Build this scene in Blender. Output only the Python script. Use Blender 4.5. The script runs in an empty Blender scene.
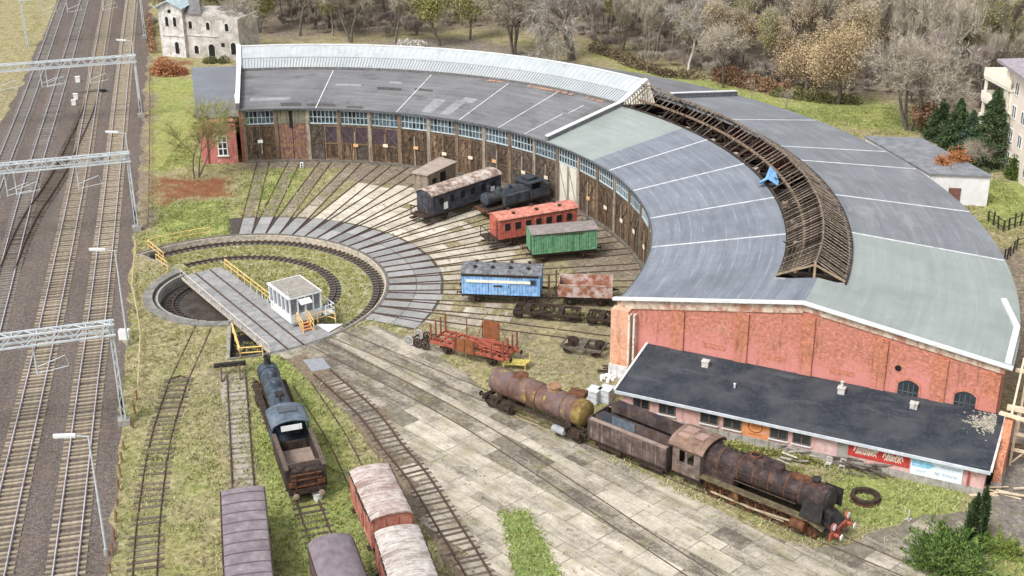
import bpy, bmesh, math, random
import numpy as np
from mathutils import Vector, Matrix, noise as mnoise
R = math.radians
PI = math.pi
rnd = random.Random(7)
nrg = np.random.default_rng(11)
C = bpy.context.scene.collection
scene = bpy.context.scene

# ------------------------------------------------------------------ camera
CF, CTH, CRO, CH, OX, OY = 1300.07447, 0.40906, -0.00848, 49.17606, -26.72620, 113.40356
c_, s_ = math.cos(CTH), math.sin(CTH)
_X = Vector((1, 0, 0)); _F = Vector((0, c_, -s_)); _U = Vector((0, s_, c_))
cr, sr = math.cos(CRO), math.sin(CRO)
CX = cr * _X + sr * _U
CU = -sr * _X + cr * _U
CAM = Vector((-OX, -OY, CH))
cam_d = bpy.data.cameras.new('camera')
cam_d.sensor_width = 36; cam_d.lens = CF / 1024 * 36; cam_d.clip_start = 1; cam_d.clip_end = 6000
cam = bpy.data.objects.new('camera', cam_d); C.objects.link(cam)
cam.matrix_world = Matrix(((CX.x, CU.x, -_F.x, CAM.x), (CX.y, CU.y, -_F.y, CAM.y), (CX.z, CU.z, -_F.z, CAM.z), (0, 0, 0, 1)))
scene.camera = cam

def G(px, py, z=0.0):
    """survey helper: the spot at height z that the photo shows at pixel (px, py); origin = turntable pivot"""
    d = (px - 512) * CX + (288 - py) * CU + CF * _F
    t = (z - CH) / d.z
    return Vector((CAM.x + d.x * t, CAM.y + d.y * t, z))
def P(r, a, z=0.0):
    return Vector((r * math.cos(R(a)), r * math.sin(R(a)), z))
def polar(v):
    return math.hypot(v.x, v.y), math.degrees(math.atan2(v.y, v.x))

# ------------------------------------------------------------------ mesh builder
class MB:
    def __init__(s): s.v = []; s.f = []; s.t = []
    def face(s, pts, tint=0.5):
        i = len(s.v); s.v += [tuple(p) for p in pts]; s.f.append(tuple(range(i, i + len(pts)))); s.t.append(tint); return s
    def add(s, vs, fs, tint=0.5):
        i = len(s.v); s.v += [tuple(p) for p in vs]; s.f += [tuple(a + i for a in f) for f in fs]; s.t += [tint] * len(fs); return s
    def box(s, c, d, rz=0.0, M=None, tint=0.5):
        x, y, z = d[0] / 2, d[1] / 2, d[2] / 2
        vs = [Vector(p) for p in ((-x, -y, -z), (x, -y, -z), (x, y, -z), (-x, y, -z), (-x, -y, z), (x, -y, z), (x, y, z), (-x, y, z))]
        Q = M if M is not None else Matrix.Rotation(rz, 3, 'Z')
        c = Vector(c)
        return s.add([Q @ v + c for v in vs], [(0, 3, 2, 1), (4, 5, 6, 7), (0, 1, 5, 4), (1, 2, 6, 5), (2, 3, 7, 6), (3, 0, 4, 7)], tint)
    def bar(s, a, b, w, h=None, tint=0.5):
        h = h or w; a = Vector(a); b = Vector(b); d = b - a
        L = d.length
        if L < 1e-6: return s
        x = d / L; up = Vector((0, 0, 1))
        if abs(x.z) > .98: up = Vector((1, 0, 0))
        y = up.cross(x).normalized(); z = x.cross(y)
        M = Matrix((x, y, z)).transposed()
        return s.box((a + b) / 2, (L, w, h), M=M, tint=tint)
    def tube(s, a, b, r, r2=None, n=10, caps=True, tint=0.5):
        r2 = r if r2 is None else r2
        a = Vector(a); b = Vector(b); x = (b - a).normalized()
        up = Vector((0, 0, 1)) if abs(x.z) < .9 else Vector((1, 0, 0))
        y = up.cross(x).normalized(); z = x.cross(y)
        vs = []
        for k in range(n):
            q = 2 * PI * k / n; e = math.cos(q) * y + math.sin(q) * z
            vs += [a + e * r, b + e * r2]
        fs = [(2 * k, 2 * ((k + 1) % n), 2 * ((k + 1) % n) + 1, 2 * k + 1) for k in range(n)]
        if caps: fs += [tuple(2 * k for k in range(n))[::-1], tuple(2 * k + 1 for k in range(n))]
        return s.add(vs, fs, tint)
    def path(s, pts, r, n=6):
        for a, b in zip(pts[:-1], pts[1:]): s.tube(a, b, r, n=n)
        return s
    def lathe(s, a, axis, prof, n=16, tint=0.5):
        """prof: list of (t along axis, radius)"""
        a = Vector(a); x = Vector(axis).normalized()
        up = Vector((0, 0, 1)) if abs(x.z) < .9 else Vector((1, 0, 0))
        y = up.cross(x).normalized(); z = x.cross(y)
        vs = []
        for t, r in prof:
            for k in range(n):
                q = 2 * PI * k / n
                vs.append(a + x * t + (math.cos(q) * y + math.sin(q) * z) * r)
        fs = []
        for j in range(len(prof) - 1):
            for k in range(n):
                fs.append((j * n + k, j * n + (k + 1) % n, (j + 1) * n + (k + 1) % n, (j + 1) * n + k))
        fs += [tuple(range(n))[::-1], tuple((len(prof) - 1) * n + k for k in range(n))]
        return s.add(vs, fs, tint)
    def prism(s, base, vec, tint=0.5):
        n = len(base); base = [Vector(b) for b in base]; vec = Vector(vec)
        vs = base + [b + vec for b in base]
        fs = [tuple(range(n))[::-1], tuple(range(n, 2 * n))] + [(k, (k + 1) % n, (k + 1) % n + n, k + n) for k in range(n)]
        return s.add(vs, fs, tint)
    def ring(s, c, r0, r1, z0, z1, n=40, a0=0, a1=360):
        c = Vector(c); vs = []; full = abs(a1 - a0 - 360) < 1e-6
        m = n if full else n + 1
        for k in range(m):
            q = R(a0 + (a1 - a0) * k / n); e = Vector((math.cos(q), math.sin(q), 0))
            vs += [c + e * r0 + Vector((0, 0, z0)), c + e * r1 + Vector((0, 0, z0)), c + e * r1 + Vector((0, 0, z1)), c + e * r0 + Vector((0, 0, z1))]
        fs = []
        for k in range(n):
            i = 4 * k; j = 4 * ((k + 1) % m)
            fs += [(i + 3, i + 2, j + 2, j + 3), (i + 1, j + 1, j + 2, i + 2), (i, i + 3, j + 3, j), (i, j, j + 1, i + 1)]
        if not full: fs += [(0, 1, 2, 3), (4 * n, 4 * n + 3, 4 * n + 2, 4 * n + 1)]
        return s.add(vs, fs)
    def loft(s, rings, closed=True, caps=True):
        n = len(rings[0]); vs = [p for r in rings for p in r]; fs = []
        for j in range(len(rings) - 1):
            for k in range(n if closed else n - 1):
                fs.append((j * n + k, j * n + (k + 1) % n, (j + 1) * n + (k + 1) % n, (j + 1) * n + k))
        if caps and closed: fs += [tuple(range(n))[::-1], tuple((len(rings) - 1) * n + k for k in range(n))]
        return s.add(vs, fs)
    def build(s, name, mat, parent=None, smooth=False, loc=None):
        me = bpy.data.meshes.new(name)
        me.from_pydata(s.v, [], s.f)
        me.materials.append(mat)
        at = me.attributes.new('tint', 'FLOAT', 'FACE')
        at.data.foreach_set('value', s.t)
        if smooth:
            me.polygons.foreach_set('use_smooth', [True] * len(me.polygons))
            me.set_sharp_from_angle(angle=R(38))
        me.update()
        o = bpy.data.objects.new(name, me); C.objects.link(o)
        if parent is not None: o.parent = parent
        if loc is not None: o.location = loc
        return o

def raw_mesh(name, V, Fq, mat, parent=None):
    """V (n,3) array, Fq (m,k) array of faces"""
    me = bpy.data.meshes.new(name)
    V = np.asarray(V, np.float32); Fq = np.asarray(Fq, np.int32)
    k = Fq.shape[1]
    me.vertices.add(len(V)); me.vertices.foreach_set('co', V.ravel())
    me.loops.add(Fq.size); me.loops.foreach_set('vertex_index', Fq.ravel())
    me.polygons.add(len(Fq)); me.polygons.foreach_set('loop_start', np.arange(0, Fq.size, k, dtype=np.int32))
    me.polygons.foreach_set('loop_total', np.full(len(Fq), k, np.int32))
    me.update(calc_edges=True); me.validate()
    me.materials.append(mat)
    o = bpy.data.objects.new(name, me); C.objects.link(o)
    if parent is not None: o.parent = parent
    return o

def tag(o, label=None, cat=None, group=None, kind=None):
    if label: o['label'] = label
    if cat: o['category'] = cat
    if group: o['group'] = group
    if kind: o['kind'] = kind
    return o
def thing(name, label, cat, loc=(0, 0, 0), rz=0.0, group=None):
    o = bpy.data.objects.new(name, None); C.objects.link(o)
    o.empty_display_size = .5
    o.location = loc; o.rotation_euler = (0, 0, rz)
    return tag(o, label, cat, group)
def copy_tree(o, parent=None):
    c = o.copy(); C.objects.link(c)
    if parent is not None: c.parent = parent
    for ch in list(o.children): copy_tree(ch, c)
    return c

# ------------------------------------------------------------------ materials
def nt(name):
    m = bpy.data.materials.new(name); m.use_nodes = True
    t = m.node_tree; b = t.nodes['Principled BSDF']
    b.inputs['Specular IOR Level'].default_value = .25
    return m, t, b
def N(t, typ, **kw):
    n = t.nodes.new(typ)
    for k, v in kw.items():
        if k.startswith('i_'):
            key = k[2:]
            n.inputs[int(key) if key.isdigit() else key.replace('_', ' ')].default_value = v
        else: setattr(n, k, v)
    return n
def ramp(t, fac, stops):
    r = t.nodes.new('ShaderNodeValToRGB'); e = r.color_ramp.elements
    while len(e) < len(stops): e.new(.5)
    for el, (p, c) in zip(e, stops):
        el.position = p; el.color = (c[0], c[1], c[2], 1) if not isinstance(c, (int, float)) else (c, c, c, 1)
    t.links.new(fac, r.inputs[0]); return r.outputs[0]
def mixc(t, f, a, b, blend='MIX'):
    n = t.nodes.new('ShaderNodeMix'); n.data_type = 'RGBA'; n.blend_type = blend
    for k, v in ((0, f), (6, a), (7, b)):
        if hasattr(v, 'is_linked') or hasattr(v, 'links'): t.links.new(v, n.inputs[k])
        elif isinstance(v, (int, float)): n.inputs[k].default_value = v
        else: n.inputs[k].default_value = (v[0], v[1], v[2], 1)
    return n.outputs[2]
def math_(t, op, a, b=None, c=None):
    n = t.nodes.new('ShaderNodeMath'); n.operation = op
    for k, v in ((0, a), (1, b), (2, c)):
        if v is None: continue
        if hasattr(v, 'links'): t.links.new(v, n.inputs[k])
        else: n.inputs[k].default_value = v
    return n.outputs[0]
def noise_(t, vec, scale, detail=5, rough=.6, mscale=None, dist=0):
    if mscale is not None:
        mp = N(t, 'ShaderNodeMapping'); mp.inputs['Scale'].default_value = mscale
        t.links.new(vec, mp.inputs[0]); vec = mp.outputs[0]
    n = t.nodes.new('ShaderNodeTexNoise'); n.inputs['Scale'].default_value = scale
    n.inputs['Detail'].default_value = detail; n.inputs['Roughness'].default_value = rough
    n.inputs['Distortion'].default_value = dist
    t.links.new(vec, n.inputs['Vector']); return n.outputs['Fac']
def bump_(t, b, h, strength=.4, dist=.05):
    n = t.nodes.new('ShaderNodeBump'); n.inputs['Strength'].default_value = strength; n.inputs['Distance'].default_value = dist
    t.links.new(h, n.inputs['Height']); t.links.new(n.outputs[0], b.inputs['Normal'])

MATS = {}
def mat(name, stops, scale=1.5, detail=6, rough=.85, stain=None, stain_scale=(3, 3, .35), stain_lo=.52, metallic=0.0, spec=.25,
        bump=0.0, island=0.0, objrand=0.0, big=None, tint=None, planks=None):
    """weathered procedural paint / metal / masonry: noise ramp + vertical stains + per-island variation"""
    if name in MATS: return MATS[name]
    m, t, b = nt(name)
    tc = N(t, 'ShaderNodeTexCoord'); v = tc.outputs['Object']
    f = noise_(t, v, scale, detail, .65)
    col = ramp(t, f, stops)
    if big:
        g = noise_(t, v, big[1], 4, .6)
        col = mixc(t, ramp(t, g, [(.42, 0), (.62, 1)]), col, big[0])
    if tint is not None:
        a = N(t, 'ShaderNodeAttribute', attribute_name='tint')
        col = mixc(t, a.outputs['Fac'], col, mixc(t, f, tint[0], tint[1]))
    if planks:
        w = N(t, 'ShaderNodeTexWave', wave_type='BANDS', bands_direction=planks[0]); w.inputs['Scale'].default_value = planks[1]; w.inputs['Distortion'].default_value = .15
        t.links.new(v, w.inputs[0])
        col = mixc(t, ramp(t, w.outputs['Fac'], [(.0, planks[2]), (.22, 0)]), col, (.02, .02, .02))
    if stain:
        g = noise_(t, v, 1.0, 6, .7, mscale=stain_scale)
        g2 = noise_(t, v, scale * 6, 3, .6)
        k = math_(t, 'ADD', g, math_(t, 'MULTIPLY', math_(t, 'SUBTRACT', g2, .5), .25))
        col = mixc(t, ramp(t, k, [(stain_lo, 0), (stain_lo + .12, .9)]), col, stain)
    if island or objrand:
        r = 0
        if island:
            gi = N(t, 'ShaderNodeNewGeometry'); rr = gi.outputs['Random Per Island']; amt = island
        else:
            gi = N(t, 'ShaderNodeObjectInfo'); rr = gi.outputs['Random']; amt = objrand
        mv = math_(t, 'ADD', math_(t, 'MULTIPLY', rr, 2 * amt), 1 - amt)
        hs = N(t, 'ShaderNodeHueSaturation'); t.links.new(mv, hs.inputs['Value']); t.links.new(col, hs.inputs['Color'])
        col = hs.outputs[0]
    t.links.new(col, b.inputs['Base Color'])
    b.inputs['Roughness'].default_value = rough; b.inputs['Metallic'].default_value = metallic
    b.inputs['Specular IOR Level'].default_value = spec
    if bump: bump_(t, b, noise_(t, v, scale * 4, 5, .7), bump, .03)
    MATS[name] = m
    return m
def g3(v, k=1.0): return (v * k, v * k, v * k)

RUST1, RUST2, RUST3 = (.055, .026, .016), (.15, .062, .03), (.26, .11, .05)
m_rail = mat('rusty rail steel', [(.3, (.05, .03, .025)), (.7, (.12, .075, .06))], 3, rough=.6)
m_railp = mat('polished running rail', [(.3, (.30, .27, .29)), (.7, (.56, .52, .55))], 2, rough=.4, metallic=.1)
m_sleeper_c = mat('concrete sleeper', [(.3, (.18, .145, .105)), (.7, (.36, .305, .225))], 2.5, objrand=.25)
m_sleeper_w = mat('weathered timber sleeper', [(.3, (.05, .04, .032)), (.7, (.14, .11, .085))], 3, objrand=.35)
m_conc = mat('weathered concrete', [(.25, (.19, .18, .165)), (.75, (.40, .385, .35))], 1.2, stain=(.12, .105, .09), stain_scale=(1.2, 1.2, .5), bump=.25)
m_stone = mat('stone pit wall', [(.3, (.22, .19, .15)), (.5, (.42, .37, .30)), (.75, (.60, .50, .39))], 2.2, detail=3, bump=.3)
m_dirtdark = mat('oily dark dirt', [(.3, (.030, .025, .021)), (.7, (.085, .07, .058))], 1.1, bump=.3)
m_yellow = mat('yellow railing paint', [(.3, (.55, .36, .12)), (.7, (.78, .56, .24))], 3, stain=(.32, .16, .06), stain_lo=.6)
m_white = mat('dirty white paint', [(.3, (.62, .62, .60)), (.7, (.82, .82, .81))], 2, stain=(.34, .28, .22), stain_lo=.62)
m_galv = mat('galvanised steel', [(.3, (.42, .46, .48)), (.7, (.62, .66, .68))], 2, rough=.5, metallic=.15)
m_black = mat('sooty black steel', [(.3, (.012, .012, .013)), (.7, (.045, .043, .042))], 2.5, rough=.6, stain=(.09, .05, .035), stain_lo=.6)
m_rust = mat('dark rust', [(.28, RUST1), (.55, RUST2), (.8, (.2, .1, .06))], 2.2, stain=(.04, .025, .02), bump=.15)
m_under = mat('grimy underframe', [(.3, (.018, .014, .012)), (.7, (.075, .05, .036))], 3)
m_brown_loco = mat('purple brown rust', [(.25, (.013, .010, .011)), (.48, (.035, .024, .023)), (.72, (.10, .068, .06))], 1.8, detail=8, rough=.72, stain=(.15, .085, .065), stain_scale=(1.5, 1.5, .5), stain_lo=.56, bump=.12)
m_redpaint = mat('red oxide paint', [(.3, (.24, .055, .035)), (.7, (.42, .125, .08))], 2.6, stain=(.10, .045, .03), stain_lo=.54)
m_glass = mat('dark window glass', [(.3, (.012, .016, .02)), (.7, (.05, .06, .07))], .8, rough=.15, spec=.6)
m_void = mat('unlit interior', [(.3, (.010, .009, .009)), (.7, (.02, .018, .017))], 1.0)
# ------------------------------------------------------------------ ground sheet (polar about the turntable, hole for the pit)
def in_poly(X, Y, poly):
    """signed distance-ish: positive inside, metres"""
    n = len(poly); inside = np.zeros(X.shape, bool); dist = np.full(X.shape, 1e9)
    for i in range(n):
        x0, y0 = poly[i][0], poly[i][1]; x1, y1 = poly[(i + 1) % n][0], poly[(i + 1) % n][1]
        cond = (y0 > Y) != (y1 > Y)
        with np.errstate(divide='ignore', invalid='ignore'):
            xi = (x1 - x0) * (Y - y0) / (y1 - y0 if y1 != y0 else 1e-9) + x0
        inside ^= cond & (X < xi)
        dx, dy = x1 - x0, y1 - y0; L2 = dx * dx + dy * dy + 1e-9
        t = np.clip(((X - x0) * dx + (Y - y0) * dy) / L2, 0, 1)
        dist = np.minimum(dist, np.hypot(X - x0 - t * dx, Y - y0 - t * dy))
    return np.where(inside, dist, -dist)
def pxpoly(*q): return [tuple(G(x, y)[:2]) for x, y in q]
def soft(X, Y, poly, w): return np.clip(in_poly(X, Y, poly) / w + .5, 0, 1)

PIT_A0, PIT_A1 = -80.0, 140.0
PIT_R, KERB_R = 14.9, 7.9
rs1 = list(np.arange(PIT_R, 75, .35)) + list(np.arange(75, 130, .7)) + list(130 * 1.12 ** np.arange(0, 30))
rs0 = [KERB_R + (PIT_R - KERB_R) * k / 20 for k in range(20)]
def polar_sheet(rs, a0, a1, step):
    na = int(round((a1 - a0) / step)) + 1
    A = np.radians(np.linspace(a0, a1, na)); Rr = np.array(rs)
    X = np.outer(Rr, np.cos(A)); Y = np.outer(Rr, np.sin(A))
    idx = np.arange(X.size).reshape(X.shape)
    F_ = np.stack([idx[:-1, :-1], idx[1:, :-1], idx[1:, 1:], idx[:-1, 1:]], -1).reshape(-1, 4)
    return np.stack([X.ravel(), Y.ravel(), np.zeros(X.size)], 1), F_
V1, F1 = polar_sheet(rs1, PIT_A0, PIT_A1, .5)
V2, F2 = polar_sheet(rs0 + rs1, PIT_A1, PIT_A0 + 360, .5)
GV = np.concatenate([V1, V2]); GF = np.concatenate([F1, F2 + len(V1)])
X, Y = GV[:, 0], GV[:, 1]
rr = np.hypot(X, Y); aa = np.degrees(np.arctan2(Y, X))
lush = np.zeros(len(X)); dirt = np.zeros(len(X)); leaf = np.zeros(len(X)); grey = np.zeros(len(X))
WX = np.array([mnoise.fractal(Vector((x * .16, y * .16, 1.3)), .9, 2.0, 5) for x, y in zip(X, Y)])
WY = np.array([mnoise.fractal(Vector((x * .16, y * .16, 7.7)), .9, 2.0, 5) for x, y in zip(X, Y)])
X0, Y0 = X, Y
X = X + WX * 1.6; Y = Y + WY * 1.6
def zone(arr, poly, w, val):
    w = w * 1.6
    np.maximum(arr, soft(X, Y, poly, w) * val, out=arr)
zone(lush, pxpoly((150, 72), (200, 78), (200, 165), (150, 172)), 2, .8)
zone(lush, pxpoly((150, 205), (225, 200), (240, 236), (165, 245), (148, 240)), 2, .95)
zone(lush, pxpoly((240, 168), (312, 168), (285, 215), (238, 215)), 3, .75)
zone(lush, pxpoly((250, 345), (300, 350), (352, 440), (385, 576), (350, 620), (262, 600), (250, 470), (245, 400)), 2, .85)
zone(lush, pxpoly((120, 420), (220, 420), (225, 620), (100, 620)), 5, .45)
zone(lush, pxpoly((836, 474), (975, 492), (965, 515), (880, 530), (836, 512)), 1.5, 1)
zone(lush, pxpoly((590, 45), (680, 72), (760, 92), (905, 103), (912, 136), (820, 122), (740, 100), (640, 82)), 3, .85)
zone(lush, pxpoly((975, 182), (1060, 178), (1060, 228), (985, 226)), 2, .95)
zone(lush, pxpoly((560, 225), (640, 250), (640, 275), (600, 270)), 3, .25)
zone(lush, pxpoly((985, 560), (1060, 560), (1060, 640), (960, 640)), 2, .7)
zone(dirt, pxpoly((330, 40), (480, 36), (570, 58), (668, 85), (600, 85), (480, 66)), 4, .75)
zone(grey, pxpoly((400, 40), (480, 40), (570, 62), (660, 84), (600, 80), (480, 66)), 5, .5)
zone(dirt, pxpoly((150, -40), (1300, -40), (1300, 120), (930, 122), (900, 98), (760, 88), (690, 66), (600, 40), (470, 30), (300, 40), (245, 40)), 6, .85)
zone(dirt, pxpoly((136, 50), (149, 50), (150, 232), (128, 240)), 1.2, .8)
zone(dirt, pxpoly((112, 420), (124, 420), (118, 600), (98, 600)), .8, .35)
ysec = ((rr > 19.5) & (rr < 41)).astype(float)
def sec(a0, a1, w): return np.clip((aa - a0) / w + .5, 0, 1) * np.clip((a1 - aa) / w + .5, 0, 1)
np.maximum(dirt, ysec * sec(-34, 77, 6) * .42, out=dirt)
np.maximum(dirt, np.clip((rr - 31) / 3, 0, 1) * (rr < 41) * sec(0, 80, 8) * .85, out=dirt)
np.maximum(dirt, ((rr > 37.0) & (rr < 41)) * sec(70, 99, 5) * .85, out=dirt)
for a_ in (95.4, 89.9, 84.3, 78.8):     # oily track beds through the grass in front of the left bays
    np.maximum(dirt, ((rr > 20) & (rr < 40)) * np.clip(1.25 - np.abs(aa - a_) * R(1) * rr / .9, 0, 1) * .8, out=dirt)
zone(dirt, pxpoly((966, 470), (1030, 400), (1200, 400), (1200, 600), (1024, 560), (990, 520)), 2, .95)
zone(grey, pxpoly((966, 470), (1030, 400), (1200, 400), (1200, 600), (1024, 560), (990, 520)), 2, .75)
zone(dirt, pxpoly((990, 250), (1100, 240), (1100, 400), (1010, 400)), 2, .85)
zone(dirt, pxpoly((0, 70), (26, 60), (30, 100), (0, 130)), 3, .4)
zone(dirt, pxpoly((207, 372), (250, 372), (262, 500), (228, 500)), 1, .45)
zone(dirt, pxpoly((150, 385), (190, 385), (165, 600), (125, 600)), 1.5, .3)
zone(leaf, pxpoly((152, 177), (230, 175), (229, 196), (153, 205)), 2.2, .72)
zone(leaf, pxpoly((148, 55), (190, 60), (190, 76), (150, 76)), 1.5, .6)
gme_o = raw_mesh('ground', GV, GF, bpy.data.materials.new('tmp'))
gme = gme_o.data
ca = gme.color_attributes.new('zone', 'FLOAT_COLOR', 'POINT')
ca.data.foreach_set('color', np.stack([lush, dirt, leaf, grey], 1).astype(np.float32).ravel())

def ground_material():
    m, t, b = nt('grass and dirt')
    tc = N(t, 'ShaderNodeTexCoord'); v = tc.outputs['Object']
    at = N(t, 'ShaderNodeAttribute', attribute_name='zone')
    sp = N(t, 'ShaderNodeSeparateColor'); t.links.new(at.outputs['Color'], sp.inputs[0])
    nf = noise_(t, v, 2.2, 8, .75); nm = noise_(t, v, .35, 5, .65); nb = noise_(t, v, .09, 4, .6); nvf = noise_(t, v, 9, 4, .7)
    def thr(x, n, k=1.1, w=.12):
        s = math_(t, 'ADD', x, math_(t, 'MULTIPLY', math_(t, 'SUBTRACT', n, .5), k))
        return ramp(t, s, [(.5 - w, 0), (.5 + w, 1)])
    mixn = math_(t, 'ADD', math_(t, 'MULTIPLY', nf, .5), math_(t, 'MULTIPLY', nm, .5))
    dry = ramp(t, nf, [(.25, (.10, .075, .038)), (.42, (.22, .185, .095)), (.56, (.36, .32, .185)), (.75, (.56, .52, .36))])
    dry = mixc(t, thr(.36, nm, 1.6), dry, ramp(t, nf, [(.3, (.11, .12, .035)), (.7, (.31, .31, .12))]))
    gr = ramp(t, nf, [(.24, (.08, .10, .03)), (.42, (.20, .235, .075)), (.58, (.335, .36, .135)), (.78, (.50, .51, .25))])
    gr = mixc(t, ramp(t, nb, [(.4, 0), (.65, .65)]), gr, ramp(t, nf, [(.3, (.14, .15, .035)), (.75, (.44, .42, .14))]))
    col = mixc(t, thr(sp.outputs[0], mixn, 3.2, .3), dry, gr)
    ds = ramp(t, nf, [(.26, (.06, .045, .032)), (.43, (.165, .13, .095)), (.58, (.28, .24, .185)), (.78, (.46, .415, .34))])
    dg = ramp(t, nf, [(.26, (.07, .065, .06)), (.5, (.20, .185, .17)), (.8, (.40, .38, .35))])
    ds = mixc(t, at.outputs['Alpha'], ds, dg)
    col = mixc(t, thr(sp.outputs[1], mixn, 3.0, .25), col, ds)
    lf = ramp(t, nvf, [(.25, (.07, .028, .016)), (.5, (.21, .085, .045)), (.75, (.36, .19, .10))])
    col = mixc(t, thr(sp.outputs[2], mixn, 2.6, .2), col, lf)
    sp2 = ramp(t, math_(t, 'ADD', math_(t, 'MULTIPLY', nvf, .5), math_(t, 'MULTIPLY', noise_(t, v, .8, 6, .7), .5)), [(.34, .52), (.5, 1), (.66, 1.38)])
    col = mixc(t, 1.0, col, sp2, 'MULTIPLY')
    t.links.new(col, b.inputs['Base Color']); b.inputs['Roughness'].default_value = 1; b.inputs['Specular IOR Level'].default_value = .05
    bump_(t, b, math_(t, 'ADD', nf, nvf), .7, .12)
    return m
gme.materials.clear(); gme.materials.append(ground_material())
tag(gme_o, kind='structure')

def sheet(name, pts, z, m, sub=None):
    mb = MB(); mb.face([(p[0], p[1], z) for p in pts]); o = mb.build(name, m); tag(o, kind='structure'); return o
def ragged(pts, amp, step=1.0, seed=0, freq=.5):
    out = []
    n = len(pts)
    for i in range(n):
        a = Vector((pts[i][0], pts[i][1], 0)); b = Vector((pts[(i + 1) % n][0], pts[(i + 1) % n][1], 0))
        L = (b - a).length; k = max(1, int(L / step)); d = (b - a).normalized(); nn = Vector((-d.y, d.x, 0))
        for j in range(k):
            p = a + (b - a) * j / k
            q = mnoise.fractal(Vector((p.x * freq, p.y * freq, seed)), .8, 2.0, 4)
            out.append(p + nn * q * amp)
    return out

# ------------------------------------------------------------------ main line: ballast and tracks
def ballast_material():
    m, t, b = nt('track ballast')
    v = N(t, 'ShaderNodeTexCoord').outputs['Object']
    nf = noise_(t, v, 7, 4, .8); nm = noise_(t, v, .5, 5, .65)
    # long streaks along the tracks: rotate so that the run of the line is the local y
    mp = N(t, 'ShaderNodeMapping'); mp.inputs['Rotation'].default_value = (0, 0, R(-14.5)); t.links.new(v, mp.inputs[0])
    ns = noise_(t, mp.outputs[0], 1, 4, .6, mscale=(.55, .05, 1))
    col = ramp(t, nf, [(.25, (.045, .035, .032)), (.48, (.125, .102, .092)), (.75, (.30, .26, .23))])
    col = mixc(t, ramp(t, ns, [(.4, 0), (.62, .7)]), col, ramp(t, nf, [(.25, (.035, .028, .025)), (.75, (.18, .15, .13))]))
    n2 = noise_(t, v, 2.6, 6, .8); n3 = noise_(t, v, 16, 2, .6)
    col = mixc(t, 1.0, col, ramp(t, math_(t, 'ADD', math_(t, 'MULTIPLY', n2, .6), math_(t, 'MULTIPLY', n3, .4)), [(.36, .45), (.5, 1.0), (.62, 1.6)]), 'MULTIPLY')
    col = mixc(t, ramp(t, nm, [(.5, 0), (.7, .55)]), col, ramp(t, nf, [(.3, (.12, .085, .06)), (.7, (.26, .205, .16))]))
    t.links.new(col, b.inputs['Base Color']); b.inputs['Roughness'].default_value = 1; b.inputs['Specular IOR Level'].default_value = .05
    bump_(t, b, nf, .8, .08); return m
m_ballast = ballast_material()
bp = [G(x, y) for x, y in ((72, -60), (60, 10), (38, 45), (24, 80), (-60, 240), (-160, 640), (103, 640), (113, 560), (119, 440), (126, 340), (135, 240), (144, 100), (150, 20), (150, -60))]
sheet('railway_ballast', ragged([(p.x, p.y) for p in bp], .7, 1.5, 3, .35), .004, m_ballast)

def polyline(pts, step):
    pts = [Vector((p[0], p[1], 0)) for p in pts]
    # Catmull-Rom through the surveyed points, resampled
    out = []
    for i in range(len(pts) - 1):
        p0 = pts[max(i - 1, 0)]; p1 = pts[i]; p2 = pts[i + 1]; p3 = pts[min(i + 2, len(pts) - 1)]
        if i == 0: p0 = p1 * 2 - p2
        if i == len(pts) - 2: p3 = p2 * 2 - p1
        k = max(2, int((p2 - p1).length / step))
        for j in range(k):
            u = j / k
            out.append(.5 * ((2 * p1) + (p2 - p0) * u + (2 * p0 - 5 * p1 + 4 * p2 - p3) * u * u + (3 * p1 - p0 - 3 * p2 + p3) * u ** 3))
    out.append(pts[-1]); return out
def rail_strip(line, off, z0, z1, w):
    mb = MB(); rings = []
    for i, p in enumerate(line):
        d = (line[min(i + 1, len(line) - 1)] - line[max(i - 1, 0)]).normalized(); n = Vector((-d.y, d.x, 0))
        c = p + n * off
        rings.append([c + n * (-w) + Vector((0, 0, z0)), c + n * w + Vector((0, 0, z0)), c + n * w * .6 + Vector((0, 0, z1)), c - n * w * .6 + Vector((0, 0, z1))])
    mb.loft(rings); return mb
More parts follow.
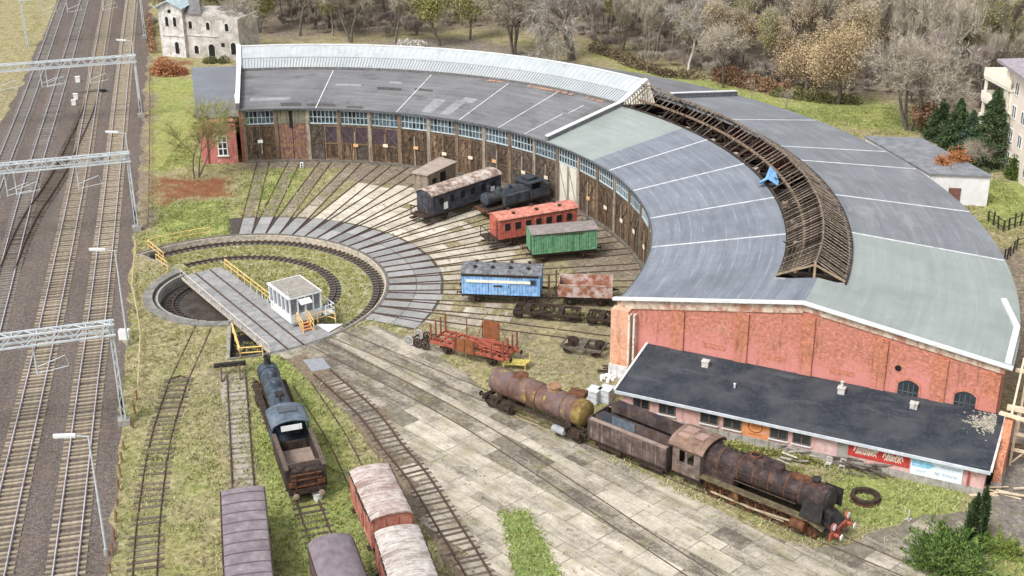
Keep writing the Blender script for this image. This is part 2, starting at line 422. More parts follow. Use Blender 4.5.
def make_track(label, pts, sleeper_mat=None, sleeper_step=.62, z_s=.02, railmat=None, sl=2.5, sh=.10, zr=None, group=None, near=None, gauge=1.5, sw=.26, jitter=0.0, railw=.06, skip=0.0):
    line = polyline(pts, 2.0)
    t = thing('railway_track', label, 'railway track', (line[0].x, line[0].y, 0), 0, group)
    L0 = Vector((line[0].x, line[0].y, 0)); loc = [p - L0 for p in line]
    zt = z_s + sh
    for s in (-1, 1):
        rail_strip(loc, s * gauge / 2, zt - .02 if zr is None else zr[0], zt + .15 if zr is None else zr[1], railw).build('rail', railmat or m_rail, t)
    if sleeper_mat:
        fine = polyline(pts, .25); fine = [p - L0 for p in fine]
        acc = 0; spots = []
        for a, b in zip(fine[:-1], fine[1:]):
            d = b - a
            acc += d.length
            if acc >= sleeper_step:
                acc -= sleeper_step; spots.append((b, math.atan2(d.y, d.x)))
        spots = [s for s in spots if rnd.random() >= skip]
        camg = Vector((CAM.x, CAM.y, 0))
        def seen(p):
            w = p + L0 - CAM; z = w.dot(_F); u = 512 + CF * w.dot(CX) / z; v = 288 - CF * w.dot(CU) / z
            return 0 if (-25 < u < 1050 and -25 < v < 600) else 1
        spots.sort(key=lambda s: (seen(s[0]), (s[0] + L0 - camg).length))
        proto = None
        for p, a in spots[:95]:
            if proto is None:
                proto = MB().box((0, 0, 0), (sw, sl, sh)).build('sleeper', sleeper_mat, t); o = proto
            else:
                o = proto.copy(); C.objects.link(o)
            o.location = (p.x, p.y, z_s + sh / 2 - .02 + rnd.uniform(-.01, .01)); o.rotation_euler = (0, 0, a + rnd.uniform(-1, 1) * jitter)
        if len(spots) > 95:
            mb = MB()
            for p, a in spots[95:]: mb.box((p.x, p.y, z_s + sh / 2 - .02), (sw, sl, sh), rz=a)
            tag(mb.build('sleepers', sleeper_mat, t), kind='stuff')
    return t
def ext(pts, a, b):
    """extend both ends of a run by a and b metres"""
    p = [Vector((q[0], q[1], 0)) for q in pts]
    return [p[0] + (p[0] - p[1]).normalized() * a] + p + [p[-1] + (p[-1] - p[-2]).normalized() * b]
def gp(*q): return [G(x, y) for x, y in q]
tA = ext(gp((65.2, 576), (87.1, 396), (98.8, 306), (113.1, 180), (122.2, 90), (131.8, 0)), 12, 40)
tB = ext(gp((-7, 576), (12.7, 486), (33.2, 396), (53.1, 306), (78.6, 180), (93.6, 90), (108.6, 0)), 12, 40)
tC = ext(gp((8, 270), (31.6, 180), (59, 90), (85, 0)), 45, 40)
tD = ext(gp((5, 160), (32, 90), (63.5, 0)), 40, 40)
trk = 'main line tracks'
make_track('main line track with pale concrete sleepers nearest the turntable', tA, m_sleeper_c, railmat=m_railp, group=trk)
make_track('main line track with pale concrete sleepers, second from the turntable', tB, m_sleeper_c, railmat=m_railp, group=trk)
m_sleeper_g = mat('grey buried sleeper', [(.3, (.13, .115, .10)), (.7, (.24, .22, .195))], 3, island=.2)
make_track('main line track on dark ballast, joined by the crossover', tC, m_sleeper_g, railmat=m_railp, group=trk, sh=.06)
make_track('main line track with darkest ballast, outermost beside the grass verge', tD, m_sleeper_g, railmat=m_railp, group=trk, sh=.06)
make_track('crossover track slanting between two main line tracks', gp((93, 96), (85.5, 118), (74, 143), (61, 170), (47, 193), (32, 215), (18, 243), (7, 272)), m_sleeper_w, railmat=m_rail, sl=2.6, sh=.09, z_s=.022)

# ------------------------------------------------------------------ yard paving
def slab_material(name, dark, pale, weed=.35, wscale=.6, streak=None, isl=.28):
    m, t, b = nt(name)
    v = N(t, 'ShaderNodeTexCoord').outputs['Object']
    at = N(t, 'ShaderNodeAttribute', attribute_name='tint')
    gi = N(t, 'ShaderNodeNewGeometry')
    nf = noise_(t, v, 3, 7, .75); nm = noise_(t, v, .5, 5, .65)
    tt = math_(t, 'ADD', at.outputs['Fac'], math_(t, 'MULTIPLY', math_(t, 'SUBTRACT', nf, .5), 1.5))
    tt = math_(t, 'ADD', tt, math_(t, 'MULTIPLY', math_(t, 'SUBTRACT', gi.outputs['Random Per Island'], .5), isl))
    if streak is not None:
        mp = N(t, 'ShaderNodeMapping'); mp.inputs['Rotation'].default_value = (0, 0, -streak); t.links.new(v, mp.inputs[0])
        sn = noise_(t, mp.outputs[0], 1, 6, .7, mscale=(.16, .95, 1))
        tt = math_(t, 'ADD', tt, math_(t, 'MULTIPLY', math_(t, 'SUBTRACT', sn, .5), 1.7))
        fine = noise_(t, v, 11, 3, .8); tt = math_(t, 'ADD', tt, math_(t, 'MULTIPLY', math_(t, 'SUBTRACT', fine, .5), .9))
    tt = math_(t, 'ADD', tt, math_(t, 'MULTIPLY', math_(t, 'SUBTRACT', nm, .5), 1.0))
    col = ramp(t, tt, [(0, dark), (.5, tuple((a + c) / 2 for a, c in zip(dark, pale))), (1, pale)])
    wn = math_(t, 'ADD', math_(t, 'MULTIPLY', noise_(t, v, wscale, 5, .7), .6), math_(t, 'MULTIPLY', nf, .4))
    col = mixc(t, ramp(t, wn, [(.50, 0), (.60, weed)]), col, ramp(t, nf, [(.3, (.12, .11, .05)), (.7, (.30, .27, .15))]))
    t.links.new(col, b.inputs['Base Color']); b.inputs['Roughness'].default_value = .95; b.inputs['Specular IOR Level'].default_value = .15
    bump_(t, b, nf, .3, .03); return m
m_ringslab = slab_material('grey ring slabs', (.13, .13, .128), (.35, .348, .342), .3, isl=.34)
m_paleslab = slab_material('pale sandstone planks', (.17, .14, .105), (.66, .60, .50), .45, .45, isl=.2)
m_yard = slab_material('old concrete slabs', (.115, .10, .08), (.58, .52, .425), .6, .42, streak=R(-47.5), isl=.10)
m_yardbase = mat('weedy joints', [(.3, (.10, .088, .065)), (.55, (.19, .17, .13)), (.75, (.31, .285, .22))], 1.6, bump=.4)

TRACKS = [95.4, 89.9, 84.3, 78.8, 73.2, 67.7, 62.1, 56.6, 51.0, 45.6, 39.5, 34.2, 28.8, 23.5, 18.4, 13.3, 7.3, 1.1, -5.9, -12.2, -18.2]
rail_a = []
for a in TRACKS + [-24.5]:
    rail_a.append(a)
def rail_off(a, s, r):        # polar angle of one rail of the radial track a at radius r
    return a + math.degrees(math.asin(s * .75 / r))
base = MB()
na = 70
for k in range(na):
    a0 = -27 + (129) * k / na; a1 = -27 + 129 * (k + 1) / na
    base.face([P(14.95, a0, .004), P(20.2, a0, .004), P(20.2, a1, .004), P(14.95, a1, .004)])
tag(base.build('ring_paving_bed', mat('dark paving joints', [(.3, (.035, .03, .027)), (.7, (.10, .09, .075))], 3)), kind='structure')
ring = MB(); planks = MB()
def radial_slab(mb, al, ar, sl_, sr_, r0, r1, z, tint, gap=.10):
    """slab between the +rail of track ar side and -rail of track al (angles), from r0 to r1"""
    def pt(a, s, r, g):
        aa_ = rail_off(a, s, r) if s else a
        return P(r, aa_ + math.degrees(g / r), z)
    p = [pt(ar, sr_, r0, gap), pt(ar, sr_, r1, gap), pt(al, sl_, r1, -gap), pt(al, sl_, r0, -gap)]
    if (p[3] - p[0]).length < .12: return
    mb.face(p, tint)
edges = []                     # successive rails counted clockwise
for a in sorted(TRACKS + [-24.2], reverse=True):
    edges += [(a, 1), (a, -1)]
for (a0, s0), (a1, s1) in zip(edges[:-1], edges[1:]):
    inner = (a0 == a1)
    for r0, r1 in ((15.0, 17.6), (17.66, 20.2 + rnd.uniform(-.3, .1))):
        # inside the gauge, or between neighbouring tracks where the rails have parted
        if not inner and rail_off(a0, s0, r0) - rail_off(a1, s1, r0) < .3:
            if r1 > 18 and rail_off(a0, s0, r1) - rail_off(a1, s1, r1) > .9: r0 = (r0 + r1) / 2
            else: continue
        radial_slab(ring, a0, a1, s0, s1, r0, r1, .012, .62 + rnd.uniform(-.14, .14))
    am = (rail_off(a0, s0, 28) + rail_off(a1, s1, 28)) / 2
    if am > 74 or am < -22: continue
    rmax = 32.5 + rnd.uniform(-1.5, 1.0) if am > 55 else (29.5 + rnd.uniform(-2, 3) if am > 12 else 27 + rnd.uniform(-4, 3))
    r = 20.3
    keep = .97 if am > 30 else (.9 if am > 12 else .6)
    while r < rmax:
        dr = rnd.uniform(1.0, 1.7)
        if rnd.random() < keep:
            radial_slab(planks, a0, a1, s0, s1, r, min(r + dr - .04, rmax), .012, (.70 if am > 38 else .52 if am > 12 else .38) + rnd.uniform(-.12, .12), .13)
        r += dr
for a, r0, r1, t_ in ((84.3, 20.6, 23, .25), (84.3, 23.4, 26, .1), (78.8, 20.4, 24, .45), (78.8, 24.4, 27, .3), (78.8, 29, 32, .12), (84.3, 30, 36, .05), (78.8, 33, 38, .1)):
    radial_slab(planks, a, a, 1, -1, r0, r1, .012, t_)
tag(ring.build('ring_paving', m_ringslab), kind='structure')
tag(planks.build('radial_paving', m_paleslab), kind='structure')

# concrete yard: slab strips running with the tracks towards the lower right
ydir = R(-47.5); yu = Vector((math.cos(ydir), math.sin(ydir), 0)); yv = Vector((-math.sin(ydir), math.cos(ydir), 0))
ypoly = pxpoly((287, 351), (308, 344), (332, 336), (372, 324), (424, 345), (470, 378), (500, 412), (560, 436), (610, 462), (700, 505), (800, 548), (845, 545), (875, 530), (915, 518), (962, 512), (1010, 520), (960, 576), (940, 640), (500, 640), (470, 560), (425, 490), (380, 430), (330, 375), (318, 360))
sheet('yard_bed', ragged(ypoly, .35, .8, 9, .8), .004, m_yardbase)
yard = MB()
YX, YY = [], []
widths = []
v0 = -16.0
cells = []
while v0 < 22:
    w = rnd.choice((.95, 1.2, 1.3, 1.5, 1.7))
    u = 8 + rnd.uniform(0, 2)
    band = rnd.uniform(-.22, .22)
    while u < 82:
        L = rnd.choice((1.8, 2.4, 3.0, 3.6, 5.0))
        cells.append((u, v0, L, w, band)); u += L
    v0 += w
cx_ = np.array([(yu * (u + L / 2) + yv * (v + w / 2))[:2] for u, v, L, w, b_ in cells])
ok = in_poly(cx_[:, 0], cx_[:, 1], ypoly)
palez = soft(cx_[:, 0], cx_[:, 1], pxpoly((385, 400), (480, 420), (640, 490), (760, 560), (790, 640), (560, 640), (480, 530), (420, 460)), 4)
greyz = soft(cx_[:, 0], cx_[:, 1], pxpoly((300, 350), (345, 335), (490, 395), (450, 412), (380, 400), (330, 372)), 3)
weedz = soft(cx_[:, 0], cx_[:, 1], pxpoly((372, 324), (430, 345), (500, 400), (490, 405), (420, 365)), 2)
T2px = pxpoly((318, 344), (450, 412), (553, 477), (632, 530), (715, 585), (790, 640))
lane_d = np.full(len(cx_), 1e9)
for (xa, ya), (xb, yb) in zip(T2px[:-1], T2px[1:]):
    l2 = (xb - xa) ** 2 + (yb - ya) ** 2; tq = np.clip(((cx_[:, 0] - xa) * (xb - xa) + (cx_[:, 1] - ya) * (yb - ya)) / l2, 0, 1)
    lane_d = np.minimum(lane_d, np.hypot(cx_[:, 0] - xa - tq * (xb - xa), cx_[:, 1] - ya - tq * (yb - ya)))
for (u, v, L, w, band), d, pz, gz, wz, lane in zip(cells, ok, palez, greyz, weedz, lane_d < 1.15):
    if d < -.2 or rnd.random() < .045 + .5 * wz: continue
    tint = .36 + .34 * pz - .04 * gz + band * .8 + rnd.uniform(-.05, .05) - (.30 if lane else 0)
    if rnd.random() < .08: tint -= .25
    g = rnd.uniform(.008, .03)
    du0, du1 = rnd.uniform(0, .03), rnd.uniform(0, .03)
    jr = rnd.uniform(-.03, .03)
    q = [yu * (u + g + du0) + yv * (v + g), yu * (u + L - g - du1) + yv * (v + g), yu * (u + L - g - du1) + yv * (v + w - g), yu * (u + g + du0) + yv * (v + w - g)]
    yard.face([(p.x, p.y, .012) for p in q], tint)
tag(yard.build('concrete_yard', m_yard), kind='structure')
m_patch = mat('lush lawn patch', [(.25, (.06, .085, .022)), (.5, (.15, .20, .055)), (.75, (.32, .36, .14))], 2.4, detail=8, bump=.6)
sheet('lawn_patch', ragged(pxpoly((501, 513), (527, 511), (545, 540), (585, 640), (528, 640), (512, 560)), .45, .18, 5, 1.8), .020, m_patch)
sheet('steel_floor_plate', [p[:2] for p in gp((303, 360), (322, 358), (331, 368), (312, 372))], .020, mat('grey plate', [(.3, (.20, .21, .23)), (.7, (.30, .31, .33))], 2))

# radial rails in the paving and through the weeds
for a in TRACKS:
    lab_ = {95.4: 'radial rails through grass to the roundhouse door next to the small brick house', 51.0: 'radial rails between the wooden shed and the long black coach', 45.6: 'radial rails under the long blackened passenger coach', 39.5: 'radial rails under the blackened tank locomotive', 23.5: 'radial rails under the faded red passenger coach', 13.3: 'radial rails under the green boxcar', -5.9: 'radial rails under the sky blue boxcar and the rusty open wagon', -12.2: 'radial rails under the black bogies in the weeds', -18.2: 'radial rails in dry grass between the black bogies and the red stake wagon', 56.6: 'radial rails ending at the wooden shed with tan roof'}.get(a, 'empty radial rails running to the roundhouse doors across the paving')
    t = thing('stall_track', lab_, 'railway track', P(15.0, a), R(a), 'radial tracks between turntable and roundhouse')
    for s in (-1, 1):
        MB().box((12.3, s * .75, .03), (24.6, .10, .10)).build('rail', m_rail, t)
def straight_track(label, a, r0, r1, **k):
    return make_track(label, [P(r0, a), P((r0 + r1) / 2, a), P(r1, a)], **k)
straight_track('sunken rails in the concrete under the rusty locomotive and tank wagon', -41.35, 15.0, 70, zr=(0, .05), railw=.05)
make_track('sunken rails crossing the middle of the concrete yard', [G(x, y) for x, y in ((318, 344), (450, 412), (553, 477), (632, 530), (715, 585), (790, 640))], zr=(0, .05), railw=.05)
# curved open track leaving the turntable
curve_px = [(300, 352), (322, 372.6), (368, 414), (390, 444), (418, 478), (449, 527.5), (477.5, 574.5), (500, 625)]
cl = polyline([G(x, y) for x, y in curve_px], 1.0)
cl2 = []
for side in (1, -1):
    seq = []
    for i, p in enumerate(cl):
        d = (cl[min(i + 1, len(cl) - 1)] - cl[max(i - 1, 0)]).normalized(); n = Vector((-d.y, d.x, 0))
        seq.append(p + n * side * (1.55 + .25 * mnoise.noise(Vector((i * .4, side, 0)))))
    cl2.append(seq)
sheet('brown_track_bed', [(p.x, p.y) for p in cl2[0] + cl2[1][::-1]], .008, mat('brown gravel bed', [(.25, (.075, .055, .038)), (.5, (.17, .13, .09)), (.75, (.29, .235, .175))], 3.5, detail=8, bump=.5))
make_track('curved track with dark timber sleepers beside the concrete yard', [G(x, y) for x, y in curve_px[1:]], mat('brown worn sleeper', [(.3, (.06, .047, .036)), (.7, (.17, .135, .105))], 3, objrand=.35), .66, z_s=-.028, sh=.07, sl=2.3, jitter=.03, zr=(0, .16))
lt = ext([G(x, y) for x, y in ((179, 380), (160.5, 441), (149, 516), (144.5, 576))], 0, 8)
make_track('overgrown track with dark sleepers in the grass beside the fence', lt, mat('moss grown sleeper', [(.3, (.08, .066, .047)), (.7, (.20, .17, .12))], 3, objrand=.3), .72, z_s=.01, sh=.08, sl=2.3, jitter=.05, skip=.15, zr=(0, .15), railw=.045)
make_track('rails sunk in grass leading from the small pit', [G(x, y) for x, y in ((207, 318), (193, 350), (179, 380))], zr=(0, .07))
straight_track('siding with buffer stop and pale gravel under the plum roofed boxcar', -77.6, 18.0, 62, sleeper_mat=mat('gravel buried sleeper', [(.3, (.12, .10, .08)), (.7, (.27, .24, .195))], 3, objrand=.3), sleeper_step=.75, z_s=-.042, sh=.08, sl=2.0, zr=(0, .16))
straight_track('siding under the small tender locomotive and round roofed wagon', -71.3, 19.0, 62, sleeper_mat=m_sleeper_w, sleeper_step=.7, z_s=-.03, sh=.08, sl=2.3, zr=(0, .16))
make_track('faint rails in the grass leading to the red boxcars', [G(x, y) for x, y in ((302, 384), (338, 440), (362, 490), (395, 560), (425, 640))], zr=(0, .08))
sheet('pale_gravel_strip', ragged(pxpoly((219, 373), (245, 373), (253, 486), (236, 486)), .25, .6, 2, 1), .006, mat('pale gravel', [(.3, (.22, .19, .15)), (.7, (.44, .40, .33))], 4, detail=8, bump=.5))
# ------------------------------------------------------------------ turntable pit
PZ, DZ = -.62, -1.05
mb = MB(); n = 110
for j, (r0, r1) in enumerate(((0, 6.5), (6.5, 11), (11, 15.0))):
    for k in range(n):
        a0 = PIT_A0 + (PIT_A1 - PIT_A0) * k / n; a1 = PIT_A0 + (PIT_A1 - PIT_A0) * (k + 1) / n
        mb.face([P(r0, a0, PZ), P(r1, a0, PZ), P(r1, a1, PZ), P(r0, a1, PZ)] if r0 else [P(0, 0, PZ), P(r1, a0, PZ), P(r1, a1, PZ)])
m_pitgrass = mat('mossy pit floor', [(.25, (.10, .085, .05)), (.45, (.20, .20, .07)), (.6, (.34, .31, .20)), (.8, (.50, .46, .36))], 1.3, detail=9, bump=.6)
tag(mb.build('pit_floor', m_pitgrass), kind='structure')
mb = MB()
for k in range(60):
    a0 = PIT_A1 + (360 + PIT_A0 - PIT_A1) * k / 60; a1 = PIT_A1 + (360 + PIT_A0 - PIT_A1) * (k + 1) / 60
    mb.face([P(0, 0, DZ), P(KERB_R, a0, DZ), P(KERB_R, a1, DZ)])
tag(mb.build('deep_pit_floor', m_dirtdark), kind='structure')
pit = thing('turntable_pit', 'round sunken turntable pit with stone wall and ring rails', 'pit')
MB().ring((0, 0, 0), 14.55, 14.93, PZ - .05, -.01, 130, PIT_A0, PIT_A1).build('stone_wall', m_stone, pit)
MB().ring((0, 0, 0), 14.72, 15.0, -.008, .05, 130, PIT_A0, PIT_A1).build('rim_kerb', mat('dark rim', [(.3, (.06, .055, .05)), (.7, (.2, .185, .165))], 3), pit)
MB().ring((0, 0, 0), 6.75, 6.95, DZ, -.02, 60, PIT_A1, 262).build('white_kerb', mat('worn whitish concrete', [(.3, (.20, .19, .17)), (.7, (.42, .41, .38))], 2, stain=(.13, .12, .1), stain_scale=(1, 1, 1)), pit)
MB().ring((0, 0, 0), 6.94, 7.25, DZ, -.06, 60, PIT_A1, 280).build('gutter', m_dirtdark, pit)
MB().ring((0, 0, 0), 7.24, 8.1, -.2, .16, 60, PIT_A1, 280).build('outer_kerb', mat('grey mossy concrete', [(.3, (.12, .115, .10)), (.7, (.27, .26, .235))], 1.6, bump=.3), pit)
for a in (PIT_A1, 280): MB().bar(P(6.9, a, -.75), P(14.9, a, -.75), .3, 1.6).build('side_wall', m_conc, pit)
mb = MB().ring((0, 0, 0), .0, 6.6, DZ + .02, DZ + .03, 20, 139, 141)
def ring_rail(r, z, a0, a1, name):
    o = MB().ring((0, 0, 0), r - .05, r + .05, z, z + .15, 110, a0, a1).build(name, m_rail, pit)
    mb = MB(); q = a0
    while q < a1:
        mb.box(P(r, q, z - .02), (1.1, .24, .12), rz=R(q)); q += math.degrees(.62 / r)
    mb.build('ring_sleepers', m_black, o)
ring_rail(14.0, PZ + .05, -60, 138, 'outer_ring_rail')
ring_rail(9.85, PZ + .05, -60, 128, 'inner_ring_rail')
ring_rail(5.5, DZ + .05, 140, 280, 'small_pit_ring_rail')
mb = MB()
for r, hw, a1_ in ((13.85, .62, 138), (9.85, .62, 128)): mb.ring((0, 0, 0), r - hw * .8, r + hw * .8, PZ, PZ + .03, 100, -62, a1_)
mb.build('track_bed', mat('dark gravel bed', [(.3, (.075, .065, .05)), (.7, (.20, .175, .14))], 4), pit)
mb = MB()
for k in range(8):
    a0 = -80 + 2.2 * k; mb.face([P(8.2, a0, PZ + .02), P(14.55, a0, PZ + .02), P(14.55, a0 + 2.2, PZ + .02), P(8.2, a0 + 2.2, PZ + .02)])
mb.build('pit_shade_sheet', m_void, pit)  # near-black sheet laid on the pit floor to paint in the gap's shade

# the bridge
br = thing('turntable_bridge', 'long grey turntable bridge deck carrying two rails across the pit', 'turntable', (0, 0, 0), R(-55.6))
m_deck = mat('grey planked deck', [(.3, (.19, .188, .185)), (.7, (.34, .337, .333))], 1.4, stain=(.16, .15, .14), stain_scale=(.25, 3, 1), stain_lo=.58, island=.10)
mb = MB(); x = -6.0
while x < 14.9:
    mb.box((x + .29, -.42, -.02), (.57, 4.3 if x > -5.2 else 3.9, .12)); x += .585
mb.box((13.2, 2.7, -.021), (2.9, 2.0, .12))
mb.build('deck', m_deck, br)
mb = MB()
for y in (-1.7, .85): mb.box((4.4, y, -.6), (20.5, .35, 1.0))
for x in range(-5, 15, 3): mb.box((x, -.42, -.5), (.25, 3.4, .5))
mb.build('girders', m_under, br)
for y in (-1.2, .3): MB().box((4.5, y, .10), (20.7, .09, .13)).build('rail', m_rail, br)
mb = MB().box((4.5, -2.6, -.09), (20.6, .12, .26)); mb.build('edge_beam', mat('rust stained pale edge', [(.3, (.36, .31, .25)), (.7, (.55, .49, .41))], 2, stain=(.22, .12, .06)), br)
wp = MB().prism([(11.9, 3.05, .10), (13.2, 5.0, .10), (13.95, 3.2, .10)], (0, 0, .06)); wp.build('end_plate', m_white, br)
def railing(name, pts, parent, m, h=1.0, mid=True, step=1.5, r=.035):
    mb = MB()
    for a, b in zip(pts[:-1], pts[1:]):
        a = Vector(a); b = Vector(b); L = (b - a).length; k = max(1, round(L / step))
        up = Vector((0, 0, h))
        mb.tube(a + up, b + up, r, n=6)
        if mid: mb.tube(a + up * .52, b + up * .52, r * .8, n=6)
        for j in range(k + 1):
            q = a + (b - a) * j / k; mb.tube(q, q + up, r, n=6)
    return mb.build(name, m, parent)
railing('railing', [(-5.4, 1.75, .03), (7.0, 1.75, .03)], br, m_yellow, r=.05)
railing('handrail', [(-5.9, -2.66, .03), (8.9, -2.75, .03), (14.6, -2.75, .03)], br, mat('pale cream railing', [(.3, (.55, .48, .38)), (.7, (.72, .65, .54))], 3), h=.75, mid=False, step=2.6, r=.032)
mb = MB()
for q in (1.0, 2.4, 3.6, 4.8): mb.box((q, 1.62, .25), (.12, .05, .5))
mb.build('blue_bracket', mat('pale blue paint', [(.3, (.30, .45, .6)), (.7, (.5, .66, .8))], 3), br)
m_cabw = mat('greyed white cabin paint', [(.3, (.60, .61, .61)), (.7, (.78, .79, .79))], 2, stain=(.34, .31, .28), stain_scale=(3, 3, .6), stain_lo=.55)
cabt = thing('control_cabin', 'white glazed control cabin hung on the side of the turntable bridge', 'cabin', P(0, 0), R(-55.6))
x0, x1, y0, y1, zf, zr_ = 7.0, 11.2, .95, 3.95, .5, 2.95
MB().box(((x0 + x1) / 2, (y0 + y1) / 2, zf + .4), (x1 - x0, y1 - y0, .8)).build('lower_panel', m_cabw, cabt)
mb = MB()
mb.prism([(x0 + .3, y0 + .3, zf - .4), (x1 - .3, y0 + .3, zf - .4), (x1 - .3, y1 - .3, zf - .4), (x0 + .3, y1 - .3, zf - .4)], (0, 0, .4)); mb.build('floor_box', m_galv, cabt)
mb = MB()
for (xa, ya, xb, yb, k) in ((x0, y0, x1, y0, 5), (x1, y0, x1, y1, 4), (x1, y1, x0, y1, 5), (x0, y1, x0, y0, 4)):
    for j in range(k):
        q = j / k; mb.box((xa + (xb - xa) * q, ya + (yb - ya) * q, zf + 1.55), (.13, .13, 1.6))
mb.build('window_posts', m_cabw, cabt)
MB().box(((x0 + x1) / 2, (y0 + y1) / 2, zf + 1.55), (x1 - x0 - .12, y1 - y0 - .12, 1.55)).build('glazing', mat('cabin glass', [(.3, (.05, .06, .07)), (.6, (.20, .23, .26)), (.8, (.42, .45, .48))], .9, rough=.15, spec=.6), cabt)
rf = MB().box(((x0 + x1) / 2, (y0 + y1) / 2, zr_ - .04), (x1 - x0 + .3, y1 - y0 + .3, .14)).build('roof', m_cabw, cabt)
MB().box(((x0 + x1) / 2 + .1, (y0 + y1) / 2, zr_ + .075), (x1 - x0 - .0, y1 - y0 - .1, .05)).build('felt_covering', mat('grey brown felt', [(.3, (.20, .185, .16)), (.7, (.36, .335, .30))], 2.5), rf)
MB().tube((10.9, 1.0, zr_), (10.9, 1.0, zr_ + .8), .06, n=6).build('vent_pipe', m_galv, rf)
MB().box((x1 + .35, 2.3, zf + 2.0), (.7, 1.1, .08), M=Matrix.Rotation(R(25), 3, 'Y')).build('awning', m_white, cabt)
MB().box((11.0, y1 + .55, zf + .3), (1.8, 1.0, .1)).build('landing', m_galv, cabt)
railing('landing_railing', [(10.1, y1 + .95, zf + .3), (11.9, y1 + .95, zf + .3), (11.9, y1 + .1, zf + .3)], cabt, m_white, h=.9, step=.7)
st = thing('steel_steps', 'yellow and orange steel steps up to the white control cabin', 'steps', (0, 0, 0), R(-55.6))
mb = MB()
for j in range(3): mb.box((11.75 + .3 * j, 1.9, .52 - .18 * j), (.28, .9, .05))
mb.bar((11.6, 1.45, .6), (12.6, 1.45, .06), .08); mb.bar((11.6, 2.35, .6), (12.6, 2.35, .06), .08)
mb.build('treads', mat('orange paint', [(.3, (.5, .2, .08)), (.7, (.75, .36, .18))], 3), st)
railing('railing', [(11.5, 1.4, .6), (12.7, 1.4, .05)], st, m_yellow, step=.6, r=.05)
railing('railing', [(11.5, 2.4, .6), (12.7, 2.4, .05)], st, m_yellow, step=.6, r=.05)
railing('railing', [(11.6, 2.5, .05), (11.6, 4.2, .05), (12.6, 4.6, .05)], st, m_yellow, step=.8, r=.05)
def fence_line(label, pts, **k):
    t = thing('railing', label, 'railing', pts[0]); o = Vector(pts[0])
    railing('rails', [tuple(Vector(p) - o) for p in pts], t, m_yellow, **k); return t
fence_line('yellow railing curving along the upper left rim of the turntable pit', [P(15.15, a, .02) for a in range(134, 104, -5)], step=1.4, r=.045)
fence_line('yellow railing on the straight side wall left of the turntable pit', [P(15.1, 134.3, .02), P(10.9, 138, .02)], step=1.5, r=.05)
fence_line('short yellow railing next to the upper end of the turntable bridge', [P(11.2, 141.5, .02), P(8.6, 146, .02)], step=1.2, r=.05)
def brl(x, y, z=0): return P(math.hypot(x, y), -55.6 + math.degrees(math.atan2(y, x)), z)
fence_line('yellow railing round the dark gap beside the lower end of the turntable bridge', [brl(9.0, -3.7, .02), brl(14.1, -5.2, .02), brl(14.9, -3.5, .02)], step=1.9, r=.06)
tag(MB().lathe(G(154, 258, .0), (0, 0, 1), [(0, .35), (.5, .4), (.6, .2)], 10).build('black_bollard', m_black), 'squat black bollard at the left edge of the turntable pit', 'bollard')

# ------------------------------------------------------------------ roundhouse
A_L, A_R, A_FW, A_H0 = 98.6, -26.5, 39.4, -21.3
RI, RO, ZI, ZO, RM, ZM = 40.0, 69.2, 6.85, 7.1, 54.4, 9.25
def zin(r): return ZI + (r - RI) * (ZM - ZI) / (RM - RI)
def zout(r): return ZM + (r - RM) * (ZO - ZM) / (RO - RM)
HI, HO, RR, ZR = 51.2, 56.4, 55.0, 10.9
rh = thing('roundhouse', 'large brick engine roundhouse with curved grey roof and burnt out ridge skylight', 'roundhouse')
def roof_material(name, c0, c1, patch=None, seam=.35):
    m, t, b = nt(name)
    v = N(t, 'ShaderNodeTexCoord').outputs['Object']
    sx = N(t, 'ShaderNodeSeparateXYZ'); t.links.new(v, sx.inputs[0])
    ln = math_(t, 'SQRT', math_(t, 'ADD', math_(t, 'MULTIPLY', sx.outputs[0], sx.outputs[0]), math_(t, 'MULTIPLY', sx.outputs[1], sx.outputs[1])))
    ang = math_(t, 'ARCTAN2', sx.outputs[1], sx.outputs[0])
    cb = N(t, 'ShaderNodeCombineXYZ'); t.links.new(ln, cb.inputs[0]); t.links.new(ang, cb.inputs[1])
    ns = noise_(t, cb.outputs[0], 1, 5, .65, mscale=(1.6, 6, 1)); nl = noise_(t, cb.outputs[0], 1, 6, .7, mscale=(.35, 9, 1)); nf = noise_(t, v, 5, 5, .7); nb = noise_(t, v, .22, 4, .6)
    k = math_(t, 'ADD', math_(t, 'MULTIPLY', ns, .6), math_(t, 'MULTIPLY', nf, .4))
    col = ramp(t, k, [(.35, c0), (.65, c1)])
    # thin pale curved scratches / felt laps
    w = N(t, 'ShaderNodeTexWave', wave_type='BANDS', bands_direction='X'); w.inputs['Scale'].default_value = .31; w.inputs['Distortion'].default_value = 0.0
    t.links.new(cb.outputs[0], w.inputs[0])
    lap = math_(t, 'MULTIPLY', ramp(t, w.outputs['Fac'], [(.955, 0), (.99, 1)]), ramp(t, noise_(t, cb.outputs[0], 1, 3, .7, mscale=(1, 14, 1)), [(.45, 0), (.62, seam)]))
    col = mixc(t, lap, col, tuple(x * 1.6 for x in c1))
    # radial sheets: faint bay joints
    w2 = math_(t, 'FRACT', math_(t, 'MULTIPLY', ang, 57.2958 / 2.775))
    col = mixc(t, math_(t, 'MULTIPLY', ramp(t, w2, [(.0, 1), (.035, 0)]), .22), col, tuple(x * .5 for x in c0))
    col = mixc(t, ramp(t, nb, [(.42, 0), (.7, .45)]), col, tuple(x * .72 for x in c0))
    if patch:
        col = mixc(t, ramp(t, nl, [(.54, 0), (.66, .7)]), col, patch)
    t.links.new(col, b.inputs['Base Color']); b.inputs['Roughness'].default_value = .8; b.inputs['Specular IOR Level'].default_value = .2
    bump_(t, b, nf, .15, .02); return m
m_roofL = roof_material('worn bitumen roof', (.125, .125, .13), (.215, .217, .225), (.085, .08, .078), .3)
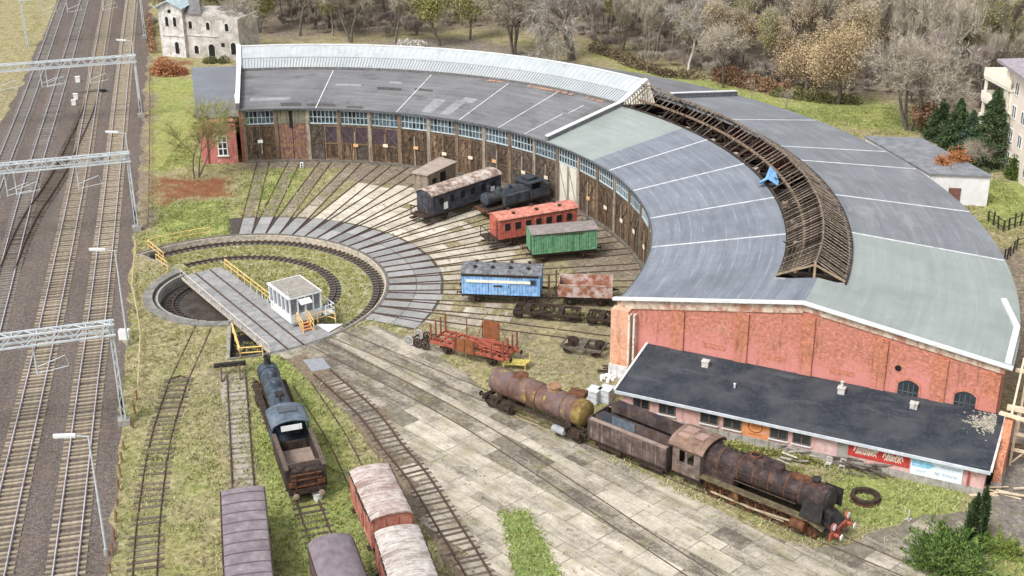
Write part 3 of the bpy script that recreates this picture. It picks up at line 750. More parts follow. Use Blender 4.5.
m_roofR = roof_material('blue grey felt roof', (.135, .15, .175), (.235, .255, .29), None, .5)
m_roofO = roof_material('grey felt outer roof', (.15, .16, .172), (.23, .242, .258), (.265, .27, .28), .3)
m_roofG = roof_material('green grey mineral felt', (.235, .265, .25), (.30, .33, .312), None, .12)
def roof_sector(name, m, r0, r1, a0, a1, zf, zoff=0.0, th=.22, dr=2.0):
    na_ = max(1, int(abs(a1 - a0) / 1.0)); nr = max(1, int((r1 - r0) / dr))
    vs = []; idx = {}
    mb = MB()
    for i in range(nr + 1):
        for j in range(na_ + 1):
            r = r0 + (r1 - r0) * i / nr; a = a0 + (a1 - a0) * j / na_
            vs.append(P(r, a, zf(r) + zoff))
    W = na_ + 1
    top = [(i * W + j, (i + 1) * W + j, (i + 1) * W + j + 1, i * W + j + 1) for i in range(nr) for j in range(na_)]
    nv = len(vs); vs += [Vector((v.x, v.y, v.z - th)) for v in vs]
    bot = [tuple(k + nv for k in f[::-1]) for f in top]
    side = []
    def edge(seq):
        for p, q in zip(seq[:-1], seq[1:]): side.append((p, q, q + nv, p + nv))
    edge([j for j in range(W)]); edge([nr * W + j for j in range(W)][::-1]); edge([i * W for i in range(nr + 1)][::-1]); edge([i * W + W - 1 for i in range(nr + 1)])
    mb.add(vs, top + bot + side)
    return mb.build(name, m, rh)
roof_sector('inner_roof', m_roofL, RI - .35, HI + .1, A_FW, A_L, zin)
g1 = 27.2
roof_sector('inner_roof', m_roofG, RI - .35, HI + .1, g1, A_FW, zin)
roof_sector('inner_roof', m_roofR, RI - .35, HI + .1, A_H0, g1, zin)
roof_sector('inner_roof', m_roofR, RI - .35, RM, A_R - .25, A_H0, zin)
roof_sector('outer_roof', m_roofL, HO - .1, RO + .4, A_FW, A_L, zout)
roof_sector('outer_roof', m_roofO, HO - .1, RO + .4, -9.35, A_FW, zout)
roof_sector('outer_roof', m_roofG, HO - .1, RO + .4, A_H0, -9.35, zout)
roof_sector('outer_roof', m_roofG, RM, RO + .4, A_R - .25, A_H0, zout)
# faded repair strips on the left roof
m_patch2 = mat('pale repair felt', [(.3, (.22, .22, .225)), (.7, (.32, .32, .33))], 2, stain=(.15, .15, .155), stain_scale=(1, 1, 1))
def roof_patch(name, m, a0, a1, r0, r1, z, skew=0.0):
    mb = MB(); k = 4
    for j in range(k):
        b0 = a0 + (a1 - a0) * j / k; b1 = a0 + (a1 - a0) * (j + 1) / k
        mb.add([P(r0, b0, zin(r0) + z), P(r1, b0 + skew, zin(r1) + z), P(r1, b1 + skew, zin(r1) + z), P(r0, b1, zin(r0) + z)], [(0, 1, 2, 3)])
    bm = bmesh.new(); me = mb.build(name, m, rh).data; bm.from_mesh(me); bmesh.ops.remove_doubles(bm, verts=bm.verts, dist=.001); bm.to_mesh(me); bm.free()
for q in ((64.6, 66.6, 40.4, 44.2), (61.2, 63.0, 40.4, 44.6), (60.0, 62.2, 44.3, 45.6), (90.5, 97, 41.9, 42.8), (74, 76, 47.5, 48.1), (80, 84, 46.2, 46.8)): roof_patch('repair_felt', m_patch2, *q, .012)
m_worn = mat('bare dark felt', [(.3, (.05, .048, .046)), (.7, (.10, .095, .09))], 2)
for q in ((88, 91.5, 40.2, 41.2), (82, 87, 40.2, 40.9), (73, 77, 45.5, 46.3), (68, 71, 46, 46.6), (77, 80, 40.0, 40.5)): roof_patch('worn_patch', m_worn, *q, .014, .4)
m_rubb = mat('exposed brick rubble', [(.3, (.30, .16, .11)), (.7, (.48, .30, .23))], 3)
mb = MB()
for a0, a1 in ((48, 56), (60, 62), (43, 45.5)):
    q = a0
    while q < a1:
        mb.box(P(50.9 + rnd.uniform(-.2, .2), q, zin(50.9) + .05), (.5, rnd.uniform(.5, 1.1), .08), rz=R(q)); q += 1.2
tag(mb.build('broken_edge', m_rubb, rh), kind='stuff')
# white lap strips over the roof
m_strip = mat('white roof strip', [(.3, (.44, .45, .46)), (.7, (.68, .69, .70))], 1.5, stain=(.30, .305, .31), stain_scale=(.8, .8, .8), stain_lo=.56)
def strip(a, r0, r1, zf, w=.16, h=.05, z=.02, m=m_strip, name='roof_strip', a2=None):
    p = P(r0, a, zf(r0) + z); q = P(r1, a if a2 is None else a2, zf(r1) + z)
    return MB().bar(p, q, w, h).build(name, m, rh)
for a in (85.4, 70.7, 58.5, 50.3): strip(a, RI - .3, HI - .5, zin, .11)
strip(44.6, RI - .3, 46, zin, .11); strip(44.0, 46.4, 49, zin, .11)
for a in (21.7, 12.0, .6, -10.0): strip(a, RI - .3, HI, zin, .15)
for a in (27.0, 16.2, 11.2, .6, -9.35): strip(a, HO, RO + .3, zout, .16)
# fire walls standing proud of the roof
m_cop = mat('pale coping', [(.3, (.50, .51, .505)), (.7, (.70, .71, .70))], 1.5, stain=(.4, .38, .35), stain_lo=.62)
def firewall(a, r0, r1, zf, h, name='fire_wall'):
    p = P(r0, a, zf(r0)); q = P(r1, a, zf(r1))
    mb = MB(); n_ = Vector((-math.sin(R(a)), math.cos(R(a)), 0)) * .22
    mb.prism([p - n_, q - n_, q - n_ + Vector((0, 0, h)), p - n_ + Vector((0, 0, h))], n_ * 2)
    o = mb.build(name, mat('dark plastered fire wall', [(.3, (.09, .09, .10)), (.7, (.2, .2, .21))], 2), rh)
    MB().bar(p + Vector((0, 0, h + .06)), q + Vector((0, 0, h + .06)), .55, .1).build('coping', m_cop, o)
firewall(A_FW, RI - .3, HI + .6, zin, .5)
firewall(37.9, HO + 1.5, RO - .2, zout, .55)
firewall(A_L + .35, RI - .4, HI, zin, .75); 
def wall_seg(a, r0, z0, r1, z1, name):
    p = P(r0, a, z0); q = P(r1, a, z1)
    MB().bar(p, q, .6, .3).build(name, m_cop, rh)
for a in (A_FW, A_L + .35): wall_seg(a, HI + .1, zin(HI) + .5, RR + .1, ZR + .25, 'skylight_coping')
MB().bar(P(RR, A_L + .35, ZR + .25), P(HO, A_L + .35, 9.4), .6, .3).build('skylight_coping', m_cop, rh)

# skylight monitor: glazed part
m_poly = mat('silvery translucent sheeting', [(.3, (.36, .38, .388)), (.7, (.46, .48, .487))], 1.2, rough=.5, stain=(.29, .31, .325), stain_scale=(.8, .8, .8), stain_lo=.55, big=((.36, .39, .405), .3))
def zmi(r): return 8.95 + (r - HI) * (ZR - 8.95) / (RR - HI)
def zmo(r): return ZR + (r - RR) * (9.1 - ZR) / (HO + .6 - RR)
roof_sector('skylight_panel', m_poly, HI + .05, 53.0, A_FW, A_L, zmi, th=.08)
roof_sector('skylight_panel', m_poly, 52.92, RR, A_FW, A_L, zmi, zoff=.12, th=.08)
roof_sector('skylight_panel', m_poly, RR, HO + .6, A_FW, A_L, zmo, zoff=.12, th=.08)
mb = MB(); a = A_FW + .3
while a < A_L:
    mb.bar(P(HI, a, zmi(HI) + .04), P(52.95, a, zmi(52.95) + .04), .07, .09); a += .42
mb.build('glazing_bars', mat('grey glazing bar', [(.3, (.22, .235, .245)), (.7, (.36, .375, .385))], 2), rh)
mb = MB(); a = A_FW + .5
while a < A_L:
    mb.bar(P(53.0, a, zmi(53) + .14), P(RR, a, zmi(RR) + .14), .05, .05); a += .84
mb.build('sheeting_joints', mat('pale joint', [(.3, (.40, .43, .45)), (.7, (.50, .53, .55))], 2), rh)
MB().ring((0, 0, 0), HI - .12, HI + .1, zin(HI) - .3, 9.0, 90, A_FW, A_L).build('skylight_curb', mat('dark curb', [(.3, (.08, .08, .08)), (.7, (.2, .19, .18))], 2), rh)
mb = MB()
for j in range(70):
    a0 = A_FW + (A_L - A_FW) * j / 70; a1 = A_FW + (A_L - A_FW) * (j + 1) / 70
    mb.bar(P(RR, a0, ZR + .16), P(RR, a1, ZR + .16), .3, .12)
mb.build('ridge_cap', m_cop, rh)

# burnt part: bare rafters round the hole (its ridge has sagged a little lower)
RS, ZS = RR, ZR
RR, ZR = 54.1, 10.5
m_char = mat('charred timber', [(.3, (.018, .014, .012)), (.7, (.065, .048, .038))], 3, island=.3)
m_oldw = mat('weathered bare timber', [(.3, (.16, .115, .075)), (.7, (.34, .26, .18))], 3, island=.35, objrand=0)
m_roofwood = mat('grey brown rafter', [(.3, (.065, .05, .038)), (.7, (.25, .20, .155))], 3, objrand=.75)
hz_in = lambda r: 8.95 + (r - HI) * (ZR - 8.95) / (RR - HI)
rid = []
for j in range(61):
    a = A_H0 + (A_FW - A_H0) * j / 60
    sag = .12 * math.sin(j * .9) * (1 if j % 7 else 1.6)
    rid.append((a, ZR - .05 + sag * .5 + (.35 if a > 34 else 0)))
mb = MB()
for (a0, z0), (a1, z1) in zip(rid[:-1], rid[1:]): mb.bar(P(RR, a0, z0), P(RR, a1, z1), .14, .16)
mb.build('ridge_beam', m_roofwood, rh)
mb = MB()
for (a0, z0), (a1, z1) in zip(rid[:-1], rid[1:]):
    mb.bar(P(52.6, a0, hz_in(52.6) - .22), P(52.6, a1, hz_in(52.6) - .22), .2, .18)
mb.build('purlin', mat('brown purlin', [(.3, (.13, .09, .06)), (.7, (.27, .195, .135))], 3), rh)
mb = MB()
for (a0, z0), (a1, z1) in zip(rid[:-1], rid[1:]):
    mb.bar(P(HI + .05, a0, 8.75), P(HI + .05, a1, 8.75), .25, .2)
mb.build('wall_plate', m_char, rh); mb = MB()
for (a0, z0), (a1, z1) in zip(rid[:-1], rid[1:]): mb.bar(P(HO + .1, a0, 9.0), P(HO + .1, a1, 9.0), .25, .25)
mb.build('wall_plate', m_char, rh)
proto = None; stuff = MB(); cnt = 0
a = A_H0 + .3
i = 0
while a < A_FW - .6:
    burnt = a > 0
    for side in (0, 1):
        if side == 0:
            p, q = Vector((HI + .02, 0, 8.88)), Vector((RR, 0, ZR + .05))
            if burnt and rnd.random() < .06: continue
            if burnt and rnd.random() < .5: p = p + (q - p) * rnd.uniform(.42, .5)
        else:
            p, q = Vector((HO + .1, 0, 9.1)), Vector((RR, 0, ZR + .05))
        if cnt < 98:
            if side == 0 and not (burnt and (p.x > HI + .1)):
                if proto is None:
                    proto = MB().bar((0, 0, 0), q - p, .06, .075).build('rafter', m_roofwood, rh); o = proto
                else:
                    o = proto.copy(); C.objects.link(o)
                o.location = P(HI + .02, a, 8.88); o.rotation_euler = (0, 0, R(a + rnd.uniform(-1.2, 1.2))); cnt += 1
                continue
        aj = rnd.uniform(-.12, .12)
        stuff.bar(P(p.x, a + aj, p.z), P(q.x, a + aj * .4, q.z), .055, .07)
    a += (.92 if burnt else .66) * rnd.uniform(.75, 1.25)
    i += 1
tag(stuff.build('rafters', m_roofwood, rh), kind='stuff')
# battens left on the lower end, hanging debris, brick stumps, trusses inside
mb = MB()
for k in range(12):
    r = HI + .3 + k * .31
    mb.bar(P(r, A_H0 + .3, hz_in(r) + .12), P(r, A_H0 + 6 - k * .3, hz_in(r) + .1), .05, .04)
for k in range(7):
    r = RR + .1 + k * .32; z = ZR - (r - RR) * .62
    pr = P(r, A_H0 + .3, z + .1)
    for j in range(16):
        if rnd.random() < .62: mb.bar(P(r, A_H0 + .3 + j, z + .1), P(r, A_H0 + 1.3 + j, z + .1), .05, .04)
tag(mb.build('batten_remains', mat('dark mossy battens', [(.3, (.03, .025, .018)), (.7, (.115, .095, .065))], 3, island=.4), rh), kind='stuff')
mb = MB()
for k in range(150):
    a = rnd.uniform(A_H0 + 1, A_FW - 1); r = rnd.uniform(HI + .2, HO - .4); z = rnd.uniform(7.2, 9.3) - (.8 if r > RR else 0)
    d = Vector((rnd.uniform(-1, 1), rnd.uniform(-1, 1), rnd.uniform(-.5, .3))).normalized() * rnd.uniform(1, 2.6)
    c = P(r, a, z); mb.bar(c - d / 2, c + d / 2, .09, .1)
tag(mb.build('charred_debris', m_char, rh), kind='stuff')
m_brick0 = mat('bare brick stump', [(.3, (.22, .17, .13)), (.7, (.42, .36, .29))], 3)
for a in np.arange(33.5, -20, -5.6):
    MB().box(P(HI + .9, a, 7.6), (.6, .7, 1.7), rz=R(a)).build('brick_stump', m_brick0, rh)
for a in np.arange(38, -22, -5.6):
    mb = MB(); mb.bar(P(HI, a, 8.1), P(HO, a, 8.1), .25, .3); mb.bar(P(HI, a, 8.1), P(RR, a, ZR - .3), .16, .16); mb.bar(P(HO, a, 8.3), P(RR, a, ZR - .3), .16, .16); mb.bar(P(53.4, a, 8.1), P(53.4, a, 10), .14, .14)
    mb.build('roof_truss', m_char, rh)
mb = MB()      # pale boarded hip where the sheeting stops
for k in range(13):
    f_ = k / 12.0
    lo = P(HI, A_FW - .55, zin(HI) + .25).lerp(P(53.4, A_FW - 3.4, 9.15), f_)
    hi = P(HI, A_FW - .5, zin(HI) + .45).lerp(P(RS, A_FW - .45, ZS), min(1, f_ * 1.15))
    mb.bar(lo, hi, .2, .06)
mb.build('boarded_hip', mat('pale boards', [(.3, (.30, .27, .22)), (.7, (.50, .46, .40))], 3, island=.2), rh)
MB().bar(P(HI - .1, A_H0, 9.0), P(RR, A_H0, ZR - .2), .1, .14).bar(P(RR, A_H0, ZR - .2), P(HO + .1, A_H0, 9.2), .1, .14).bar(P(RR, A_H0, 8.6), P(RR, A_H0, ZR), .16, .16).build('hole_end_frame', m_oldw, rh)
MB().bar(P(HI - .2, A_H0 - .1, 8.72), P(HO + .1, A_H0 - .1, 9.0), .3, .14).build('hole_end_sill', mat('grey sill', [(.3, (.2, .2, .2)), (.7, (.34, .34, .34))], 3), rh)
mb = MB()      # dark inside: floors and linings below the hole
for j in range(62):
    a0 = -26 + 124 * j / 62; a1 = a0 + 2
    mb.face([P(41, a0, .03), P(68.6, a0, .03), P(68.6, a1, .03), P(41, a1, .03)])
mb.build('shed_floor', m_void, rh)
tb = MB()
tv = [G(757, 184, 9.0), G(766, 178, 9.4), G(778, 186, 9.2), G(776, 172, 9.6), G(770, 166, 10)]
cc = G(768, 179, 9.7)
for p, q in zip(tv, tv[1:] + tv[:1]): tb.face([cc, p, (p + q) / 2 + Vector((.2, 0, -.25))]); tb.face([cc, (p + q) / 2 + Vector((.2, 0, -.25)), q])
tag(tb.build('tarpaulin', mat('bright blue plastic sheet', [(.3, (.10, .30, .58)), (.7, (.30, .52, .78))], 4, rough=.5)), 'torn bright blue tarpaulin caught on the burnt rafters', 'tarpaulin')

# inner front: bays with doors below and glazing above
BAY = 5.55
bay_edges = [A_L - .4 - BAY * k for k in range(23)]
m_post = mat('brown timber post', [(.3, (.10, .07, .046)), (.7, (.235, .175, .12))], 2.5, stain=(.08, .05, .035))
m_post2 = mat('pale timber post', [(.3, (.20, .165, .125)), (.7, (.38, .33, .265))], 2.5, stain=(.11, .075, .048), stain_lo=.5)
m_dA = mat('dark tarred door boards', [(.28, (.016, .011, .009)), (.48, (.046, .031, .024)), (.72, (.15, .104, .072))], 2.6, detail=9, stain=(.205, .145, .09), stain_scale=(6, 6, .45), stain_lo=.5)
m_dB = mat('rusty patched door sheet', [(.28, (.07, .035, .045)), (.45, (.16, .09, .09)), (.6, (.30, .17, .08)), (.75, (.42, .26, .12))], 2.2, detail=7, stain=(.10, .06, .05), stain_scale=(4, 4, .5))
m_dC = mat('brown peeling door boards', [(.28, (.022, .013, .010)), (.48, (.068, .038, .026)), (.72, (.235, .155, .095))], 2.6, detail=9, stain=(.33, .245, .15), stain_scale=(6, 6, .4), stain_lo=.49)
m_dD = mat('grey weathered door boards', [(.28, (.03, .025, .022)), (.48, (.08, .065, .053)), (.72, (.22, .185, .15))], 2.6, detail=9, stain=(.05, .035, .028), stain_scale=(6, 6, .4), stain_lo=.5, planks=('X', 1.2, .4))
m_dE = mat('black and ochre door boards', [(.28, (.02, .015, .013)), (.48, (.05, .035, .027)), (.66, (.17, .105, .05)), (.8, (.36, .25, .11))], 2.2, detail=9, stain=(.14, .085, .05), stain_scale=(6, 6, .4), stain_lo=.5)
m_brace = mat('rusty brown brace', [(.3, (.06, .04, .028)), (.7, (.19, .135, .09))], 2.5, objrand=.4)
m_cream = mat('cream painted door', [(.3, (.50, .48, .40)), (.7, (.66, .63, .54))], 1.5, stain=(.36, .31, .22), stain_scale=(3, 3, .4), stain_lo=.58)
m_frameb = mat('pale blue window frame', [(.3, (.30, .37, .395)), (.7, (.48, .545, .565))], 2.5, objrand=.2)
m_pane = mat('old window glass', [(.3, (.012, .018, .022)), (.5, (.05, .07, .085)), (.7, (.16, .21, .24))], 1.6, rough=.2, spec=.5, objrand=.5)
m_dpl = mat('dusky purple panel', [(.3, (.028, .02, .03)), (.7, (.085, .062, .078))], 2)
m_plate = mat('cream number plate', [(.3, (.62, .52, .38)), (.7, (.78, .70, .55))], 3)
m_plateo = mat('orange number plate', [(.3, (.55, .30, .14)), (.7, (.70, .42, .22))], 3)
for k in range(23):
    a = bay_edges[k]
    big = k % 2 == 0
    MB().box(P(RI + .1, a, 3.3), (.4, .42, 6.6), rz=R(a)).build('pillar', m_post2 if k in (2, 4, 6, 8, 10, 12, 14) else m_post, rh)
for k in range(22):
    a0, a1 = bay_edges[k], bay_edges[k + 1]
    am = (a0 + a1) / 2; W = 2 * RI * math.sin(R((a0 - a1) / 2)) - .42
    M3 = Matrix.Rotation(R(am), 3, 'Z')
    ctr = P(RI * math.cos(R((a0 - a1) / 2)) + .1, am)
    def L(x, y, z): return ctr + M3 @ Vector((x, y, z))     # x outwards, y along the wall
    zs, zt = 4.75, 6.45
    cream = k == 11; filled = k == 1
    if not filled:
        wo = MB()
        wo.box(L(0, 0, zs + .05), (.16, W, .12), M=M3).box(L(0, 0, zt), (.16, W, .14), M=M3)
        for j in range(8): wo.box(L(-.02, -W / 2 + W * j / 7, (zs + zt) / 2), (.09, .075 if j % 7 else .12, zt - zs), M=M3)
        wo.box(L(-.02, 0, zs + .85), (.085, W, .06), M=M3)
        w_ = wo.build('window_frame', m_frameb, rh)
        MB().box(L(.05, 0, (zs + zt) / 2), (.03, W, zt - zs), M=M3).build('window_pane', m_pane, w_)
        if k in (0, 2, 3, 5, 6, 9, 13, 15):
            b_ = MB()
            for _ in range(2):
                j = rnd.randrange(1, 6); b_.box(L(.02, -W / 2 + W * (j + .5) / 7, zs + rnd.choice((.45, 1.25))), (.03, W / 7 - .07, .72), M=M3)
            b_.build('broken_pane', m_void, w_)
    else:
        MB().box(L(0, 0, (zs + zt) / 2), (.14, W, zt - zs), M=M3).build('infill_panel', mat('grey green boards', [(.3, (.12, .115, .08)), (.7, (.24, .225, .165))], 2.5, stain=(.06, .05, .04)), rh)
        MB().box(L(-.09, .1, 5.3), (.05, .4, 2.1), M=M3).build('dark_gap', m_void, rh)
    MB().box(L(0, 0, zt + .18), (.3, W + .42, .22), M=M3).build('eave_board', mat('dark eave', [(.3, (.05, .05, .055)), (.7, (.12, .12, .125))], 2), rh)
    for s in (-1, 1):
        w = W / 2 - .06
        md = m_cream if cream else m_dB if filled else rnd.choice((m_dA, m_dA, m_dC, m_dD, m_dE) if k < 12 else (m_dC, m_dC, m_dA, m_dE, m_dD))
        db = MB(); nb = 7
        for j in range(nb): db.box(L(rnd.uniform(-.012, .012), s * (W / 4) - w / 2 + w * (j + .5) / nb, zs / 2 + .05), (.09, w / nb - .012, zs - .2), M=M3)
        d_ = db.build('door', md, rh)
        if filled: continue
        fr = MB(); y0 = s * W / 4
        for yy in (-w / 2 + .07, w / 2 - .07): fr.box(L(-.07, y0 + yy, zs / 2), (.07, .14, zs - .2), M=M3)
        if not cream:
            for zz in (.3, 2.3, zs - .25): fr.box(L(-.07, y0, zz), (.06, w, .14), M=M3)
        if k >= 2:
            fr.bar(L(-.075, y0 - w / 2 + .1, 2.4 if not cream else .4), L(-.075, y0 + w / 2 - .1, zs - .4), .10, .05)
            if not cream: fr.bar(L(-.078, y0 + w / 2 - .1, 2.4), L(-.078, y0 - w / 2 + .1, zs - .4), .08, .05)
        fr.build('door_brace', m_brace if not cream else mat('grey brace', [(.3, (.2, .18, .15)), (.7, (.33, .3, .26))], 2), d_)
        if k in (2, 3, 4) and not (k == 2 and s == 1):
            MB().box(L(-.055, y0, 3.5), (.03, w - .3, 1.9), M=M3).build('door_panel', m_dpl, d_)
    if not cream and k not in (1, 2):
        MB().box(L(-.16, 0, 2.0), (.06, .16, 3.9 if k != 0 else 2.0), M=M3).build('centre_post', m_post2 if rnd.random() < .55 else m_post, rh)
        MB().box(L(-.24, rnd.uniform(-.35, .35), 2.35 + rnd.uniform(-.2, .3)), (.06, .62, .38), M=M3).build('number_plate', m_plateo if k in (3, 5, 8, 12) else m_white if k == 0 else m_plate, rh)
mb = MB()
for j in range(125):
    a0 = A_R - .2 + (A_L - A_R) * j / 125; a1 = A_R - .2 + (A_L - A_R) * (j + 1) / 125
    mb.bar(P(RI - .42, a0, zin(RI - .4) - .10), P(RI - .42, a1, zin(RI - .4) - .10), .14, .14)
mb.build('gutter', mat('dark gutter', [(.3, (.06, .062, .07)), (.7, (.12, .125, .135))], 2), rh)
mb = MB()
for j in range(125):
    a0 = A_R - .2 + (A_L - A_R) * j / 125; a1 = A_R - .2 + (A_L - A_R) * (j + 1) / 125
    mb.bar(P(RI - .1, a0, .12), P(RI - .1, a1, .12), .5, .24)
mb.build('plinth', mat('stained plinth', [(.3, (.08, .07, .06)), (.7, (.2, .18, .15))], 2), rh)

def brick_material(name, c1, c2, mortar, paint=None, paint_amt=.6, scale=1.0, axis_rot=0.0, soot=(.10, .06, .05), white=None, zpaint=None, white_amt=.8):
    m, t, b = nt(name)
    v = N(t, 'ShaderNodeTexCoord').outputs['Object']
    mp = N(t, 'ShaderNodeMapping'); mp.inputs['Rotation'].default_value = (R(90), 0, 0); t.links.new(v, mp.inputs[0])
    bt = N(t, 'ShaderNodeTexBrick'); bt.inputs['Scale'].default_value = scale
    for k_, val in (('Brick Width', .25), ('Row Height', .075), ('Mortar Size', .010), ('Bias', 0.0)): bt.inputs[k_].default_value = val
    bt.inputs['Color1'].default_value = (*c1, 1); bt.inputs['Color2'].default_value = (*c2, 1); bt.inputs['Mortar'].default_value = (*mortar, 1)
    t.links.new(mp.outputs[0], bt.inputs[0])
    nf = noise_(t, v, 3, 7, .75); nb = noise_(t, v, .45, 5, .65); ns = noise_(t, v, 1, 6, .7, mscale=(2.2, 2.2, .25))
    col = mixc(t, ramp(t, nf, [(.3, .0), (.7, .45)]), bt.outputs[0], tuple(x * 1.35 for x in c2))
    nv = noise_(t, v, 3.6, 7, .75)
    col = mixc(t, 1.0, col, ramp(t, nv, [(.32, .55), (.5, 1.0), (.68, 1.5)]), 'MULTIPLY')
    if paint:
        pn = math_(t, 'ADD', math_(t, 'MULTIPLY', nb, .5), math_(t, 'MULTIPLY', nf, .5))
        if zpaint:
            sz = N(t, 'ShaderNodeSeparateXYZ'); t.links.new(v, sz.inputs[0])
            mr = N(t, 'ShaderNodeMapRange'); mr.inputs[1].default_value = zpaint[0]; mr.inputs[2].default_value = zpaint[1]; mr.inputs[3].default_value = -.10; mr.inputs[4].default_value = .14
            t.links.new(sz.outputs[2], mr.inputs[0]); pn = math_(t, 'ADD', pn, mr.outputs[0])
        col = mixc(t, ramp(t, pn, [(.45, paint_amt), (.57, 0.05)]), col, mixc(t, ramp(t, nv, [(.35, .0), (.65, .35)]), paint, tuple(min(1, x * 1.25) for x in paint)))
    col = mixc(t, ramp(t, ns, [(.56, 0), (.72, .75)]), col, soot)
    if white: col = mixc(t, ramp(t, noise_(t, v, .8, 7, .75), [(.58, 0), (.68, white_amt)]), col, white)
    t.links.new(col, b.inputs['Base Color']); b.inputs['Roughness'].default_value = .92; b.inputs['Specular IOR Level'].default_value = .12
    bump_(t, b, bt.outputs['Fac'], -.3, .01); return m
m_endwall = brick_material('painted red brick', (.27, .085, .055), (.46, .165, .11), (.36, .24, .19), (.52, .215, .19), .85, soot=(.11, .055, .04), zpaint=(2.6, 6.6), white=(.50, .36, .29), white_amt=.35)
m_pilaster = brick_material('rust stained brick', (.27, .085, .045), (.44, .155, .09), (.34, .23, .17), (.50, .20, .17), .75, soot=(.15, .065, .03), zpaint=(2.0, 5.2))
# end wall, built in a frame whose x runs outwards along the radius
ew = bpy.data.objects.new('end_wall_frame', None)
ea = A_R
endw = [(39.5, 0), (69.0, 0), (69.0, zout(69.0) - .26), (RM, zout(RM) - .26), (39.5, zin(39.5) - .26)]
def endpart(name, mb, m, parent=None):
    o = mb.build(name, m, parent or rh)
    if parent is None: o.rotation_euler = (0, 0, R(ea))
    return o
bpy.data.objects.remove(ew)
mb = MB().prism([(x, .0, z) for x, z in endw], (0, .5, 0))
ewall = endpart('end_wall', mb, m_endwall)
for x in (40.4, 44.6, 49.8, 54.9, 60.4, 64.75, 68.3):
    w = 1.25 if x in (40.4, 68.3) else 1.0
    zt = (zin(x) if x < RM else zout(x)) - 1.05
    endpart('pilaster', MB().box((x, -.09, zt / 2), (w, .2, zt)), m_pilaster, ewall)
# plaster frieze under the verge, white verge board, coping
mb = MB()
mb.prism([(39.4, -.12, zin(39.4) - .95), (RM, -.12, ZM - .95), (RM, -.12, ZM - .27), (39.4, -.12, zin(39.4) - .27)], (0, .115, 0))
mb.prism([(RM + .001, -.12, ZM - .75), (69.1, -.12, zout(69.1) - .75), (69.1, -.12, zout(69.1) - .27), (RM + .001, -.12, ZM - .27)], (0, .115, 0))
endpart('plaster_frieze', mb, mat('flaking cream plaster', [(.3, (.34, .24, .17)), (.5, (.52, .43, .34)), (.72, (.64, .57, .48))], 2.2, detail=8, stain=(.34, .14, .09), stain_scale=(1.3, 1.3, .8), stain_lo=.48), ewall)
mb = MB().bar((39.1, -.3, zin(39.1) + .0), (RM, -.3, ZM + .0), .34, .2).bar((RM, -.3, ZM + .0), (69.6, -.3, zout(69.6)), .34, .2)
endpart('verge_board', mb, m_cop, ewall)
for x, zc in ((61.15, 5.25), (64.35, 4.95)):
    endpart('round_hole', MB().lathe((x + .6, -.03, zc), (0, -1, 0), [(0, .24), (.03, .24)], 14), m_void, ewall)
def arch(x, z0, w, h, rise, n=8):
    return [(x - w / 2, z0), (x + w / 2, z0)] + [(x + w / 2 - w * k / n, z0 + h - rise + rise * math.sin(PI * k / n) ** .8) for k in range(n + 1)]
for x, z0 in ((62.65, 2.3), (66.7, 2.3)):
    w = 1.5
    endpart('window_frame', MB().prism([(p, -.06, q) for p, q in arch(x, z0, w + .3, 2.3, .4)], (0, .055, 0)), m_pilaster, ewall)
    pane = endpart('window', MB().prism([(p, -.085, q) for p, q in arch(x, z0, w, 2.12, .35)], (0, .02, 0)), m_glass, ewall)
    g_ = MB()
    for j in range(1, 4): g_.box((x - w / 2 + w * j / 4, -.10, z0 + .95), (.05, .03, 1.9))
    g_.box((x, -.10, z0 + 1.2), (w, .03, .05))
    g_.build('glazing_bars', mat('dark grey bar', [(.3, (.06, .065, .07)), (.7, (.13, .135, .14))], 2), pane)
m_wbp = brick_material('weathered brick panel', (.34, .10, .06), (.46, .16, .10), (.35, .24, .19))
for x, zc in ((47.6, 4.05), (52.4, 4.1), (57.7, 4.0)): endpart('worn_brick_panel', MB().box((x, -.015, zc), (1.9, .03, .42)), m_wbp, ewall)
# left end wall and outer wall
lw = [(40.35, 0), (69.0, 0), (69.0, zout(69) - .26), (RR, 9.1), (40.35, zin(40.35) - .26)]
o = MB().prism([(x, -.5, z) for x, z in lw], (0, .5, 0)).build('end_wall', m_endwall, rh); o.rotation_euler = (0, 0, R(A_L + .4))
MB().box((40.15, -.2, 3.3), (.38, .3, 6.6)).build('corner_pier', mat('dark red pier', [(.3, (.16, .05, .04)), (.7, (.27, .09, .07))], 2), o)
MB().ring((0, 0, 0), 68.6, 69.0, 0, zout(69) - .26, 100, A_R, A_L).build('outer_wall', m_endwall, rh)
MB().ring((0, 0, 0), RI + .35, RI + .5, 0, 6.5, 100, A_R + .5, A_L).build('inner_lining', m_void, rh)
# corner pier of the end wall with fallen whitewash at its foot
pm = brick_material('orange corner brick', (.48, .16, .07), (.60, .25, .13), (.45, .3, .22), (.64, .56, .46), .3)
o = MB().box((39.9, -.35, 3.0), (1.5, .9, 6.0)).build('corner_pier', pm, rh); o.rotation_euler = (0, 0, R(A_R))
o2 = MB().box((39.9, -.40, .55), (1.65, 1.05, 1.1)).build('pier_base', mat('whitewashed base', [(.3, (.46, .46, .45)), (.7, (.74, .74, .73))], 2, stain=(.3, .26, .22)), o)
o3 = MB().box((40.72, -.36, 3.4), (.16, .94, 4.6)).box((41.05, -.30, 3.4), (.16, .6, 4.6)).build('painted_stripe', mat('flaking white stripe', [(.35, (.46, .26, .19)), (.5, (.64, .56, .48)), (.7, (.7, .66, .6))], 3), o)
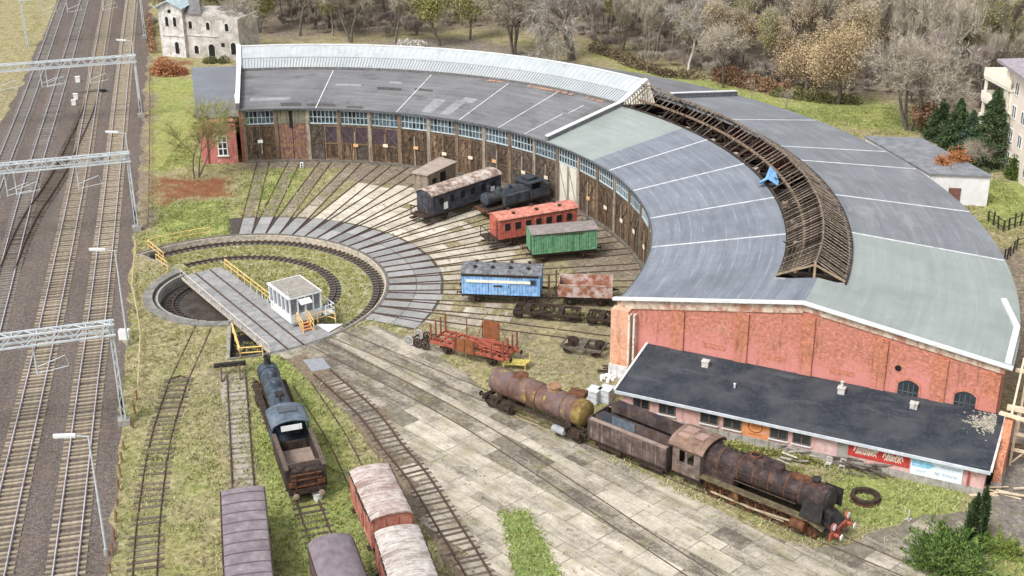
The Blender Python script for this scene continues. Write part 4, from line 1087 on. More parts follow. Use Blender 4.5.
# right hand verge parapet at the outer corner
mb = MB().bar(P(69.2, A_R + .2, zout(69.2) + .1), P(69.35, A_R + 5.5, zout(69.2) + .1), .45, .3).bar(P(69.35, A_R + 5.5, zout(69.2) + .12), P(68.4, A_R + 9.5, zout(68.4) + .12), .4, .25)
mb.build('parapet', m_cop, rh)
# ------------------------------------------------------------------ annex in front of the end wall (frame: x outwards along the radius, -y towards the camera)
an = thing('brick_annex', 'long low pink brick annex with black felt lean-to roof', 'building', (0, 0, 0), R(A_R))
AU0, AU1, AVF, AZF, AZT = 42.5, 69.3, -6.55, 2.25, 3.2
m_pinkwall = brick_material('pink washed wall', (.46, .23, .20), (.56, .34, .30), (.46, .37, .33), (.57, .36, .34), .8, white=(.60, .55, .50))
m_felt = mat('black roofing felt', [(.3, (.015, .019, .026)), (.55, (.030, .036, .047)), (.8, (.058, .066, .080))], 3.5, detail=8, rough=.9, big=((.055, .06, .067), .35), bump=.2, stain=(.075, .082, .092), stain_scale=(.25, .9, 1), stain_lo=.57)
wl = MB()
wl.box(((AU0 + AU1) / 2, AVF + .15, 1.05), (AU1 - AU0, .3, 2.1))
wl.prism([(AU0 + .001, AVF + .31, 0), (AU0 + .001, -.1, 0), (AU0 + .001, -.1, AZT - .3), (AU0 + .001, AVF + .31, AZF - .25)], (.3, 0, 0))
wl.prism([(AU1 - .301, AVF + .31, 0), (AU1 - .301, -.1, 0), (AU1 - .301, -.1, AZT - .3), (AU1 - .301, AVF + .31, AZF - .25)], (.3, 0, 0))
wl.build('wall', m_pinkwall, an)
MB().box(((AU0 + AU1) / 2, AVF - .04, .28), (AU1 - AU0 + .02, .1, .56)).build('plinth', mat('grey render plinth', [(.3, (.24, .22, .20)), (.7, (.44, .42, .38))], 2, stain=(.15, .13, .1)), an)
rf = MB().prism([(AU0 - .35, AVF - .45, AZF - .1), (AU0 - .35, -.13, AZT - .1), (AU0 - .35, -.13, AZT + .03), (AU0 - .35, AVF - .45, AZF + .03)], (AU1 - AU0 + .65, 0, 0)).build('roof', m_felt, an)
MB().bar((AU0 - .4, AVF - .50, AZF - .08), (AU1 + .35, AVF - .50, AZF - .08), .12, .22).build('gutter', mat('pale grey gutter', [(.3, (.38, .41, .44)), (.7, (.56, .60, .63))], 2), an)
MB().bar((AU0 - .42, AVF - .5, AZF + .06), (AU0 - .42, -.15, AZT + .06), .16, .14).build('verge_board', m_cop, an)
MB().bar((AU1 + .36, AVF - .5, AZF + .06), (AU1 + .36, -.15, AZT + .06), .16, .16).build('verge_board', mat('rusty white verge', [(.3, (.40, .35, .30)), (.7, (.70, .68, .64))], 2), an)
def rz_(v): return AZF + (v - AVF + .45) / (-.13 - AVF + .45) * (AZT - AZF)
m_chim = mat('stained pale render', [(.3, (.40, .385, .355)), (.7, (.62, .60, .565))], 3, stain=(.22, .19, .16))
for u, v, h in ((47.5, -1.6, .5), (58.1, -1.5, .85), (63.4, -1.5, .42)):
    z = rz_(v)
    c_ = MB().box((u, v, z + min(h, .5) / 2 - .05), (.5, .45, min(h, .5) + .05)).build('chimney', m_chim, an)
    MB().box((u, v, z + min(h, .5) + .0), (.6, .54, .07)).build('cap', m_chim, c_)
    if h > .8: MB().lathe((u, v, z + .5), (0, 0, 1), [(0, .14), (.35, .11), (.5, .16), (.55, .02)], 10).build('cowl', m_chim, c_)
MB().lathe((50.5, -3.6, rz_(-3.6)), (0, 0, 1), [(0, .08), (.35, .08), (.38, .12), (.45, .02)], 8).build('vent_pipe', m_galv, an)
tb = MB()
for _ in range(420):
    u = 69.1 - abs(rnd.gauss(0, .8)); v = -1.5 + rnd.gauss(0, .6)
    if u > 69.4 or v > -.3: continue
    tb.box((u, v, rz_(v) + .035), (rnd.uniform(.03, .22), rnd.uniform(.03, .18), .02), rz=rnd.uniform(0, 3))
tag(tb.build('wind_blown_sand', mat('pale sand', [(.3, (.24, .22, .18)), (.7, (.42, .39, .32))], 4, island=.3), an), kind='stuff')
m_wood_dk = mat('dark window wood', [(.3, (.10, .065, .05)), (.7, (.2, .14, .11))], 2)
def annex_window(u0, u1, z0=.95, z1=2.0, white=False):
    y = AVF; f = MB(); m_ = m_white if white else m_wood_dk
    f.box(((u0 + u1) / 2, y - .03, z0), (u1 - u0, .1, .09)).box(((u0 + u1) / 2, y - .03, z1), (u1 - u0, .1, .09))
    for q in (u0, (u0 + u1) / 2, u1): f.box((q, y - .03, (z0 + z1) / 2), (.09, .1, z1 - z0))
    w_ = f.build('window', m_, an)
    MB().box(((u0 + u1) / 2, y - .008, (z0 + z1) / 2), (u1 - u0, .02, z1 - z0)).build('pane', m_glass, w_)
    MB().box(((u0 + u1) / 2, y - .08, z0 - .1), (u1 - u0 + .2, .2, .07)).build('sill', m_cop, w_)
for u0, u1 in ((43.5, 44.75), (45.6, 46.85), (48.9, 50.2), (50.7, 52.0), (54.25, 55.5), (55.95, 57.2)): annex_window(u0, u1)
MB().box((59.55, AVF - .02, 1.0), (.8, .06, 2.0)).build('door', mat('grey brown door', [(.3, (.24, .22, .19)), (.7, (.38, .36, .32))], 2), an)
MB().box((53.1, AVF - .012, 1.35), (2.1, .02, 1.45)).build('painted_panel', mat('orange wall paint', [(.28, (.50, .21, .13)), (.5, (.66, .28, .10)), (.75, (.74, .36, .14))], 1.6, stain=(.58, .35, .30), stain_scale=(1.4, 1.4, 1.4), stain_lo=.56), an)
mb = MB(); c0 = Vector((53.1, AVF - .03, 1.5)); k = 26
for i in range(k):
    q0, q1 = 2 * PI * i / k, 2 * PI * (i + 1) / k
    mb.bar(c0 + Vector((.52 * math.cos(q0), 0, .46 * math.sin(q0))), c0 + Vector((.52 * math.cos(q1), 0, .46 * math.sin(q1))), .02, .09)
for zz, w_ in ((.14, .5), (0, .62), (-.14, .5)):
    mb.box(c0 + Vector((0, 0, zz)), (w_, .015, .035))
mb.box(c0 + Vector((0, 0, -.62)), (.9, .015, .05))
mb.build('painted_emblem', mat('dark red emblem', [(.3, (.30, .07, .03)), (.7, (.42, .12, .05))], 2), an)
MB().box((58.6, AVF - .012, 1.3), (2.0, .018, 1.5)).build('render_patch', mat('flaking pink render', [(.3, (.50, .30, .29)), (.55, (.60, .42, .40)), (.75, (.66, .60, .56))], 2.6, detail=8), an)
# banners hang on the wall: things of their own
def squiggle(mb, x0, x1, z, h, y, seed, w=.05):
    """illegible hand-lettering: a run of strokes"""
    q = random.Random(seed); x = x0
    while x < x1 - .1:
        dx = q.uniform(.1, .24)
        if q.random() < .12: x += .12; continue
        a = Vector((x, y, z + q.uniform(-.5, -.3) * h)); b = Vector((x + dx * .6, y, z + q.uniform(.2, .5) * h)); c = Vector((x + dx, y, z + q.uniform(-.5, .0) * h))
        mb.bar(a, b, .012, w); mb.bar(b, c, .012, w); x += dx * .85
def AP(u, v, z):
    return P(u, A_R) + Vector((math.sin(R(-A_R)) * v, math.cos(R(A_R)) * v, 0)) + Vector((0, 0, z))
rb = thing('red_banner', 'red wall banner with scrawled cream lettering on the pink annex', 'banner', AP(62.1, AVF - .04, 1.2), R(A_R))
MB().box((0, 0, .28), (4.3, .03, 1.15)).build('cloth', mat('red banner', [(.3, (.36, .03, .03)), (.7, (.52, .065, .055))], 2, stain=(.42, .20, .17), stain_scale=(3, 3, .6), stain_lo=.58), rb)
m_let = mat('cream lettering', [(.3, (.62, .52, .42)), (.7, (.75, .66, .54))], 3)
for q_ in ((-1.75, .0, .40, .62, -.022, 3, .09), (-1.6, -.1, .12, .3, -.022, 8, .07), (.3, 1.7, .30, .55, -.022, 5, .08), (.4, 1.6, .02, .24, -.022, 6, .06)):
    mb = MB(); squiggle(mb, *q_); mb.build('lettering', m_let, rb)
bb = thing('blue_banner', 'pale blue and white wall banner at the right end of the annex', 'banner', AP(66.1, AVF - .07, .95), R(A_R))
MB().box((0, 0, .25), (3.5, .03, 1.35)).build('cloth', mat('pale banner', [(.3, (.60, .68, .75)), (.7, (.74, .80, .85))], 1.2), bb)
MB().prism([(-1.68, -.02, .27), (-.55, -.02, .27), (-.1, -.02, .58), (-.55, -.02, .88), (-1.68, -.02, .88)], (0, -.008, 0)).build('blue_arrow', mat('sky blue print', [(.3, (.16, .45, .64)), (.7, (.28, .58, .74))], 2), bb)
mb = MB(); squiggle(mb, -1.6, -.5, .70, .16, -.034, 11, .03); squiggle(mb, -1.6, -.7, .45, .16, -.034, 12, .03)
mb.build('white_lettering', m_white, bb)
m_let2 = mat('slate blue lettering', [(.3, (.22, .32, .42)), (.7, (.34, .44, .54))], 3)
for q_ in ((-.1, 1.5, .02, .3, -.022, 13, .035), (.3, 1.6, .62, .16, -.022, 14, .03), (-1.5, -.6, -.05, .2, -.022, 15, .03)):
    mb = MB(); squiggle(mb, *q_); mb.build('blue_lettering', m_let2, bb)
MB().box((68.25, AVF - .1, 1.35), (.14, .12, 1.5)).build('maroon_post', mat('maroon post', [(.3, (.25, .05, .06)), (.7, (.36, .09, .09))], 3), an)
MB().box((68.5, AVF - .2, 1.95), (.55, .2, .16)).build('wall_lamp', m_white, an)

# ------------------------------------------------------------------ rolling stock
m_disc = mat('white buffer face', [(.3, (.60, .60, .60)), (.7, (.78, .78, .78))], 3)
def wheelset(parent, x, r=.46, m=None, gauge=.75, name='wheelset'):
    mb = MB()
    for s in (-1, 1):
        mb.lathe((x, s * gauge, r + .06), (0, s, 0), [(-.06, r + .03), (-.03, r + .03), (-.03, r), (.07, r), (.07, r * .75), (.03, r * .7), (.03, .14), (.12, .12)], 18)
    mb.tube((x, -gauge, r + .06), (x, gauge, r + .06), .08, n=8)
    return mb.build(name, m or m_under, parent, smooth=True)
def buffers(parent, xs, z=1.05, y=.88, m=None, face=None):
    for x, s in xs:
        for sy in (-1, 1):
            b_ = MB().lathe((x, sy * y, z), (s, 0, 0), [(0, .13), (.3, .12), (.3, .07), (.5, .07)], 12).build('buffer', m or m_under, parent)
            MB().lathe((x + s * .5, sy * y, z), (s, 0, 0), [(0, .22), (.04, .21), (.06, .1)], 14).build('buffer_face', face or m_under, b_)
def arc_roof(L, W, z, rise, over=.12, n=8, th=.07):
    rings = []
    for x in (-L / 2 - over, L / 2 + over):
        up = [(x, (W / 2 + .06) * math.cos(PI - PI * k / n), z + rise * math.sin(PI * k / n)) for k in range(n + 1)]
        lo = [(p[0], p[1] * .985, p[2] - th) for p in up[::-1]]
        rings.append([Vector(p) for p in up + lo])
    return MB().loft(rings)
def wagon_body(L, W, z0, H, rise, n=8):
    """side walls plus round-topped ends, as one closed box"""
    sec = [(-W / 2, z0), (W / 2, z0)] + [((W / 2) * math.cos(PI * k / n), z0 + H + (rise - .05) * math.sin(PI * k / n)) for k in range(n + 1)]
    return MB().prism([(-L / 2, y, z) for y, z in sec], (L, 0, 0))
def underframe(t, L, W, wheels=(), m=None, z=.95):
    m = m or m_under
    mb = MB()
    for s in (-1, 1): mb.box((0, s * (W / 2 - .18), z), (L, .14, .24))
    for s in (-1, 1): mb.box((s * (L / 2 - .06), 0, z), (.16, W - .1, .3))
    mb.box((0, 0, z), (L - .3, .3, .2))
    for x in wheels:
        for s in (-1, 1):
            mb.box((x, s * .98, .72), (.9, .1, .12)); mb.box((x, s * .98, .5), (.26, .14, .3)); mb.box((x - .3, s * .98, .62), (.07, .07, .4)); mb.box((x + .3, s * .98, .62), (.07, .07, .4))
    mb.build('underframe', m, t)
    for x in wheels: wheelset(t, x)
def boxcar(name, label, loc, rz, L, W, H, rise, m_body, m_roof, cat='wagon', group=None, z0=1.1, windows=0, ribs=5, door=True, m_rib=None, m_win=None, m_end=None, both=True, wheels=None, roof_ribs=0, m_rr=None, vents=0):
    t = thing(name, label, cat, loc, rz, group)
    body = wagon_body(L, W, z0, H, rise).build('body', m_body, t)
    rf = arc_roof(L, W, z0 + H, rise).build('roof', m_roof, t, smooth=True)
    if roof_ribs:
        n = 8
        for j in range(roof_ribs):
            x = -L / 2 + L * (j + .5) / roof_ribs; mb = MB()
            for k in range(n):
                p = [(x, (W / 2 + .07) * math.cos(PI * q / n), z0 + H + (rise + .01) * math.sin(PI * q / n)) for q in (k, k + 1)]
                mb.bar(p[0], p[1], .09, .05)
            mb.build('roof_seam', m_rr or m_roof, rf)
    for j in range(vents):
        for s in (-1, 1):
            x = -L / 2 + L * (j + .7) / (vents + .4); y = s * W * .26
            zz = z0 + H + rise * math.sqrt(max(0, 1 - (y / (W / 2)) ** 2))
            MB().lathe((x, y, zz - .03), (0, 0, 1), [(0, .1), (.16, .1), (.16, .2), (.22, .2), (.28, .05)], 10).build('roof_vent', m_under, rf)
    if ribs:
        mb = MB()
        for s in (-1, 1):
            for j in range(ribs + 1): mb.box((-L / 2 + .05 + (L - .1) * j / ribs, s * (W / 2 + .02), z0 + H / 2), (.08, .05, H))
            mb.box((0, s * (W / 2 + .025), z0 + .06), (L, .06, .12)); mb.box((0, s * (W / 2 + .025), z0 + H - .05), (L, .05, .1))
        for s in (-1, 1):
            for j in range(4): mb.box((s * (L / 2 + .02), -W / 2 + .1 + (W - .2) * j / 3, z0 + H / 2), (.05, .08, H))
        mb.build('side_ribs', m_rib or m_body, t)
    if door:
        for s in (-1, 1):
            d_ = MB().box((0, s * (W / 2 + .05), z0 + H * .48), (L * .24, .05, H * .86)).build('door', m_rib or m_body, t)
            MB().box((L * .1, s * (W / 2 + .09), z0 + H * .45), (.05, .03, .3)).build('handle', m_under, d_)
    if windows:
        for s in ((-1, 1) if both else (both,)):
            for j in range(windows):
                x = -L / 2 + L * (j + .8) / (windows + .6)
                w_ = MB().box((x, s * (W / 2 + .015), z0 + H * .62), (.78, .05, .92)).build('window', m_rib or m_body, t)
                MB().box((x, s * (W / 2 + .045), z0 + H * .62), (.62, .02, .76)).build('pane', m_win or m_void, w_)
    underframe(t, L, W, wheels or (-L * .3, L * .3))
    buffers(t, ((L / 2, 1), (-L / 2, -1)))
    for s in (-1, 1):
        MB().box((0, s * (W / 2 + .05), z0 + H + .02), (L + .1, .09, .07)).build('roof_edge', m_under, rf)
        for x in (-L * .38, L * .38):
            MB().box((x, s * (W / 2 + .06), .62), (.6, .24, .05)).bar((x - .26, s * (W / 2 + .02), .62), (x - .26, s * (W / 2 - .05), z0), .04).bar((x + .26, s * (W / 2 + .02), .62), (x + .26, s * (W / 2 - .05), z0), .04).build('step', m_under, t)
        if door: MB().box((L * .06, s * (W / 2 + .09), z0 + H * .93), (L * .42, .05, .06)).build('door_rail', m_under, t)
    ld = MB(); yl = -W / 2 + .35
    for dy in (-.2, .2): ld.bar((-L / 2 - .09, yl + dy, z0 - .2), (-L / 2 - .09, yl + dy, z0 + H), .04)
    for k in range(6): ld.bar((-L / 2 - .09, yl - .2, z0 + k * H / 6), (-L / 2 - .09, yl + .2, z0 + k * H / 6), .03)
    ld.build('end_ladder', m_under, t)
    MB().tube((-L * .12, .55, .62), (L * .1, .55, .62), .16, n=10).build('brake_cylinder', m_under, t)
    return t
def at_r(r, a, off=0.0):
    p = P(r, a); n = Vector((-math.sin(R(a)), math.cos(R(a)), 0)); return (p.x + n.x * off, p.y + n.y * off, .0)
m_green = mat('green wagon boards', [(.28, (.06, .19, .095)), (.5, (.125, .30, .16)), (.75, (.28, .42, .27))], 2.6, detail=8, stain=(.07, .10, .055), stain_scale=(3, 3, .4), stain_lo=.53, planks=('X', 1.3, .55))
m_greyroof = mat('grey brown wagon roof', [(.3, (.16, .135, .125)), (.7, (.29, .25, .235))], 2)
boxcar('boxcar', 'green board-sided boxcar with grey roof between the red coach and the blue wagon', at_r(32.65, 13.6), R(13.0), 6.6, 2.5, 2.0, .38, m_green, m_greyroof, ribs=7)
m_redc = mat('faded red coach paint', [(.28, (.28, .055, .04)), (.5, (.42, .105, .07)), (.75, (.55, .23, .17))], 2.4, detail=8, stain=(.17, .05, .04), stain_scale=(3, 3, .4), stain_lo=.53, planks=('X', 1.1, .45))
m_redroof = mat('salmon red roof', [(.28, (.34, .10, .075)), (.5, (.50, .19, .14)), (.75, (.62, .34, .27))], 2.4, detail=8, stain=(.22, .08, .06), stain_scale=(1.2, 2.5, 1), stain_lo=.56)
rc = boxcar('passenger_coach', 'faded red passenger coach with a row of empty black windows', at_r(31.7, 23.7), R(24.5), 8.9, 2.4, 2.0, .42, m_redc, m_redroof, cat='coach', windows=7, ribs=0, door=False, vents=3, m_win=m_void)
mb = MB().box((-5.1, 0, 1.1), (1.1, 2.2, .12))
for s in (-1, 1): mb.bar((-5.55, s * 1.0, 1.1), (-5.55, s * 1.0, 2.1), .06); mb.bar((-4.6, s * 1.05, .4), (-5.5, s * 1.05, .4), .3, .06)
mb.bar((-5.55, -1, 2.1), (-5.55, 1, 2.1), .06)
mb.build('end_platform', m_under, rc)
m_navy = mat('blackened blue coach side', [(.28, (.022, .023, .030)), (.5, (.055, .055, .07)), (.75, (.11, .105, .12))], 2, stain=(.10, .075, .065), stain_scale=(3, 3, .4), stain_lo=.57)
m_patchroof = mat('peeling pale roof felt', [(.30, (.115, .08, .065)), (.45, (.24, .165, .135)), (.55, (.42, .36, .31)), (.7, (.55, .50, .45))], 1.5, detail=6)
dc = boxcar('passenger_coach', 'long blackened passenger coach with peeling pale roof beside the wooden shed', at_r(30.3, 45.9), R(45.4), 10.3, 2.5, 2.05, .55, m_navy, m_patchroof, cat='coach', windows=6, ribs=12, door=False, m_win=m_void)
for x in (-3.3, 3.8):
    MB().box((x, -1.30, 1.75), (.55, .05, .75)).build('white_patch', m_white, dc)
mb = MB().box((-5.75, 0, 1.0), (1.1, 2.3, .12))
for s in (-1, 1): mb.bar((-6.2, s * 1.1, .9), (-6.2, s * 1.1, 2.0), .08); mb.box((-5.8, s * 1.1, .5), (1.0, .5, .1))
mb.bar((-6.2, -1.1, 2.0), (-6.2, 1.1, 2.0), .08)
mb.build('end_platform', m_under, dc)
m_blue = mat('sky blue wagon paint', [(.28, (.12, .26, .50)), (.5, (.22, .40, .66)), (.75, (.40, .56, .74))], 2.4, detail=8, stain=(.10, .15, .25), stain_scale=(3, 3, .5), stain_lo=.54, planks=('X', 1.1, .4))
m_dkroof = mat('mottled charcoal roof', [(.3, (.05, .052, .058)), (.5, (.13, .135, .145)), (.7, (.25, .255, .265))], 2.6, detail=4)
bw = boxcar('boxcar', 'sky blue boxcar with cream stripe and charcoal roof', at_r(26.0, -6.1), R(-6.6), 7.2, 2.6, 1.95, .5, m_blue, m_dkroof, ribs=6, door=True, vents=4)
MB().box((-.2, -1.385, 2.42), (6.0, .03, .27)).build('cream_stripe', mat('cream stripe', [(.3, (.66, .64, .52)), (.7, (.76, .75, .64))], 2, stain=(.5, .55, .6)), bw)
w_ = MB().box((2.95, -1.36, 2.45), (.62, .06, .55)).build('window', mat('navy window', [(.3, (.05, .07, .14)), (.7, (.1, .14, .24))], 2), bw)
MB().box((2.95, -1.395, 2.45), (.44, .02, .38)).build('pane', m_glass, w_)
MB().box((-.25, -1.41, 2.0), (.85, .02, .16)).build('lettering_plate', m_black, bw)
MB().box((-.1, -1.33, 2.95), (7.1, .06, .16)).build('top_rail', m_black, bw)
# rusty open wagon
og = thing('open_wagon', 'rusty open wagon with blotched pale sides near the roundhouse corner', 'wagon', at_r(33.7, -6.0), R(-5.8))
m_blotch = mat('blotched rusty sides', [(.30, (.19, .065, .035)), (.44, (.30, .14, .09)), (.54, (.44, .33, .29)), (.7, (.56, .48, .44))], 1.4, detail=5, stain=(.22, .085, .045), stain_scale=(2, 2, .6), stain_lo=.58)
L_, W_ = 4.9, 2.5
mb = MB()
for s in (-1, 1):
    mb.box((0, s * W_ / 2, 1.65), (L_, .07, 1.15)); 
for s in (-1, 1): mb.box((s * L_ / 2, 0, 1.65), (.07, W_, 1.15))
mb.box((0, 0, 1.08), (L_, W_, .08)); mb.build('body', m_blotch, og)
mb = MB()
for s in (-1, 1):
    for j in range(5): mb.box((-L_ / 2 + L_ * j / 4, s * (W_ / 2 + .05), 1.65), (.09, .06, 1.2))
    mb.box((0, s * (W_ / 2 + .02), 2.25), (L_ + .1, .12, .07))
mb.build('side_ribs', m_blotch, og)
mb = MB().box((-L_ / 2 - .9, -.6, 1.6), (.16, .16, 2.6)).box((-L_ / 2 - .3, .4, 1.7), (.12, .12, 2.6)); mb.build('end_stanchion', m_rust, og)
underframe(og, L_, W_, (-1.4, 1.4)); buffers(og, ((L_ / 2, 1), (-L_ / 2, -1)))
# bogies in the weeds
def bogie(label, loc, rz, L=2.6, cat='bogie', group=None, W=1.9, ax=.85, m=None):
    t = thing('bogie', label, cat, loc, rz, group); m = m or m_under
    mb = MB()
    for s in (-1, 1):
        mb.box((0, s * .98, .72), (L, .12, .22)); mb.bar((-L / 2, s * .98, .8), (-L * .2, s * .98, .45), .1, .1); mb.bar((L / 2, s * .98, .8), (L * .2, s * .98, .45), .1, .1)
    mb.box((0, 0, .75), (.5, W, .25))
    for s in (-1, 1): mb.box((s * L / 2, 0, .75), (.12, W, .14))
    mb.build('frame', m, t)
    for s in (-1, 1): wheelset(t, s * ax)
    MB().lathe((0, 0, .86), (0, 0, 1), [(0, .3), (.1, .28), (.12, .1)], 12).build('pivot', m, t)
    return t
bogie('black bogie in the weeds behind the blue boxcar end', at_r(28.9, -12.6), R(-10), 2.4)
bogie('longest of the black bogies in the weeds below the rusty open wagon', at_r(31.9, -12.6), R(-12), 3.3, ax=1.2)
bogie('black bogie in the weeds against the roundhouse corner', at_r(35.7, -13.0), R(-14), 2.6)
bogie('detached bogie frame with pale fittings standing alone in the dry grass', tuple(G(584, 352)), R(-20), 3.6, ax=1.2, m=mat('dusty underframe', [(.3, (.05, .04, .033)), (.7, (.19, .16, .13))], 3))
# red stake wagon
sw = thing('stake_wagon', 'skeletal red stake wagon with upright stakes and loose rusty doors', 'wagon', at_r(27.6, -31.8), R(-30.2))
L_, W_ = 7.2, 2.5
mb = MB()
for s in (-1, 1): mb.box((0, s * (W_ / 2 - .06), 1.1), (L_, .12, .24)); mb.box((0, s * .45, 1.08), (L_, .1, .2))
for j in range(10): mb.box((-L_ / 2 + L_ * j / 9, 0, 1.1), (.11, W_, .18))
for j in range(4):
    x0 = -L_ / 2 + L_ * j / 4; mb.bar((x0, -W_ / 2, 1.12), (x0 + L_ / 4, W_ / 2, 1.12), .08, .1); mb.bar((x0, W_ / 2, 1.12), (x0 + L_ / 4, -W_ / 2, 1.12), .08, .1)
mb.build('frame', m_redpaint, sw)
for x in (-L_ / 2, -L_ / 2 + .02, L_ / 2):
    pass
m_stake = mat('dark red stake', [(.3, (.16, .045, .03)), (.7, (.28, .085, .06))], 3)
for x in (-L_ / 2 + .05, L_ / 2 - .05):
    for j in range(4): MB().box((x, -W_ / 2 + .1 + (W_ - .2) * j / 3, 1.9), (.11, .11, 1.7)).build('stake', m_stake, sw)
for x in (-1.5, .1):
    MB().box((x, W_ / 2 + .05, 1.95), (.07, .07, 1.7)).build('stake', m_stake, sw)
MB().box((-.9, -W_ / 2 - .05, 1.9), (.08, .08, 1.6)).build('stake', m_stake, sw)
MB().box((2.5, -W_ / 2 - .05, 1.7), (.08, .08, 1.3)).build('stake', m_stake, sw)
for x, y, z, w, h in ((.95, W_ / 2 + .06, 2.15, 1.5, 1.75), (-.1, -W_ / 2 - .06, 1.55, 1.9, 1.25)):
    d_ = MB().box((x, y, z), (w, .06, h)).build('rusty_door', mat('rusted door sheet', [(.3, (.14, .05, .022)), (.7, (.27, .105, .045))], 2.5), sw)
    mb = MB()
    for q in (-.48, 0, .48): mb.box((x + q * w, y + (.05 if y > 0 else -.05), z), (.07, .05, h))
    mb.build('door_ribs', m_rust, d_)
mb = MB().bar((.1, W_ / 2, 1.2), (.9 - .8, W_ / 2, 2.6), .05); mb.bar((1.75, W_ / 2 + .06, 2.9), (2.6, W_ / 2 + .06, 1.2), .05).bar((.15, W_ / 2 + .06, 2.8), (-.4, W_ / 2 + .06, 1.2), .05)
mb.build('brace', m_stake, sw)
mb = MB()
for _ in range(26):
    x = rnd.uniform(-.5, L_ / 2 - .4); y = rnd.uniform(-.9, .9); mb.bar((x - .9, y, 1.3 + rnd.uniform(0, .25)), (x + rnd.uniform(.3, .9), y + rnd.uniform(-.3, .3), 1.3 + rnd.uniform(0, .25)), .1, .08)
tag(mb.build('scrap_bars', m_redpaint, sw), kind='stuff')
wheelset(sw, -2.2); wheelset(sw, 2.2)
mb = MB()
for x in (-2.2, 2.2):
    for s in (-1, 1): mb.box((x, s * 1.0, .7), (1.1, .1, .16)); mb.box((x, s * 1.0, .5), (.28, .12, .3))
mb.build('axle_guards', m_under, sw)
buffers(sw, ((L_ / 2, 1),), m=m_redpaint)
for r, lab in ((21.6, 'pale spoked wheelset standing farthest left of the red stake wagon'), (22.5, 'dark wheelset between the pale wheelset and the red stake wagon'), (23.3, 'dark wheelset touching the end of the red stake wagon')):
    t = thing('wheelset', lab, 'wheelset', at_r(r, -32.6), R(-31), None)
    for s in (-1, 1):
        m_ = mat('pale spoked wheel', [(.3, (.26, .25, .24)), (.7, (.44, .43, .42))], 3) if r < 22 else m_under
        w_ = MB().ring((0, 0, 0), .36, .46, -.06, .06, 22)
        for k in range(8):
            q = k * PI / 4; w_.bar((0, 0, 0), (.4 * math.cos(q), .4 * math.sin(q), 0), .06, .06)
        w_.lathe((0, 0, -.1), (0, 0, 1), [(0, .1), (.2, .1)], 10)
        o = w_.build('wheel', m_, t); o.location = (0, s * .75, .47); o.rotation_euler = (R(90), 0, 0)
    MB().tube((0, -.75, .47), (0, .75, .47), .07, n=8).build('axle', m_under, t)
# wooden shed beside the black coach
m_shedw = mat('grey brown shed boards', [(.3, (.16, .125, .095)), (.7, (.31, .255, .20))], 2, stain=(.10, .08, .06), stain_scale=(6, 6, .3), stain_lo=.52)
m_shedr = mat('dusty tan shed roof', [(.3, (.25, .20, .165)), (.7, (.40, .335, .285))], 1.6, bump=.1)
q = [G(411, 172.5, 2.55), G(427.5, 175.5, 2.45), G(457.5, 161.5, 2.6), G(439.5, 156.8, 2.7)]
sh = thing('shed', 'small wooden shed with tan pent roof beside the black coach', 'shed', (q[1].x, q[1].y, 0))
o_ = Vector((q[1].x, q[1].y, 0))
cen = sum(q, Vector()) / 4
base = [Vector((cen.x + (p.x - cen.x) * .9, cen.y + (p.y - cen.y) * .94, 0)) - o_ for p in q]
top = [b + Vector((0, 0, p.z - .12)) for b, p in zip(base, q)]
mb = MB().add(base + top, [(0, 1, 5, 4), (1, 2, 6, 5), (2, 3, 7, 6), (3, 0, 4, 7), (4, 5, 6, 7)]); mb.build('walls', m_shedw, sh)
rq = [p - o_ for p in q]
MB().prism([p - Vector((0, 0, .1)) for p in rq], (0, 0, .12)).build('roof', m_shedr, sh)
d12 = (base[2] - base[1]); n12 = Vector((d12.y, -d12.x, 0)).normalized() * .03
def on(f0, f1, z0, z1): return [base[1] + d12 * f0 + n12 + Vector((0, 0, z0)), base[1] + d12 * f1 + n12 + Vector((0, 0, z0)), base[1] + d12 * f1 + n12 + Vector((0, 0, z1)), base[1] + d12 * f0 + n12 + Vector((0, 0, z1))]
MB().prism(on(.43, .62, .1, 2.1), n12).build('door', m_void, sh)
MB().prism(on(.14, .28, 1.2, 1.75), n12).build('window', m_void, sh)
